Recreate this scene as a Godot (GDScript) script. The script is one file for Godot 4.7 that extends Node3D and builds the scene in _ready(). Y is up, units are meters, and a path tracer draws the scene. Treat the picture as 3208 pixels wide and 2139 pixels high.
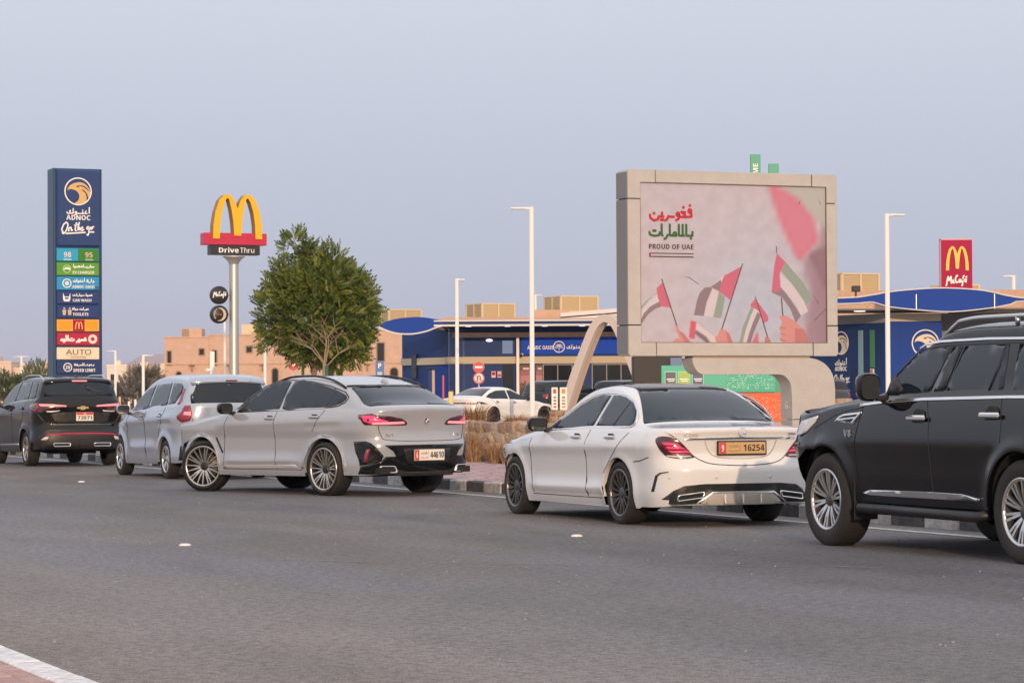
extends Node3D
# A queue of cars at dusk beside a filling station. Ground frame: x right of the camera, z towards it; the road runs 22.5 degrees to the left of the view.

const TURN := 0.3927   # the road's grid, turned about y
var used := {}
var M := {}

func numbered(called):
	var n = used.get(called, -1) + 1
	used[called] = n
	return called if n == 0 else "%s_%03d" % [called, n]

func thing(called, label, category, at = Vector3.ZERO, turn = 0.0, group = ""):
	var o = Node3D.new()
	o.name = numbered(called)
	add_child(o)
	o.position = at
	o.rotation.y = turn
	tag(o, label, category, group)
	return o

func tag(o, label, category, group = ""):
	o.set_meta("label", label)
	o.set_meta("category", category)
	if group: o.set_meta("group", group)

func part(called, mesh, m, parent, at = Vector3.ZERO, turn = 0.0):
	var o = MeshInstance3D.new()
	o.mesh = mesh
	o.material_override = m
	o.position = at
	o.rotation.y = turn
	if parent == self:
		o.name = numbered(called)
		add_child(o)
	else:
		o.name = called
		parent.add_child(o, true)
	return o

func hold(called, parent, at = Vector3.ZERO):
	var o = Node3D.new()
	o.name = called
	parent.add_child(o, true)
	o.position = at
	return o

# a point from the road's own axes: off = metres to the right of the camera square to the road, along = metres ahead
func rd(off, along, y = 0.0):
	return Vector3(off * 0.92388 - along * 0.38268, y, -(off * 0.38268 + along * 0.92388))

# ---------------------------------------------------------------- materials
func lin(r, g, b):
	return Color(r, g, b).linear_to_srgb()

func mt(r, g, b, rough = 0.7, metal = 0.0, spec = 0.5):
	var m = StandardMaterial3D.new()
	m.albedo_color = lin(r, g, b)
	m.roughness = rough
	m.metallic = metal
	m.metallic_specular = spec
	return m

func paint(r, g, b, metal = 0.0, rough = 0.4):
	var m = mt(r, g, b, rough * 0.5, metal, 0.5)
	m.clearcoat_enabled = true
	m.clearcoat = 1.0
	if r < 0.02: m.metallic_specular = 0.0
	m.clearcoat_roughness = 0.04
	return m

func glow(r, g, b, e, base = 0.3):
	var m = mt(r * base, g * base, b * base, 0.25)
	m.emission_enabled = true
	m.emission = lin(r, g, b)
	m.emission_energy_multiplier = e
	return m

func noise_image(w, freq, seed_n, octaves = 4, kind = FastNoiseLite.TYPE_SIMPLEX_SMOOTH):
	var n = FastNoiseLite.new()
	n.seed = seed_n
	n.frequency = freq
	n.noise_type = kind
	n.fractal_octaves = octaves
	return n.get_seamless_image(w, w)

# a two-colour noise texture, low to high in linear values, with fine grain on top
func tone_texture(w, freq, seed_n, low, high, grain = 0.0, octaves = 4):
	var im = noise_image(w, freq, seed_n, octaves)
	var src = im.get_data()
	var rng = RandomNumberGenerator.new()
	rng.seed = seed_n + 5
	var out = PackedByteArray()
	out.resize(w * w * 3)
	var table = []
	for i in 256:
		var c = low.lerp(high, i / 255.0).linear_to_srgb()
		table.append(c)
	for i in w * w:
		var c = table[src[i]]
		var g = 1.0 + (rng.randf() - 0.5) * 2.0 * grain
		out[i * 3] = clampi(int(c.r * g * 255.0), 0, 255)
		out[i * 3 + 1] = clampi(int(c.g * g * 255.0), 0, 255)
		out[i * 3 + 2] = clampi(int(c.b * g * 255.0), 0, 255)
	return ImageTexture.create_from_image(Image.create_from_data(w, w, false, Image.FORMAT_RGB8, out))

func textured(tex, scale, rough = 0.85, bump = 0.0):
	var m = mt(1, 1, 1, rough)
	m.albedo_texture = tex
	m.uv1_triplanar = true
	m.uv1_world_triplanar = true
	m.uv1_scale = Vector3.ONE * scale
	if bump != 0.0:
		m.heightmap_enabled = true
		m.heightmap_texture = tex
		m.heightmap_scale = bump
	return m

# ---------------------------------------------------------------- mesh building (faces given counter-clockwise, seen from outside)
class MB:
	var st := SurfaceTool.new()
	var color := Color.WHITE
	var tinted := false
	func _init(smooth = false, tint = false):
		st.begin(Mesh.PRIMITIVE_TRIANGLES)
		st.set_smooth_group(0 if smooth else 0xFFFFFFFF)
		tinted = tint
	func tri(a: Vector3, b: Vector3, c: Vector3):
		for v in [a, c, b]:
			if tinted: st.set_color(color)
			st.add_vertex(v)
	func quad(a: Vector3, b: Vector3, c: Vector3, d: Vector3):
		tri(a, b, c)
		tri(a, c, d)
	func box(c: Vector3, s: Vector3, b := Basis.IDENTITY, bev := 0.0):
		var h := s * 0.5
		if bev > 0.0:
			bev = minf(bev, minf(h.x, minf(h.y, h.z)) * 0.9)
			for ax in 3:
				for sg in [-1.0, 1.0]:
					face(c, h, b, ax, sg, bev)
			for ax in 3:
				var u := (ax + 1) % 3
				var v := (ax + 2) % 3
				for su in [-1.0, 1.0]:
					for sv in [-1.0, 1.0]:
						var p := Vector3.ZERO
						p[u] = su * h[u]; p[v] = sv * (h[v] - bev)
						var q := Vector3.ZERO
						q[u] = su * (h[u] - bev); q[v] = sv * h[v]
						var e := Vector3.ZERO
						e[ax] = h[ax] - bev
						if su * sv > 0: quad(c + b * (p - e), c + b * (q - e), c + b * (q + e), c + b * (p + e))
						else: quad(c + b * (q - e), c + b * (p - e), c + b * (p + e), c + b * (q + e))
			for sx in [-1.0, 1.0]:
				for sy in [-1.0, 1.0]:
					for sz in [-1.0, 1.0]:
						var a := Vector3(sx * h.x, sy * (h.y - bev), sz * (h.z - bev))
						var d := Vector3(sx * (h.x - bev), sy * h.y, sz * (h.z - bev))
						var e := Vector3(sx * (h.x - bev), sy * (h.y - bev), sz * h.z)
						if sx * sy * sz > 0: tri(c + b * a, c + b * d, c + b * e)
						else: tri(c + b * a, c + b * e, c + b * d)
			return
		for ax in 3:
			for sg in [-1.0, 1.0]:
				face(c, h, b, ax, sg, 0.0)
	func face(c: Vector3, h: Vector3, b: Basis, ax: int, sg: float, bev: float):
		var u := (ax + 1) % 3
		var v := (ax + 2) % 3
		var n := Vector3.ZERO
		n[ax] = sg * h[ax]
		var p := Vector3.ZERO
		p[u] = h[u] - bev
		var q := Vector3.ZERO
		q[v] = (h[v] - bev) * sg
		quad(c + b * (n - p - q), c + b * (n + p - q), c + b * (n + p + q), c + b * (n - p + q))
	func tube(a: Vector3, b: Vector3, ra: float, rb: float, n := 10, caps := true):
		var d := (b - a).normalized()
		var u := d.cross(Vector3.RIGHT if absf(d.x) < 0.8 else Vector3.UP).normalized()
		var v := d.cross(u)
		for i in n:
			var t0 := TAU * i / n
			var t1 := TAU * (i + 1) / n
			var e0 := u * cos(t0) + v * sin(t0)
			var e1 := u * cos(t1) + v * sin(t1)
			quad(a + e0 * ra, a + e1 * ra, b + e1 * rb, b + e0 * rb)
			if caps:
				tri(b, b + e0 * rb, b + e1 * rb)
				tri(a, a + e1 * ra, a + e0 * ra)
	func path(pts: Array, r: float, n := 8):
		var rings := []
		for i in pts.size():
			var d: Vector3 = (pts[mini(i + 1, pts.size() - 1)] - pts[maxi(i - 1, 0)]).normalized()
			var u := d.cross(Vector3.RIGHT if absf(d.x) < 0.8 else Vector3.UP).normalized()
			var v := d.cross(u)
			var ring := []
			for k in n: ring.append(pts[i] + (u * cos(TAU * k / n) + v * sin(TAU * k / n)) * r)
			rings.append(ring)
			if i > 0:
				for k in n: quad(rings[i - 1][k], rings[i - 1][(k + 1) % n], ring[(k + 1) % n], ring[k])
		for k in n:
			tri(pts[-1], rings[-1][k], rings[-1][(k + 1) % n])
			tri(pts[0], rings[0][(k + 1) % n], rings[0][k])
	# a profile of [radius, height along axis] turned about the axis from o
	func lathe(o: Vector3, axis: Vector3, prof: Array, n := 24):
		var u := axis.cross(Vector3.RIGHT if absf(axis.x) < 0.8 else Vector3.UP).normalized()
		var v := axis.cross(u)
		for k in prof.size() - 1:
			for i in n:
				var t0 := TAU * i / n
				var t1 := TAU * (i + 1) / n
				var e0 := u * cos(t0) + v * sin(t0)
				var e1 := u * cos(t1) + v * sin(t1)
				var a: Vector3 = o + axis * prof[k][1]
				var b: Vector3 = o + axis * prof[k + 1][1]
				var ra: float = prof[k][0]
				var rb: float = prof[k + 1][0]
				if ra > 1e-5: tri(a + e0 * ra, a + e1 * ra, b + e1 * rb)
				if rb > 1e-5: tri(a + e0 * ra, b + e1 * rb, b + e0 * rb)
	# flat polygon in the plane of x and y of t, facing +z of t, with thickness behind it
	func prism(poly: PackedVector2Array, depth: float, t := Transform3D.IDENTITY):
		if Geometry2D.is_polygon_clockwise(poly):
			poly = poly.duplicate()
			poly.reverse()
		var idx := Geometry2D.triangulate_polygon(poly)
		var z := Vector3(0, 0, -depth)
		for i in range(0, idx.size(), 3):
			var a := Vector3(poly[idx[i]].x, poly[idx[i]].y, 0)
			var b := Vector3(poly[idx[i + 1]].x, poly[idx[i + 1]].y, 0)
			var c := Vector3(poly[idx[i + 2]].x, poly[idx[i + 2]].y, 0)
			if (b - a).cross(c - a).z < 0:
				var s := b
				b = c
				c = s
			tri(t * a, t * b, t * c)
			if depth > 0.0: tri(t * (a + z), t * (c + z), t * (b + z))
		if depth > 0.0:
			for i in poly.size():
				var p := Vector3(poly[i].x, poly[i].y, 0)
				var q := Vector3(poly[(i + 1) % poly.size()].x, poly[(i + 1) % poly.size()].y, 0)
				quad(t * p, t * (p + z), t * (q + z), t * q)
	# a line drawn with a round pen; where the pen closes a loop the line is laid in two pieces, one a hair above the other
	func stroke(pts: PackedVector2Array, width: float, depth: float, t := Transform3D.IDENTITY, lift := 0.0):
		var polys := Geometry2D.offset_polyline(pts, width * 0.5, Geometry2D.JOIN_ROUND, Geometry2D.END_ROUND)
		var holes := false
		for p in polys: holes = holes or Geometry2D.is_polygon_clockwise(p)
		if holes and pts.size() > 2:
			var k := pts.size() / 2
			stroke(pts.slice(0, k + 1), width, depth, t, lift)
			stroke(pts.slice(k), width, depth, t, lift + 0.0012)
			return
		for p in polys:
			if p.size() > 2: prism(p, depth + lift, t * Transform3D(Basis.IDENTITY, Vector3(0, 0, lift)))
	func done() -> ArrayMesh:
		st.generate_normals()
		return st.commit()

func rect(x0, y0, x1, y1) -> PackedVector2Array:
	return PackedVector2Array([Vector2(x0, y0), Vector2(x1, y0), Vector2(x1, y1), Vector2(x0, y1)])

func poly(a) -> PackedVector2Array:
	var p = PackedVector2Array()
	for i in range(0, a.size(), 2): p.append(Vector2(a[i], a[i + 1]))
	return p

func disc(cx, cy, r, n = 24, ry = -1.0) -> PackedVector2Array:
	var p = PackedVector2Array()
	for i in n: p.append(Vector2(cx + r * cos(TAU * i / n), cy + (ry if ry > 0 else r) * sin(TAU * i / n)))
	return p

func rounded(x0, y0, x1, y1, r, n = 5) -> PackedVector2Array:
	var p = PackedVector2Array()
	for k in 4:
		var c = [Vector2(x1 - r, y1 - r), Vector2(x0 + r, y1 - r), Vector2(x0 + r, y0 + r), Vector2(x1 - r, y0 + r)][k]
		for i in n + 1:
			var t = PI / 2 * (k + i / float(n))
			p.append(c + Vector2(cos(t), sin(t)) * r)
	return p

func boxm(s, bev = 0.0, c = Vector3.ZERO):
	var b = MB.new()
	b.box(c, s, Basis.IDENTITY, bev)
	return b.done()

func flat(p, depth, z = 0.0):
	var b = MB.new()
	b.prism(p, depth, Transform3D(Basis.IDENTITY, Vector3(0, 0, z)))
	return b.done()

func ring_mesh(cx, cy, r, w, depth, z = 0.0, n = 28):
	var b = MB.new()
	for i in n:
		var a0 = TAU * i / n
		var a1 = TAU * (i + 1) / n
		var p = poly([cx + cos(a0) * (r - w), cy + sin(a0) * (r - w), cx + cos(a0) * r, cy + sin(a0) * r, cx + cos(a1) * r, cy + sin(a1) * r, cx + cos(a1) * (r - w), cy + sin(a1) * (r - w)])
		b.prism(p, depth, Transform3D(Basis.IDENTITY, Vector3(0, 0, z)))
	return b.done()

# ---------------------------------------------------------------- lettering
var fonts := {}
func font(face):
	if not fonts.has(face):
		var f = SystemFont.new()
		f.font_names = PackedStringArray([face.replace(" Bold", "")])
		f.font_weight = 700 if face.ends_with("Bold") else 400
		fonts[face] = f
	return fonts[face]

# text centred on (x, y) of the parent's own plane, w metres wide and h high
func letters(s, x, y, z, w, h, m, parent, face = "Droid Sans Bold", called = "lettering", depth = 0.012):
	var t = TextMesh.new()
	t.text = s
	t.font = font(face)
	t.font_size = 32
	t.pixel_size = 0.01
	t.depth = 0.02
	t.curve_step = 2.0
	var box = t.get_aabb()
	var o = part(called, t, m, parent)
	var sx = w / maxf(box.size.x, 0.001)
	var sy = h / maxf(box.size.y, 0.001)
	o.scale = Vector3(sx, sy, depth / 0.02)
	var c = box.get_center()
	o.position = Vector3(x - c.x * sx, y - c.y * sy, z)
	return o

# Arabic lettering from pen strokes, written right to left; each letter: [advance, strokes, dots]
const PEN := {
	"A": [0.32, [[-0.16, 0, -0.16, 1.0]], []], "a": [0.3, [[0, 0, -0.16, 0, -0.16, 1.0]], []],
	"h": [0.34, [[-0.16, 0, -0.16, 0.85], [-0.06, 1.15, -0.22, 1.1, -0.08, 1.02, -0.24, 0.98]], []],
	"B": [0.4, [[0, 0.4, -0.02, 0, -0.4, 0]], [-0.15, -0.22]], "t": [0.4, [[0, 0, -0.2, 0, -0.2, 0.38, -0.2, 0, -0.4, 0]], [-0.13, 0.6, -0.28, 0.6]],
	"y": [0.4, [[0, 0, -0.2, 0, -0.2, 0.38, -0.2, 0, -0.4, 0]], [-0.13, -0.25, -0.28, -0.25]], "n": [0.4, [[0, 0, -0.2, 0, -0.2, 0.38, -0.2, 0, -0.4, 0]], [-0.2, 0.62]],
	"D": [0.5, [[-0.2, 0.55, -0.38, 0.2, -0.38, 0, -0.05, 0]], []], "d": [0.5, [[0, 0, -0.38, 0, -0.3, 0.3, -0.2, 0.5]], []],
	"R": [0.42, [[0, 0.1, -0.08, -0.02, -0.2, -0.25, -0.42, -0.32]], []],
	"W": [0.5, [[0, 0, -0.1, 0.05, -0.12, 0.3, -0.28, 0.36, -0.34, 0.15, -0.2, 0.02, -0.08, 0.08], [-0.1, 0.2, -0.15, -0.15, -0.45, -0.3]], []],
	"K": [1.0, [[-0.06, 1.0, -0.1, 0, -0.85, 0, -0.92, 0.32], [-0.38, 0.55, -0.58, 0.5, -0.4, 0.36, -0.6, 0.26]], []],
	"N": [0.95, [[0, 0, -0.1, 0, -0.16, -0.22, -0.5, -0.32, -0.82, -0.12, -0.86, 0.2]], [-0.5, 0.25]],
	"X": [0.55, [[-0.04, 0.34, -0.5, 0.42, -0.2, 0.2, 0, 0, -0.55, 0]], [-0.28, 0.75]], "J": [0.55, [[-0.04, 0.34, -0.5, 0.42, -0.2, 0.2, 0, 0, -0.55, 0]], []],
	"F": [0.5, [[-0.08, 0.3, -0.1, 0.58, -0.3, 0.6, -0.34, 0.36, -0.1, 0.3, -0.05, 0.05, -0.5, 0]], [-0.2, 0.9]],
	"M": [0.5, [[0, 0, -0.08, 0.02, -0.12, 0.26, -0.34, 0.24, -0.34, 0, -0.1, -0.02, -0.5, 0]], []],
	"m": [0.45, [[0, 0, -0.06, 0.24, -0.3, 0.22, -0.26, 0, -0.04, 0.02, -0.36, -0.02, -0.42, -0.5]], []],
	"L": [0.36, [[0, 0, -0.18, 0, -0.18, 1.0, -0.18, 0, -0.36, 0]], []], "l": [0.7, [[-0.02, 1.0, -0.05, 0, -0.15, -0.2, -0.5, -0.25, -0.66, 0.1]], []],
	"H": [0.5, [[0, 0, -0.12, 0.02, -0.16, 0.45, -0.45, 0.25, -0.4, 0.0, -0.14, 0.02]], [-0.2, 0.68, -0.36, 0.68]],
	"S": [0.64, [[0, 0, -0.04, 0.26, -0.06, 0, -0.22, 0, -0.24, 0.26, -0.26, 0, -0.42, 0, -0.44, 0.28, -0.46, 0, -0.64, 0]], []],
	"T": [1.0, [[-0.02, 0.32, -0.08, 0.0, -0.5, -0.06, -0.9, 0.04, -0.95, 0.34]], [-0.42, 0.38, -0.58, 0.38]],
	"E": [0.5, [[-0.02, 0.42, -0.3, 0.46, -0.34, 0.24, -0.1, 0.18, 0, 0, -0.5, 0]], []], "-": [0.5, [[0, 0, -0.5, 0]], []], " ": [0.3, [], []],
}

func arabic(s, xr, base, z, w, h, m, parent, pen = 0.13, called = "lettering", depth = 0.01):
	var total = 0.0
	for ch in s: total += PEN[ch][0]
	var sc = Vector2(w / total, h)
	var b = MB.new()
	var x = 0.0
	var t = Transform3D(Basis.IDENTITY, Vector3(xr, base, z))
	for ch in s:
		for line in PEN[ch][1]:
			var p = PackedVector2Array()
			for i in range(0, line.size(), 2): p.append(Vector2(x + line[i], line[i + 1]) * sc)
			b.stroke(p, pen * h, depth, t)
		var dots = PEN[ch][2]
		for i in range(0, dots.size(), 2):
			b.prism(disc((x + dots[i]) * sc.x, dots[i + 1] * sc.y, pen * h * 0.62, 8), depth, t)
		x -= PEN[ch][0]
	return part(called, b.done(), m, parent)

func pen_lines(lines, sx, sy, pen, m, parent, at, called = "lettering", depth = 0.01):
	var b = MB.new()
	for line in lines:
		var p = PackedVector2Array()
		for i in range(0, line.size(), 2): p.append(Vector2(line[i] * sx, line[i + 1] * sy))
		b.stroke(p, pen, depth)
	return part(called, b.done(), m, parent, at)

# smooth curve through [x, y] pairs in rising x (monotone)
func ip(L: Array, x: float) -> float:
	var n := L.size()
	if x <= L[0][0]: return L[0][1]
	if x >= L[n - 1][0]: return L[n - 1][1]
	var i := 0
	while x > L[i + 1][0]: i += 1
	var x0: float = L[i][0]
	var x1: float = L[i + 1][0]
	var y0: float = L[i][1]
	var y1: float = L[i + 1][1]
	var h := x1 - x0
	var d := (y1 - y0) / h
	var m0 := d
	var m1 := d
	if i > 0:
		var e: float = (y0 - L[i - 1][1]) / (x0 - L[i - 1][0])
		m0 = 0.0 if e * d <= 0.0 else 2.0 * e * d / (e + d)
	if i < n - 2:
		var e2: float = (L[i + 2][1] - y1) / (L[i + 2][0] - x1)
		m1 = 0.0 if e2 * d <= 0.0 else 2.0 * e2 * d / (e2 + d)
	var t := (x - x0) / h
	var t2 := t * t
	var t3 := t2 * t
	return (2 * t3 - 3 * t2 + 1) * y0 + (t3 - 2 * t2 + t) * h * m0 + (-2 * t3 + 3 * t2) * y1 + (t3 - t2) * h * m1

# ---------------------------------------------------------------- the scene
func _ready():
	# camera: held by hand at 1.31 m, a long lens, tilted a little up and a little out of level
	var cam = Camera3D.new()
	cam.name = "camera"
	cam.fov = 14.10
	cam.near = 0.5
	cam.far = 12000.0
	cam.position = Vector3(0, 1.3098, 0)
	cam.basis = Basis(Vector3.RIGHT, deg_to_rad(1.1508)) * Basis(Vector3.BACK, deg_to_rad(-0.3153))
	add_child(cam)
	# evening sky opposite a low sun
	var env = Environment.new()
	env.background_mode = Environment.BG_SKY
	var sky = Sky.new()
	var pm = PanoramaSkyMaterial.new()
	pm.panorama = sky_picture()
	sky.sky_material = pm
	env.sky = sky
	env.tonemap_mode = Environment.TONE_MAPPER_LINEAR
	env.tonemap_exposure = 1.0
	env.sdfgi_enabled = true
	env.ssao_enabled = true
	env.ssil_enabled = true
	env.fog_enabled = true
	env.fog_density = 0.00010
	env.fog_light_color = Color(0.78, 0.80, 0.90)
	var we = WorldEnvironment.new()
	we.name = "world_environment"
	we.environment = env
	add_child(we)
	var sun = DirectionalLight3D.new()
	sun.name = "evening_sun"
	sun.light_energy = 0.85
	sun.light_color = Color(1.0, 0.84, 0.68)
	sun.light_angular_distance = 0.6
	sun.shadow_enabled = true
	var az = deg_to_rad(SUN_AZ)
	var el = deg_to_rad(SUN_EL)
	var to_sun = Vector3(sin(az) * cos(el), sin(el), cos(az) * cos(el))
	add_child(sun)
	sun.look_at_from_position(to_sun * 50.0, Vector3.ZERO, Vector3.UP)
	make_materials()
	ground()
	store_building()
	service_building()
	tan_house()
	far_view()
	billboard()
	pylon()
	arch_sign()
	station_things()
	plants()
	cars()
	small_things()

const SUN_AZ := 6.0   # degrees to the right of straight behind the camera
const SUN_EL := 10.5

func sky_picture():
	var w = 512
	var h = 256
	var im = Image.create(w, h, false, Image.FORMAT_RGBF)
	# linear colours by height in degrees
	var bands = [[-90.0, Vector3(0.20, 0.18, 0.17)], [-0.5, Vector3(0.24, 0.22, 0.22)], [0.0, Vector3(0.53, 0.505, 0.60)], [2.0, Vector3(0.505, 0.54, 0.65)], [5.0, Vector3(0.56, 0.603, 0.715)], [8.5, Vector3(0.655, 0.70, 0.80)], [16.0, Vector3(0.78, 0.80, 0.90)], [30.0, Vector3(0.93, 0.95, 1.03)], [90.0, Vector3(0.90, 0.93, 1.04)]]
	for y in h:
		var el = 90.0 - (y + 0.5) / h * 180.0
		var c = bands[0][1]
		for i in bands.size() - 1:
			if el >= bands[i][0] and el <= bands[i + 1][0]:
				var t = (el - bands[i][0]) / (bands[i + 1][0] - bands[i][0])
				c = bands[i][1].lerp(bands[i + 1][1], t)
		for x in w:
			var phi = (x + 0.5) / w * TAU
			var d = Vector3(sin(phi) * cos(deg_to_rad(el)), sin(deg_to_rad(el)), -cos(phi) * cos(deg_to_rad(el)))
			var az = deg_to_rad(SUN_AZ)
			var e2 = deg_to_rad(SUN_EL)
			var to = Vector3(sin(az) * cos(e2), sin(e2), cos(az) * cos(e2))
			var cc = c
			if el > 0.0:
				var g = exp((d.dot(to) - 1.0) * 5.0)
				cc = c.lerp(Vector3(1.7, 1.35, 1.0), 0.75 * g * clampf(el / 3.0 + 0.4, 0.0, 1.0))
			im.set_pixel(x, y, Color(cc.x, cc.y, cc.z))
	return ImageTexture.create_from_image(im)

func make_materials():
	M.tyre = mt(0.018, 0.017, 0.017, 0.8)
	M.rim_dark = mt(0.012, 0.012, 0.013, 0.6)
	M.rim_bright = mt(0.62, 0.62, 0.62, 0.28, 0.9)
	M.rim_warm = mt(0.55, 0.52, 0.47, 0.25, 0.9)
	M.rim_grey = mt(0.10, 0.095, 0.095, 0.35, 0.7)
	M.brake = mt(0.12, 0.11, 0.1, 0.5, 0.7)
	M.well = mt(0.012, 0.012, 0.012, 0.95)
	M.under = mt(0.015, 0.015, 0.015, 0.9)
	M.gap = mt(0.02, 0.02, 0.02, 0.8)
	M.black_plastic = mt(0.014, 0.014, 0.015, 0.45)
	M.black_gloss = paint(0.004, 0.004, 0.005)
	M.chrome = mt(0.78, 0.78, 0.78, 0.12, 1.0)
	M.satin = mt(0.6, 0.6, 0.6, 0.3, 1.0)
	M.glass = mt(0.006, 0.013, 0.022, 0.03, 0.0, 0.5)
	M.mirror = mt(0.03, 0.034, 0.04, 0.06)
	M.plate = mt(0.75, 0.7, 0.62, 0.5)
	M.plate_red = mt(0.55, 0.06, 0.07, 0.5)
	M.plate_ink = mt(0.25, 0.14, 0.08, 0.6)
	M.ink = mt(0.02, 0.018, 0.016, 0.6)
	M.lens_red = paint(0.22, 0.008, 0.02)
	M.lens_dark = paint(0.05, 0.006, 0.012)
	M.lens_clear = paint(0.62, 0.6, 0.58)
	M.lamp_red = glow(1.0, 0.06, 0.16, 0.85)
	M.lamp_hot = glow(1.0, 0.28, 0.30, 1.15)
	M.white_paint = mt(0.72, 0.70, 0.66, 0.6)
	M.pole = mt(0.78, 0.74, 0.68, 0.5)
	M.steel = mt(0.55, 0.53, 0.5, 0.45, 0.8)
	M.navy = mt(0.016, 0.045, 0.16, 0.5, 0.0, 0.25)
	M.blue = mt(0.012, 0.055, 0.30, 0.5, 0.0, 0.2)
	M.royal = mt(0.008, 0.07, 0.52, 0.5, 0.0, 0.2)
	M.dark = mt(0.02, 0.02, 0.022, 0.6)
	M.dark_glass = mt(0.012, 0.014, 0.018, 0.06)
	M.white = mt(0.8, 0.79, 0.77, 0.5)
	M.gold = mt(0.62, 0.40, 0.16, 0.5)
	M.mred = mt(0.36, 0.008, 0.06, 0.5, 0.0, 0.25)
	M.myellow = mt(0.78, 0.44, 0.006, 0.4)
	M.wood = mt(0.12, 0.085, 0.06, 0.8)
	M.asphalt = textured(tone_texture(512, 0.05, 3, Color(0.34, 0.335, 0.335), Color(1.0, 0.99, 0.985), 0.35, 6), 0.42, 0.9)
	M.asphalt.vertex_color_use_as_albedo = true

# ---------------------------------------------------------------- cars
# A car's own measures: f = metres ahead of the rear axle, y = up, s = to its right. In the node: x = s, z = -f.
class Car:
	var sp: Dictionary
	var sec: Array
	var plan: Array
	var tl: Array      # shoulder line: f -> y
	var rl: Array      # centre line of the upper skin: f -> y
	var rear: Array    # y -> f
	var front: Array
	var low: Array     # lower edge: f -> y
	var fr0: float
	var ff0: float
	var n: float
	var ra: float      # wheel arch radius
	var r: float
	var wb: float
	var tumble: float
	var cap: float
	var xr: float
	var xf: float
	func _init(d: Dictionary):
		sp = d
		sec = d.sec; plan = d.plan; tl = d.shoulder; rl = d.roof; rear = d.rear; front = d.front; low = d.low
		fr0 = d.fr0; ff0 = d.ff0; n = d.get("n", 3.2); r = d.r; ra = d.arch; wb = d.wb
		tumble = d.tumble; cap = d.get("cap", 0.15)
		xr = rl[0][0]; xf = rl[rl.size() - 1][0]
	func w(f: float, y: float) -> float:
		var fl: float = sp.get("flare", 0.02)
		var v := ip(sec, y) * ip(plan, f)
		for c in [0.0, wb]:
			var dx: float = f - c
			var dy: float = y - r
			var d := sqrt(dx * dx + dy * dy)
			if d < ra + 0.3 and y > 0.15:
				var e := (d - ra - 0.01) / 0.07
				v += fl * exp(-e * e)
		var cr: Array = sp.get("crease", [])
		for c in cr:   # [f0, y0, f1, y1, depth, width]
			var t: float = clampf((f - c[0]) / (c[2] - c[0]), 0.0, 1.0)
			var cy: float = lerpf(c[1], c[3], t)
			var fade: float = clampf((f - c[0]) / 0.3, 0.0, 1.0) * clampf((c[2] - f) / 0.3, 0.0, 1.0)
			var e: float = (y - cy) / c[5]
			if e > 0.0: v += c[4] * fade * exp(-e * e)
			else: v += c[4] * fade * exp(-e * e * 6.0)
		return v
	func sup(t: float) -> float:
		return pow(maxf(1.0 - pow(clampf(t, 0.0, 1.0), n), 0.0), 1.0 / n)
	func rear_f(s: float, y: float) -> float:
		var e := ip(rear, y)
		return fr0 - (fr0 - e) * sup(absf(s) / w(fr0, y))
	func front_f(s: float, y: float) -> float:
		var e := ip(front, y)
		return ff0 + (e - ff0) * sup(absf(s) / w(ff0, y))
	func side_s(f: float, y: float) -> float:
		if f < fr0: return w(fr0, y) * sup((fr0 - f) / maxf(fr0 - ip(rear, y), 0.01))
		if f > ff0: return w(ff0, y) * sup((f - ff0) / maxf(ip(front, y) - ff0, 0.01))
		return w(f, y)
	# half width of the glasshouse
	func green_s(f: float, y: float) -> float:
		var t := ip(tl, f)
		var b := side_s(f, t)
		var e := y - t
		if e <= 0.0: return b
		return b - sp.get("ledge", 0.03) * minf(e / 0.03, 1.0) - tumble * e - sp.get("curve", 0.12) * e * e
	func lower_edge(f: float) -> float:
		var y := ip(low, f)
		for c in [0.0, wb]:
			var dx: float = absf(f - c)
			if dx < ra - 0.0005: y = maxf(y, r + sqrt(ra * ra - dx * dx))
		return y
	func bow(fc: float, q: float) -> float:
		var mid: float = sp.get("mid", 0.9)
		if fc < mid:
			var e := smoothstep(xr + sp.get("blend", 0.9), xr, fc)
			var g: float = sp.get("bow_r", 0.12) * smoothstep(mid, xr + 0.2, fc) * q * q
			return lerpf(g, (fr0 - xr) * (1.0 - sup(q)), e)
		var e2 := smoothstep(xf - sp.get("blend", 0.9), xf, fc)
		var g2: float = sp.get("bow_f", 0.22) * smoothstep(mid, sp.get("cowl", 2.2), fc) * q * q
		return -lerpf(g2, (xf - ff0) * (1.0 - sup(q)), e2)
	func f_side(fc: float) -> float:
		return fc + bow(fc, 1.0)
	func fc_of_side(f: float) -> float:
		var a := xr
		var b := xf
		for i in 26:
			var m := (a + b) * 0.5
			if f_side(m) < f: a = m
			else: b = m
		return (a + b) * 0.5
	# points across the upper skin at station fc, from the left shoulder to the middle
	func section(fc: float, rows: int, tops: int) -> Array:
		var f1 := f_side(fc)
		var t := ip(tl, f1)
		var top := ip(rl, fc)
		var bw := side_s(f1, t)
		var hh := maxf(top - t, 0.006)
		var e := t + maxf(hh - cap, 0.3 * hh)
		var out := []
		var fk := f1
		var s := bw
		for k in rows + 1:
			var y := lerpf(t, e, pow(float(k) / rows, 1.3))
			fk = fc + bow(fc, s / bw)
			s = minf(green_s(fk, y), bw) if k > 0 else bw
			out.append(Vector3(-s, y, -fk))
		var rw := s
		for k in range(1, tops + 1):
			var a := PI / 2 * k / tops
			var ss := rw * pow(maxf(cos(a), 0.0), 2.0 / sp.get("m", 2.7)) if k < tops else 0.0
			var y := e + (top - e) * pow(sin(a), 2.0 / sp.get("m", 2.7))
			out.append(Vector3(-ss, y, -(fc + bow(fc, ss / bw))))
		return out
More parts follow.
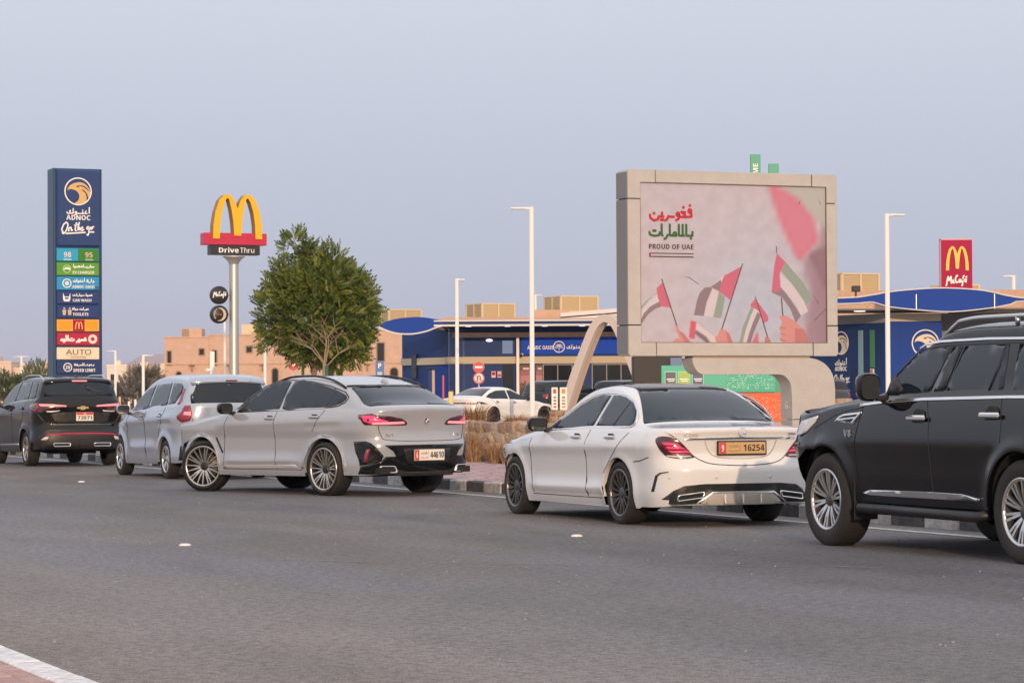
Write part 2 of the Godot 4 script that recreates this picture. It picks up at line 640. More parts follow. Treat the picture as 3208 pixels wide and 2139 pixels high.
	# a point on the roof, glass or lid: fc along the middle, u from -1 to 1 across the roof's width
	func top_pt(fc: float, u: float) -> Vector3:
		var f1 := f_side(fc)
		var t := ip(tl, f1)
		var top := ip(rl, fc)
		var bw := side_s(f1, t)
		var hh := maxf(top - t, 0.006)
		var e := t + maxf(hh - cap, 0.3 * hh)
		var rw := minf(green_s(fc + bow(fc, 0.85), e), bw)
		var ss := absf(u) * rw
		var m: float = sp.get("m", 2.7)
		var y := e + (top - e) * pow(maxf(1.0 - pow(absf(u), m), 0.0), 1.0 / m)
		return Vector3(ss * signf(u), y, -(fc + bow(fc, ss / bw)))
	func on_rear(p: Vector2) -> Vector3:
		return Vector3(p.x, p.y, -rear_f(p.x, p.y))
	func on_front(p: Vector2) -> Vector3:
		return Vector3(p.x, p.y, -front_f(p.x, p.y))
	func on_left(p: Vector2) -> Vector3:
		return Vector3(-side_s(p.x, p.y), p.y, -p.x)
	func on_right(p: Vector2) -> Vector3:
		return Vector3(side_s(p.x, p.y), p.y, -p.x)
	func on_green_left(p: Vector2) -> Vector3:
		return Vector3(-green_s(p.x, p.y), p.y, -p.x)
	func on_green_right(p: Vector2) -> Vector3:
		return Vector3(green_s(p.x, p.y), p.y, -p.x)
	func on_top(p: Vector2) -> Vector3:
		return top_pt(p.x, p.y)
	static func ip(L: Array, x: float) -> float:
		var k := L.size()
		if x <= L[0][0]: return L[0][1]
		if x >= L[k - 1][0]: return L[k - 1][1]
		var i := 0
		while x > L[i + 1][0]: i += 1
		var x0: float = L[i][0]
		var x1: float = L[i + 1][0]
		var y0: float = L[i][1]
		var y1: float = L[i + 1][1]
		var h := x1 - x0
		var d := (y1 - y0) / h
		var m0 := d
		var m1 := d
		if i > 0:
			var e: float = (y0 - L[i - 1][1]) / (x0 - L[i - 1][0])
			m0 = 0.0 if e * d <= 0.0 else 2.0 * e * d / (e + d)
		if i < k - 2:
			var e2: float = (L[i + 2][1] - y1) / (L[i + 2][0] - x1)
			m1 = 0.0 if e2 * d <= 0.0 else 2.0 * e2 * d / (e2 + d)
		var t := (x - x0) / h
		var t2 := t * t
		var t3 := t2 * t
		return (2 * t3 - 3 * t2 + 1) * y0 + (t3 - 2 * t2 + t) * h * m0 + (-2 * t3 + 3 * t2) * y1 + (t3 - t2) * h * m1

func car_body(c: Car, fine = 1.0):
	var mb = MB.new(true)
	var rows = 5
	var tops = 9
	var lows = int(16 * fine)
	# stations along the side, the arch edges among them
	var fs = []
	var step = 0.075 / fine
	var f = c.fr0
	while f < c.ff0 - 0.001:
		fs.append(f)
		f += step
	fs.append(c.ff0)
	for w in [0.0, c.wb]:
		for k in 19:
			fs.append(w - c.ra * cos(PI * k / 18.0))
		fs.append(w - c.ra - 0.002)
		fs.append(w + c.ra + 0.002)
	for k in 15:
		fs.append(c.f_side(c.xr + 0.4 * k / 14.0))
		fs.append(c.f_side(c.xf - 0.4 * k / 14.0))
	fs.sort()
	var side = []
	for x in fs:
		if x < c.fr0 or x > c.ff0: continue
		if side.is_empty() or x - side[-1] > 0.0015: side.append(x)
	var fcs = []
	for x in side: fcs.append(c.fc_of_side(x))
	# extra stations on the upper skin where it turns quickly (both ends)
	var sections = []
	for x in fcs: sections.append(c.section(x, rows, tops))
	sections[0] = c.section(c.xr, rows, tops)
	sections[-1] = c.section(c.xf, rows, tops)
	for i in sections.size() - 1:
		for k in rows + tops:
			var a = sections[i][k]
			var b = sections[i][k + 1]
			var d = sections[i + 1][k]
			var e = sections[i + 1][k + 1]
			var fl = Vector3(-1, 1, 1)
			mb.quad(a, b, e, d)
			mb.quad(a * fl, d * fl, e * fl, b * fl)
	# lower side
	var cols = []
	for i in side.size():
		var x = side[i]
		var top = sections[i][0]
		var y0 = c.lower_edge(x)
		var col = []
		for k in lows + 1:
			var y = lerpf(y0, top.y, float(k) / lows)
			col.append(Vector3(-c.side_s(x, y), y, -x) if k < lows else top)
		cols.append(col)
	var fl = Vector3(-1, 1, 1)
	for i in cols.size() - 1:
		for k in lows:
			mb.quad(cols[i][k], cols[i][k + 1], cols[i + 1][k + 1], cols[i + 1][k])
			mb.quad(cols[i][k] * fl, cols[i + 1][k] * fl, cols[i + 1][k + 1] * fl, cols[i][k + 1] * fl)
	# the two ends
	for back in [true, false]:
		var edge = sections[0] if back else sections[-1]
		var f0 = c.fr0 if back else c.ff0
		var prev = []
		for j in rows + tops + 1:
			var t = edge[j]
			var q = absf(t.x) / absf(edge[0].x)
			var y0 = ip(c.low, c.xr if back else c.xf)
			y0 = lerpf(y0, c.lower_edge(f0), pow(q, 6.0))
			var col = []
			for k in lows + 1:
				var y = lerpf(y0, t.y, float(k) / lows)
				var s = q * c.w(f0, y)
				if k == lows: col.append(t)
				else: col.append(Vector3(-s, y, -(c.rear_f(s, y) if back else c.front_f(s, y))))
			if j > 0:
				for k in lows:
					var a = prev[k]
					var b = col[k]
					var d = col[k + 1]
					var e = prev[k + 1]
					if not back:
						mb.quad(b, a, e, d)
						mb.quad(b * fl, d * fl, e * fl, a * fl)
					else:
						mb.quad(a, b, d, e)
						mb.quad(a * fl, e * fl, d * fl, b * fl)
			prev = col
	return mb.done()

# a piece laid on a skin: outline in the skin's own two measures, raised by off, its rim turned down into the skin
func patch(c: Car, pts: PackedVector2Array, on: Callable, off = 0.004, deep = 0.012, fine = 0.07):
	var mb = MB.new(true)
	_patch(mb, c, pts, on, off, deep, fine)
	return mb.done()

func _raise(on: Callable, p: Vector2, off: float) -> Vector3:
	var o: Vector3 = on.call(p)
	if off == 0.0: return o
	var a: Vector3 = on.call(p + Vector2(0.004, 0))
	var b: Vector3 = on.call(p + Vector2(0, 0.004))
	var nn = (a - o).cross(b - o).normalized()
	if nn.dot(o - Vector3(0, 0.7, -1.3)) < 0: nn = -nn
	return o + nn * off

func _patch(mb, c: Car, pts: PackedVector2Array, on: Callable, off, deep, fine):
	var ring = PackedVector2Array()
	for i in pts.size():
		var a = pts[i]
		var b = pts[(i + 1) % pts.size()]
		var k = maxi(1, ceili(a.distance_to(b) / fine))
		for j in k: ring.append(a.lerp(b, float(j) / k))
	var idx = Geometry2D.triangulate_polygon(ring)
	var stack = []
	for i in range(0, idx.size(), 3): stack.append([ring[idx[i]], ring[idx[i + 1]], ring[idx[i + 2]]])
	var tris = []
	var guard = 0
	while not stack.is_empty() and guard < 30000:
		guard += 1
		var t = stack.pop_back()
		var l = [t[0].distance_to(t[1]), t[1].distance_to(t[2]), t[2].distance_to(t[0])]
		var k = 0 if l[0] >= l[1] and l[0] >= l[2] else (1 if l[1] >= l[2] else 2)
		if l[k] > fine * 1.5:
			var m = (t[k] + t[(k + 1) % 3]) * 0.5
			stack.append([t[k], m, t[(k + 2) % 3]])
			stack.append([m, t[(k + 1) % 3], t[(k + 2) % 3]])
		else: tris.append(t)
	var cache = {}
	for t in tris:
		for p in t:
			if not cache.has(p): cache[p] = _raise(on, p, off)
	var center = Vector3(0, 0.7, -1.3)
	for t in tris:
		var a = cache[t[0]]
		var b = cache[t[1]]
		var d = cache[t[2]]
		var nn = (b - a).cross(d - a)
		if nn.dot(a - center) >= 0: mb.tri(a, b, d)
		else: mb.tri(a, d, b)
	if deep > 0.0:
		for i in ring.size():
			var p = ring[i]
			var q = ring[(i + 1) % ring.size()]
			var a = _raise(on, p, off)
			var b = _raise(on, q, off)
			var d = _raise(on, q, off - deep)
			var e = _raise(on, p, off - deep)
			var mid = Vector2.ZERO
			for v in pts: mid += v
			var inw = _raise(on, mid / pts.size(), off)
			var nn = (b - a).cross(d - a)
			if nn.dot(a - inw) >= 0: mb.quad(a, b, d, e)
			else: mb.quad(a, e, d, b)

# a strip along a line on a skin
func strip(c: Car, pts: PackedVector2Array, width, on: Callable, off = 0.003, fine = 0.08):
	var mb = MB.new(true)
	for p in Geometry2D.offset_polyline(pts, width * 0.5, Geometry2D.JOIN_MITER, Geometry2D.END_BUTT):
		if p.size() > 2 and not Geometry2D.is_polygon_clockwise(p): _patch(mb, c, p, on, off, 0.01, fine)
	return mb.done()

# smooth closed or open curve through points
func curve(a, closed = false, k = 5) -> PackedVector2Array:
	var p = poly(a)
	var n = p.size()
	var out = PackedVector2Array()
	var last = n if closed else n - 1
	for i in last:
		var p0 = p[(i - 1 + n) % n] if closed or i > 0 else p[i]
		var p1 = p[i]
		var p2 = p[(i + 1) % n]
		var p3 = p[(i + 2) % n] if closed or i + 2 < n else p2
		for j in k:
			var t = float(j) / k
			out.append(p1.cubic_interpolate(p2, p0, p3, t))
	if not closed: out.append(p[n - 1])
	return out

# arch lips and the dark inside of the arches, floor pan
func car_under(c: Car, root, body_m):
	for w in [0.0, c.wb]:
		for sg in [-1.0, 1.0]:
			var lip = MB.new(true)
			var well = MB.new(true)
			var pr = []
			for k in 25:
				var a = PI * 1.08 * k / 24.0 - PI * 0.04
				var x = w + c.ra * cos(a)
				var y = maxf(c.r + c.ra * sin(a), 0.2)
				var so = c.side_s(x, y)
				pr.append([Vector3(sg * so, y, -x), Vector3(sg * (so - 0.045), y, -x), Vector3(sg * (so - 0.04), y, -x), Vector3(sg * 0.42, y, -x)])
			for k in 24:
				var a = pr[k]
				var b = pr[k + 1]
				if sg < 0:
					lip.quad(a[0], a[1], b[1], b[0])
					well.quad(a[2], a[3], b[3], b[2])
				else:
					lip.quad(a[0], b[0], b[1], a[1])
					well.quad(a[2], b[2], b[3], a[3])
			part("wheel_arch_lip", lip.done(), body_m, root)
			part("wheel_well", well.done(), M.well, root)
	for w in [0.0, c.wb]:
		part("inner_well", boxm(Vector3(0.84, c.ra * 1.25, c.ra * 2.0)), M.well, root, Vector3(0, c.r + c.ra * 0.38, -w))
	var pan = MB.new()
	var y0 = ip(c.low, 1.3)
	var wide = c.w(1.3, y0 + 0.05) * 2.0
	pan.box(Vector3(0, y0 + 0.06, -c.wb * 0.5), Vector3(wide - 0.06, 0.1, c.wb - c.ra * 2.0 - 0.02))
	pan.box(Vector3(0, ip(c.low, c.xr) + 0.05, -(c.xr * 0.5 - c.ra * 0.5)), Vector3(wide * 0.86, 0.08, absf(c.xr) - c.ra - 0.12))
	pan.box(Vector3(0, ip(c.low, c.xf) + 0.05, -(c.wb + c.ra + (c.xf - c.wb - c.ra) * 0.45)), Vector3(wide * 0.82, 0.08, (c.xf - c.wb - c.ra) * 0.75))
	pan.box(Vector3(0, c.r, -c.wb * 0.5), Vector3(0.5, 0.2, c.wb + 0.3))
	part("floor_pan", pan.done(), M.under, root)

# spokes: list of [angle, width at hub, width at rim]; steer turns the wheel about the vertical
func wheel(root, f, s, r, wide, rim_r, style, steer = 0.0, called = "wheel"):
	var o = hold(called, root, Vector3(s, r, -f))
	o.rotation.y = steer
	var sg = signf(s)
	var ax = Vector3(sg, 0, 0)
	var t = MB.new(true)
	var hw = wide * 0.5
	t.lathe(Vector3.ZERO, ax, [[rim_r - 0.01, -hw * 0.9], [rim_r + 0.03, -hw], [r - 0.05, -hw], [r - 0.015, -hw * 0.88], [r, -hw * 0.7], [r + 0.001, 0.0], [r, hw * 0.7], [r - 0.015, hw * 0.88], [r - 0.05, hw], [rim_r + 0.03, hw * 0.99], [rim_r + 0.004, hw * 0.9], [rim_r - 0.004, hw * 0.82]], 44)
	part("tyre", t.done(), M.tyre, o)
	var b = MB.new(true)
	b.lathe(Vector3.ZERO, ax, [[rim_r, hw * 0.86], [rim_r - 0.012, hw * 0.87], [rim_r - 0.022, hw * 0.8], [rim_r - 0.03, hw * 0.3], [rim_r - 0.05, -hw * 0.4], [0.02, -hw * 0.45]], 36)
	part("rim_barrel", b.done(), style.get("barrel", M.rim_dark), o)
	var br = MB.new(true)
	br.lathe(Vector3.ZERO, ax, [[rim_r * 0.68, hw * 0.1], [rim_r * 0.68, hw * 0.2], [0.03, hw * 0.2]], 28)
	part("brake_disc", br.done(), M.brake, o)
	var lipm = MB.new(true)
	lipm.lathe(Vector3.ZERO, ax, [[rim_r + 0.006, hw * 0.84], [rim_r + 0.004, hw * 0.93], [rim_r - 0.008, hw * 0.945], [rim_r - 0.022, hw * 0.9], [rim_r - 0.024, hw * 0.8]], 44)
	part("rim_lip", lipm.done(), style.get("lip", style.m), o)
	var sp = MB.new()
	for k in style.spokes:
		var a = k[0]
		var d0 = Vector3(0, cos(a + k[3]), sin(a + k[3]))
		var d1 = Vector3(0, cos(a), sin(a))
		var tan1 = Vector3(0, -sin(a), cos(a))
		var zi = ax * hw * style.get("dish_in", 0.72)
		var zo = ax * hw * 0.88
		var p0 = d0 * 0.055
		var pm = d1 * rim_r * 0.55
		var p1 = d1 * (rim_r - 0.012)
		var zm = ax * hw * lerpf(style.get("dish_in", 0.72), 0.9, 0.6)
		var dn = ax * -0.035
		var q = [[p0 + zi, k[1]], [pm + zm, lerpf(k[1], k[2], 0.5)], [p1 + zo, k[2]]]
		for j in 2:
			var a0 = q[j][0] - tan1 * q[j][1] * 0.5
			var a1 = q[j][0] + tan1 * q[j][1] * 0.5
			var b0 = q[j + 1][0] - tan1 * q[j + 1][1] * 0.5
			var b1 = q[j + 1][0] + tan1 * q[j + 1][1] * 0.5
			var up = [[a0, b0, b1, a1], [a1, b1, b1 + dn, a1 + dn], [b0, a0, a0 + dn, b0 + dn]]
			for u in up:
				if sg < 0: sp.quad(u[3], u[2], u[1], u[0])
				else: sp.quad(u[0], u[1], u[2], u[3])
	part("spokes", sp.done(), style.m, o)
	var hub = MB.new(true)
	hub.lathe(Vector3.ZERO, ax, [[0.06, hw * 0.5], [0.055, hw * 0.70], [0.042, hw * 0.735], [0.0, hw * 0.735]], 20)
	part("hub_cap", hub.done(), style.get("hub", style.m), o)
	return o

func spokes(n, w0, w1, pair = 0.0, skew = 0.0, turn = 0.0):
	var out = []
	for i in n:
		var a = TAU * i / n + turn
		if pair == 0.0: out.append([a, w0, w1, skew])
		else:
			out.append([a - pair, w0, w1, skew + pair * 0.35])
			out.append([a + pair, w0, w1, skew - pair * 0.35])
	return out

func plate(root, at, turn, wide, high, text, look, tilt = 0.0, face_m = null):
	var o = hold("number_plate", root, at)
	o.rotation = Vector3(tilt, turn, 0)
	part("plate_frame", boxm(Vector3(wide + 0.03, high + 0.03, 0.016), 0.004), M.black_plastic, o)
	part("plate_face", boxm(Vector3(wide, high, 0.008), 0.002, Vector3(0, 0, 0.008)), face_m if face_m else M.plate, o)
	if look == "long":
		part("plate_band", boxm(Vector3(wide * 0.145, high - 0.008, 0.004), 0.0, Vector3(-wide * 0.5 + wide * 0.08, 0, 0.012)), M.plate_red, o)
		letters(text[0], -wide * 0.42, 0, 0.0145, wide * 0.05, high * 0.55, M.plate, o, "Droid Sans Bold", "plate_letter", 0.003)
		letters(text[1], wide * 0.25, 0, 0.0125, wide * 0.45, high * 0.58, M.ink, o, "Droid Sans Bold", "plate_number", 0.003)
		arabic("a-LaMaRaT", -wide * 0.03, high * 0.1, 0.0125, wide * 0.26, high * 0.22, M.plate_ink, o, 0.2, "plate_script", 0.002)
		arabic("AByRyn", -wide * 0.03, -high * 0.26, 0.0125, wide * 0.26, high * 0.2, M.plate_ink, o, 0.2, "plate_script", 0.002)
	else:
		part("plate_band", boxm(Vector3(wide - 0.01, high * 0.3, 0.004), 0.0, Vector3(0, high * 0.34, 0.012)), M.plate_red, o)
		letters(text[1], 0, -high * 0.14, 0.0125, wide * 0.84, high * 0.44, M.ink, o, "Droid Sans Bold", "plate_number", 0.003)
		letters(text[0], 0, high * 0.34, 0.0145, wide * 0.16, high * 0.2, M.plate, o, "Droid Sans Bold", "plate_letter", 0.003)
	return o

func mirror(c: Car, root, f, y, s, size, shell_m, lean = 0.0):
	for sg in [-1.0, 1.0]:
		var o = hold("door_mirror", root, Vector3(sg * s, y, -f))
		var b = MB.new(true)
		# a rounded shell: rings from the glass (rear) towards the front
		var prof = [[0.93, 0.0], [1.0, 0.02], [1.0, 0.06], [0.9, 0.11], [0.6, 0.15], [0.0, 0.165]]
		var prev = []
		for k in prof.size():
			var rr = rounded(-size.x * 0.5 * prof[k][0] - 0.0005, -size.y * 0.5 * prof[k][0] - 0.0005, size.x * 0.5 * prof[k][0] + 0.0005, size.y * 0.5 * prof[k][0] + 0.0005, minf(size.x, size.y) * 0.36 * maxf(prof[k][0], 0.01), 4)
			var cur = []
			for p in rr:
				var lx = p.x * (1.0 + 0.12 * p.y / size.y)
				cur.append(Vector3(lx * -sg + sg * 0.0, p.y, -prof[k][1] + sg * lean * p.x * -sg))
			if k > 0:
				for i in cur.size():
					var j = (i + 1) % cur.size()
					if sg > 0: mb_quad(b, prev[i], cur[i], cur[j], prev[j])
					else: mb_quad(b, prev[i], prev[j], cur[j], cur[i])
			prev = cur
		part("mirror_shell", b.done(), shell_m, o)
		part("mirror_glass", flat(rounded(-size.x * 0.44, -size.y * 0.43, size.x * 0.44, size.y * 0.43, minf(size.x, size.y) * 0.3, 4), 0.01, -0.004), M.mirror, o)
		var foot = MB.new()
		foot.box(Vector3(-sg * (size.x * 0.5 + 0.03), -size.y * 0.4, -0.05), Vector3(0.12, 0.05, 0.07), Basis.IDENTITY, 0.015)
		part("mirror_foot", foot.done(), M.black_plastic, o)

func mb_quad(b, p, q, r, s):
	b.quad(p, q, r, s)

func handle(c: Car, root, f, y, m, long = 0.2):
	for sg in [-1.0, 1.0]:
		var s = c.side_s(f, y)
		var o = hold("door_handle", root, Vector3(sg * (s + 0.02), y, -f))
		part("grip", boxm(Vector3(0.025, 0.035, long), 0.011), m, o)
		part("grip_cup", boxm(Vector3(0.012, 0.075, long * 0.55), 0.005, Vector3(-sg * 0.022, 0, 0)), M.gap, o)

# both sides of one shape on the side skin
func both(c: Car, called, pts, m, root, green = false, off = 0.004, fine = 0.08):
	part(called, patch(c, pts, c.on_green_left if green else c.on_left, off, 0.012, fine), m, root)
	part(called, patch(c, pts, c.on_green_right if green else c.on_right, off, 0.012, fine), m, root)

func both_strip(c: Car, called, pts, width, m, root, green = false, off = 0.003):
	part(called, strip(c, pts, width, c.on_green_left if green else c.on_left, off), m, root)
	part(called, strip(c, pts, width, c.on_green_right if green else c.on_right, off), m, root)

func flip(pts: PackedVector2Array) -> PackedVector2Array:
	var o = PackedVector2Array()
	for p in pts: o.append(Vector2(-p.x, p.y))
	return o

func rear_pair(c: Car, called, pts, m, root, off = 0.006, fine = 0.06):
	part(called, patch(c, pts, c.on_rear, off, 0.02, fine), m, root)
	part(called, patch(c, flip(pts), c.on_rear, off, 0.02, fine), m, root)

func on_rear_piece(c: Car, called, pts, m, root, off = 0.006, fine = 0.07):
	return part(called, patch(c, pts, c.on_rear, off, 0.02, fine), m, root)

# glass over the rear or the windscreen: from fc a to fc b along the middle, share u of the roof's width at each end
func screen(c: Car, called, a, b, ua, ub, m, root, off = 0.004):
	return part(called, patch(c, poly([a, -ua, b, -ub, b, ub, a, ua]), c.on_top, off, 0.012, 0.09), m, root)

# ---------------------------------------------------------------- the cars in the queue
func place_car(o, x, ahead, heading):
	o.position = Vector3(x, 0, -ahead)
	o.rotation.y = deg_to_rad(-heading)

func car_shell(label, spec, paint_m, fine = 1.0, category = "car"):
	var c = Car.new(spec)
	var root = thing("parked_car" if spec.get("parked", false) else "car", label, category)
	part("body", car_body(c, fine), paint_m, root)
	car_under(c, root, paint_m)
	return [c, root]

func cars():
	grey_suv_coupe()
	white_saloon()
	black_offroader()
	black_crossover()
	silver_van()
	yard_cars()

func grey_suv_coupe():
	var spec = {
		"r": 0.36, "arch": 0.415, "wb": 2.80, "fr0": -0.45, "ff0": 2.95, "tumble": 0.40, "cap": 0.085, "flare": 0.010, "ledge": 0.02, "cowl": 2.1, "mid": 0.8, "bow_r": 0.16, "n": 3.5,
		"sec": [[0.2, 0.86], [0.30, 0.905], [0.42, 0.915], [0.60, 0.905], [0.76, 0.905], [0.88, 0.925], [0.98, 0.915], [1.06, 0.895], [1.14, 0.865], [1.25, 0.82]],
		"plan": [[-1.0, 0.965], [-0.45, 0.985], [0.1, 1.0], [1.6, 1.0], [2.6, 0.985], [2.95, 0.965], [3.6, 0.93]],
		"crease": [[-0.6, 1.02, 2.5, 0.94, 0.022, 0.13], [0.45, 0.46, 2.3, 0.43, 0.026, 0.07]],
		"shoulder": [[-0.45, 1.125], [0.0, 1.145], [1.0, 1.125], [1.95, 1.095], [2.4, 1.04], [2.95, 0.95], [3.4, 0.82]],
		"roof": [[-1.09, 1.165], [-1.02, 1.20], [-0.9, 1.225], [-0.72, 1.285], [-0.5, 1.385], [-0.2, 1.495], [0.15, 1.575], [0.6, 1.615], [1.0, 1.612], [1.35, 1.56], [1.7, 1.44], [2.05, 1.27], [2.25, 1.175], [2.45, 1.13], [3.0, 1.05], [3.4, 0.95], [3.62, 0.80]],
		"rear": [[0.25, -0.96], [0.36, -1.03], [0.5, -1.06], [0.68, -1.075], [0.76, -1.045], [0.88, -1.03], [1.0, -1.045], [1.10, -1.075], [1.165, -1.09]],
		"front": [[0.2, 3.5], [0.4, 3.6], [0.7, 3.62], [0.8, 3.62]],
		"low": [[-1.1, 0.30], [-0.5, 0.29], [-0.3, 0.27], [0.5, 0.26], [2.3, 0.25], [3.0, 0.22], [3.6, 0.22]],
	}
	var pm = paint(0.345, 0.365, 0.40, 0.15, 0.3)
	var cr = car_shell("light grey coupe-roofed SUV turning out of the queue, front wheels steered left", spec, pm, 1.5)
	var c = cr[0]
	var o = cr[1]
	both(c, "side_window", curve([1.93, 1.128, 1.06, 1.152, 1.05, 1.2, 1.0, 1.535, 1.08, 1.543, 1.30, 1.522, 1.52, 1.455, 1.78, 1.30], true, 1), M.glass, o, true)
	both(c, "side_window", curve([0.99, 1.156, 0.55, 1.168, 0.11, 1.185, -0.17, 1.215, -0.30, 1.265, -0.325, 1.315, -0.24, 1.365, 0.10, 1.45, 0.50, 1.512, 0.92, 1.543], true, 2), M.glass, o, true)
	both_strip(c, "window_trim", poly([2.0, 1.118, 1.0, 1.142, 0.1, 1.17, -0.2, 1.20, -0.325, 1.25, -0.365, 1.315, -0.26, 1.385, 0.1, 1.468, 0.55, 1.53, 1.05, 1.556, 1.32, 1.535, 1.55, 1.468, 1.82, 1.315, 2.02, 1.16]), 0.016, M.black_gloss, o, true)
	both_strip(c, "window_divider", poly([0.055, 1.19, -0.02, 1.43]), 0.018, M.black_gloss, o, true, 0.006)
	both(c, "mirror_corner", poly([2.0, 1.125, 1.86, 1.13, 1.80, 1.26, 1.84, 1.28]), M.black_plastic, o, true, 0.008)
	screen(c, "rear_window", -0.30, -0.93, 0.84, 0.93, M.glass, o)
	screen(c, "windscreen", 2.2, 1.42, 0.93, 0.86, M.glass, o)
	part("rear_wing_gap", patch(c, poly([-0.25, -0.86, -0.31, -0.5, -0.31, 0.5, -0.25, 0.86, -0.20, 0.86, -0.26, 0.5, -0.26, -0.5, -0.20, -0.86]), c.on_top, 0.012, 0.015), M.black_gloss, o)
	# roof rails, fin
	for sg in [-1.0, 1.0]:
		var rail = MB.new(true)
		var pts = []
		for k in 17:
			var fc = lerpf(1.55, -0.28, k / 16.0)
			var p = c.top_pt(fc, sg * 0.93)
			pts.append(p + Vector3(sg * 0.0, 0.012 + 0.022 * sin(PI * k / 16.0), 0))
		rail.path(pts, 0.017, 8)
		part("roof_rail", rail.done(), M.black_gloss, o)
	var fin = MB.new(true)
	fin.prism(poly([0.0, 0.0, 0.16, 0.0, 0.13, 0.045, 0.08, 0.06]), 0.03, Transform3D(Basis(Vector3.UP, -PI / 2), c.top_pt(-0.12, 0) + Vector3(0.015, -0.01, -0.08)))
	part("aerial_fin", fin.done(), pm, o)
	# doors
	both_strip(c, "shut_line", poly([2.16, 1.06, 2.22, 0.9, 2.24, 0.7, 2.26, 0.34]), 0.006, M.gap, o)
	both_strip(c, "shut_line", poly([1.06, 1.13, 1.08, 0.9, 1.07, 0.6, 1.02, 0.34]), 0.006, M.gap, o)
	both_strip(c, "shut_line", poly([0.02, 1.15, 0.12, 1.02, 0.24, 0.86]), 0.006, M.gap, o)
	both_strip(c, "shut_line", poly([2.26, 0.335, 0.45, 0.345]), 0.006, M.gap, o)
	handle(c, o, 1.18, 1.035, pm)
	handle(c, o, 0.20, 1.055, pm)
	both(c, "side_vent", poly([2.47, 0.77, 2.43, 0.775, 2.27, 0.56, 2.30, 0.55]), M.black_gloss, o)
	both(c, "sill_blade", poly([2.28, 0.385, 0.62, 0.415, 0.58, 0.375, 2.24, 0.335]), paint(0.5, 0.48, 0.47, 0.3, 0.3), o, false, 0.012)
	both(c, "arch_moulding", arch_band(c, 0.0, 0.055), pm, o, false, 0.007)
	both(c, "arch_moulding", arch_band(c, 2.80, 0.055), pm, o, false, 0.007)
	mirror(c, o, 2.02, 1.17, 1.02, Vector2(0.21, 0.155), M.black_gloss)
	# lamps
	var lamp = [-0.875, 0.985, -0.885, 1.04, -0.872, 1.085, -0.80, 1.098, -0.755, 1.075, -0.6, 1.065, -0.42, 1.035, -0.35, 1.0, -0.325, 0.962, -0.35, 0.945, -0.6, 0.945, -0.86, 0.952]
	rear_pair(c, "tail_light", poly(lamp), M.lens_dark, o, 0.008, 0.05)
	rear_pair(c, "tail_light_glow", poly([-0.868, 1.07, -0.79, 1.075, -0.73, 1.035, -0.62, 1.0, -0.62, 0.965, -0.81, 0.965, -0.868, 1.0]), M.lamp_red, o, 0.011, 0.05)
	rear_pair(c, "tail_light_bar", poly([-0.80, 0.958, -0.80, 0.982, -0.60, 0.99, -0.39, 0.995, -0.37, 0.968, -0.6, 0.958]), M.lamp_hot, o, 0.014, 0.05)
	rear_pair(c, "rear_reflector", poly([-0.845, 0.63, -0.82, 0.64, -0.845, 0.47, -0.868, 0.46]), M.lens_red, o, 0.024)
	# tailgate and the black lower bumper
	on_rear_piece(c, "black_bumper", poly([-0.885, 0.41, -0.72, 0.475, -0.66, 0.535, -0.52, 0.535, -0.56, 0.60, -0.68, 0.685, 0.68, 0.685, 0.56, 0.60, 0.52, 0.535, 0.66, 0.535, 0.72, 0.475, 0.885, 0.41, 0.885, 0.31, -0.885, 0.31]), M.black_gloss, o, 0.016, 0.05)
	rear_pair(c, "corner_vent", poly([-0.888, 0.735, -0.845, 0.738, -0.81, 0.71, -0.69, 0.545, -0.72, 0.475, -0.888, 0.42]), M.black_gloss, o, 0.018, 0.035)
	on_rear_piece(c, "diffuser", poly([-0.52, 0.335, 0.52, 0.335, 0.5, 0.285, -0.5, 0.285]), M.rim_grey, o, 0.02)
	on_rear_piece(c, "plate_recess", poly([-0.42, 0.64, 0.42, 0.64, 0.36, 0.47, 0.30, 0.44, -0.30, 0.44, -0.36, 0.47]), M.black_plastic, o, 0.018)
	part("shut_line", strip(c, curve([-0.735, 1.09, -0.735, 0.92, -0.70, 0.80, -0.66, 0.76, -0.45, 0.74, 0, 0.735, 0.45, 0.74, 0.66, 0.76, 0.70, 0.80, 0.735, 0.92, 0.735, 1.09]), 0.007, c.on_rear), M.gap, o)
	for sg in [-1.0, 1.0]:
		var s = sg * 0.62
		var e = hold("exhaust", o, Vector3(s, 0.365, -c.rear_f(s, 0.365) + 0.008))
		e.rotation.y = sg * 0.28
		part("exhaust_trim", ring_box(0.23, 0.10, 0.016, 0.07, sg), M.satin, e)
		part("exhaust_bore", boxm(Vector3(0.20, 0.075, 0.02)), M.well, e)
	var z = -c.rear_f(0, 1.005) + 0.012
	var em = hold("emblem", o, Vector3(0, 1.005, z))
	part("emblem_ring", ring_mesh(0, 0, 0.043, 0.010, 0.012), M.chrome, em)
	part("emblem_disc", flat(disc(0, 0, 0.034), 0.008), M.black_plastic, em)
	part("emblem_quarter", flat(poly([0, 0, 0.028, 0, 0.02, 0.02, 0, 0.028]), 0.006, 0.004), M.white, em)
	part("emblem_quarter", flat(poly([0, 0, -0.028, 0, -0.02, -0.02, 0, -0.028]), 0.006, 0.004), M.white, em)
	letters("X4", -0.60, 0.82, -c.rear_f(-0.60, 0.82) + 0.012, 0.12, 0.042, M.chrome, o, "Droid Sans Bold", "badge").rotation.y = -0.22
	letters("M", 0.56, 0.82, -c.rear_f(0.56, 0.82) + 0.012, 0.08, 0.036, M.chrome, o, "Droid Sans Bold", "badge").rotation.y = 0.2
	plate(o, Vector3(0, 0.55, -c.rear_f(0, 0.55) + 0.03), 0, 0.52, 0.145, ["6", "44610"], "long")
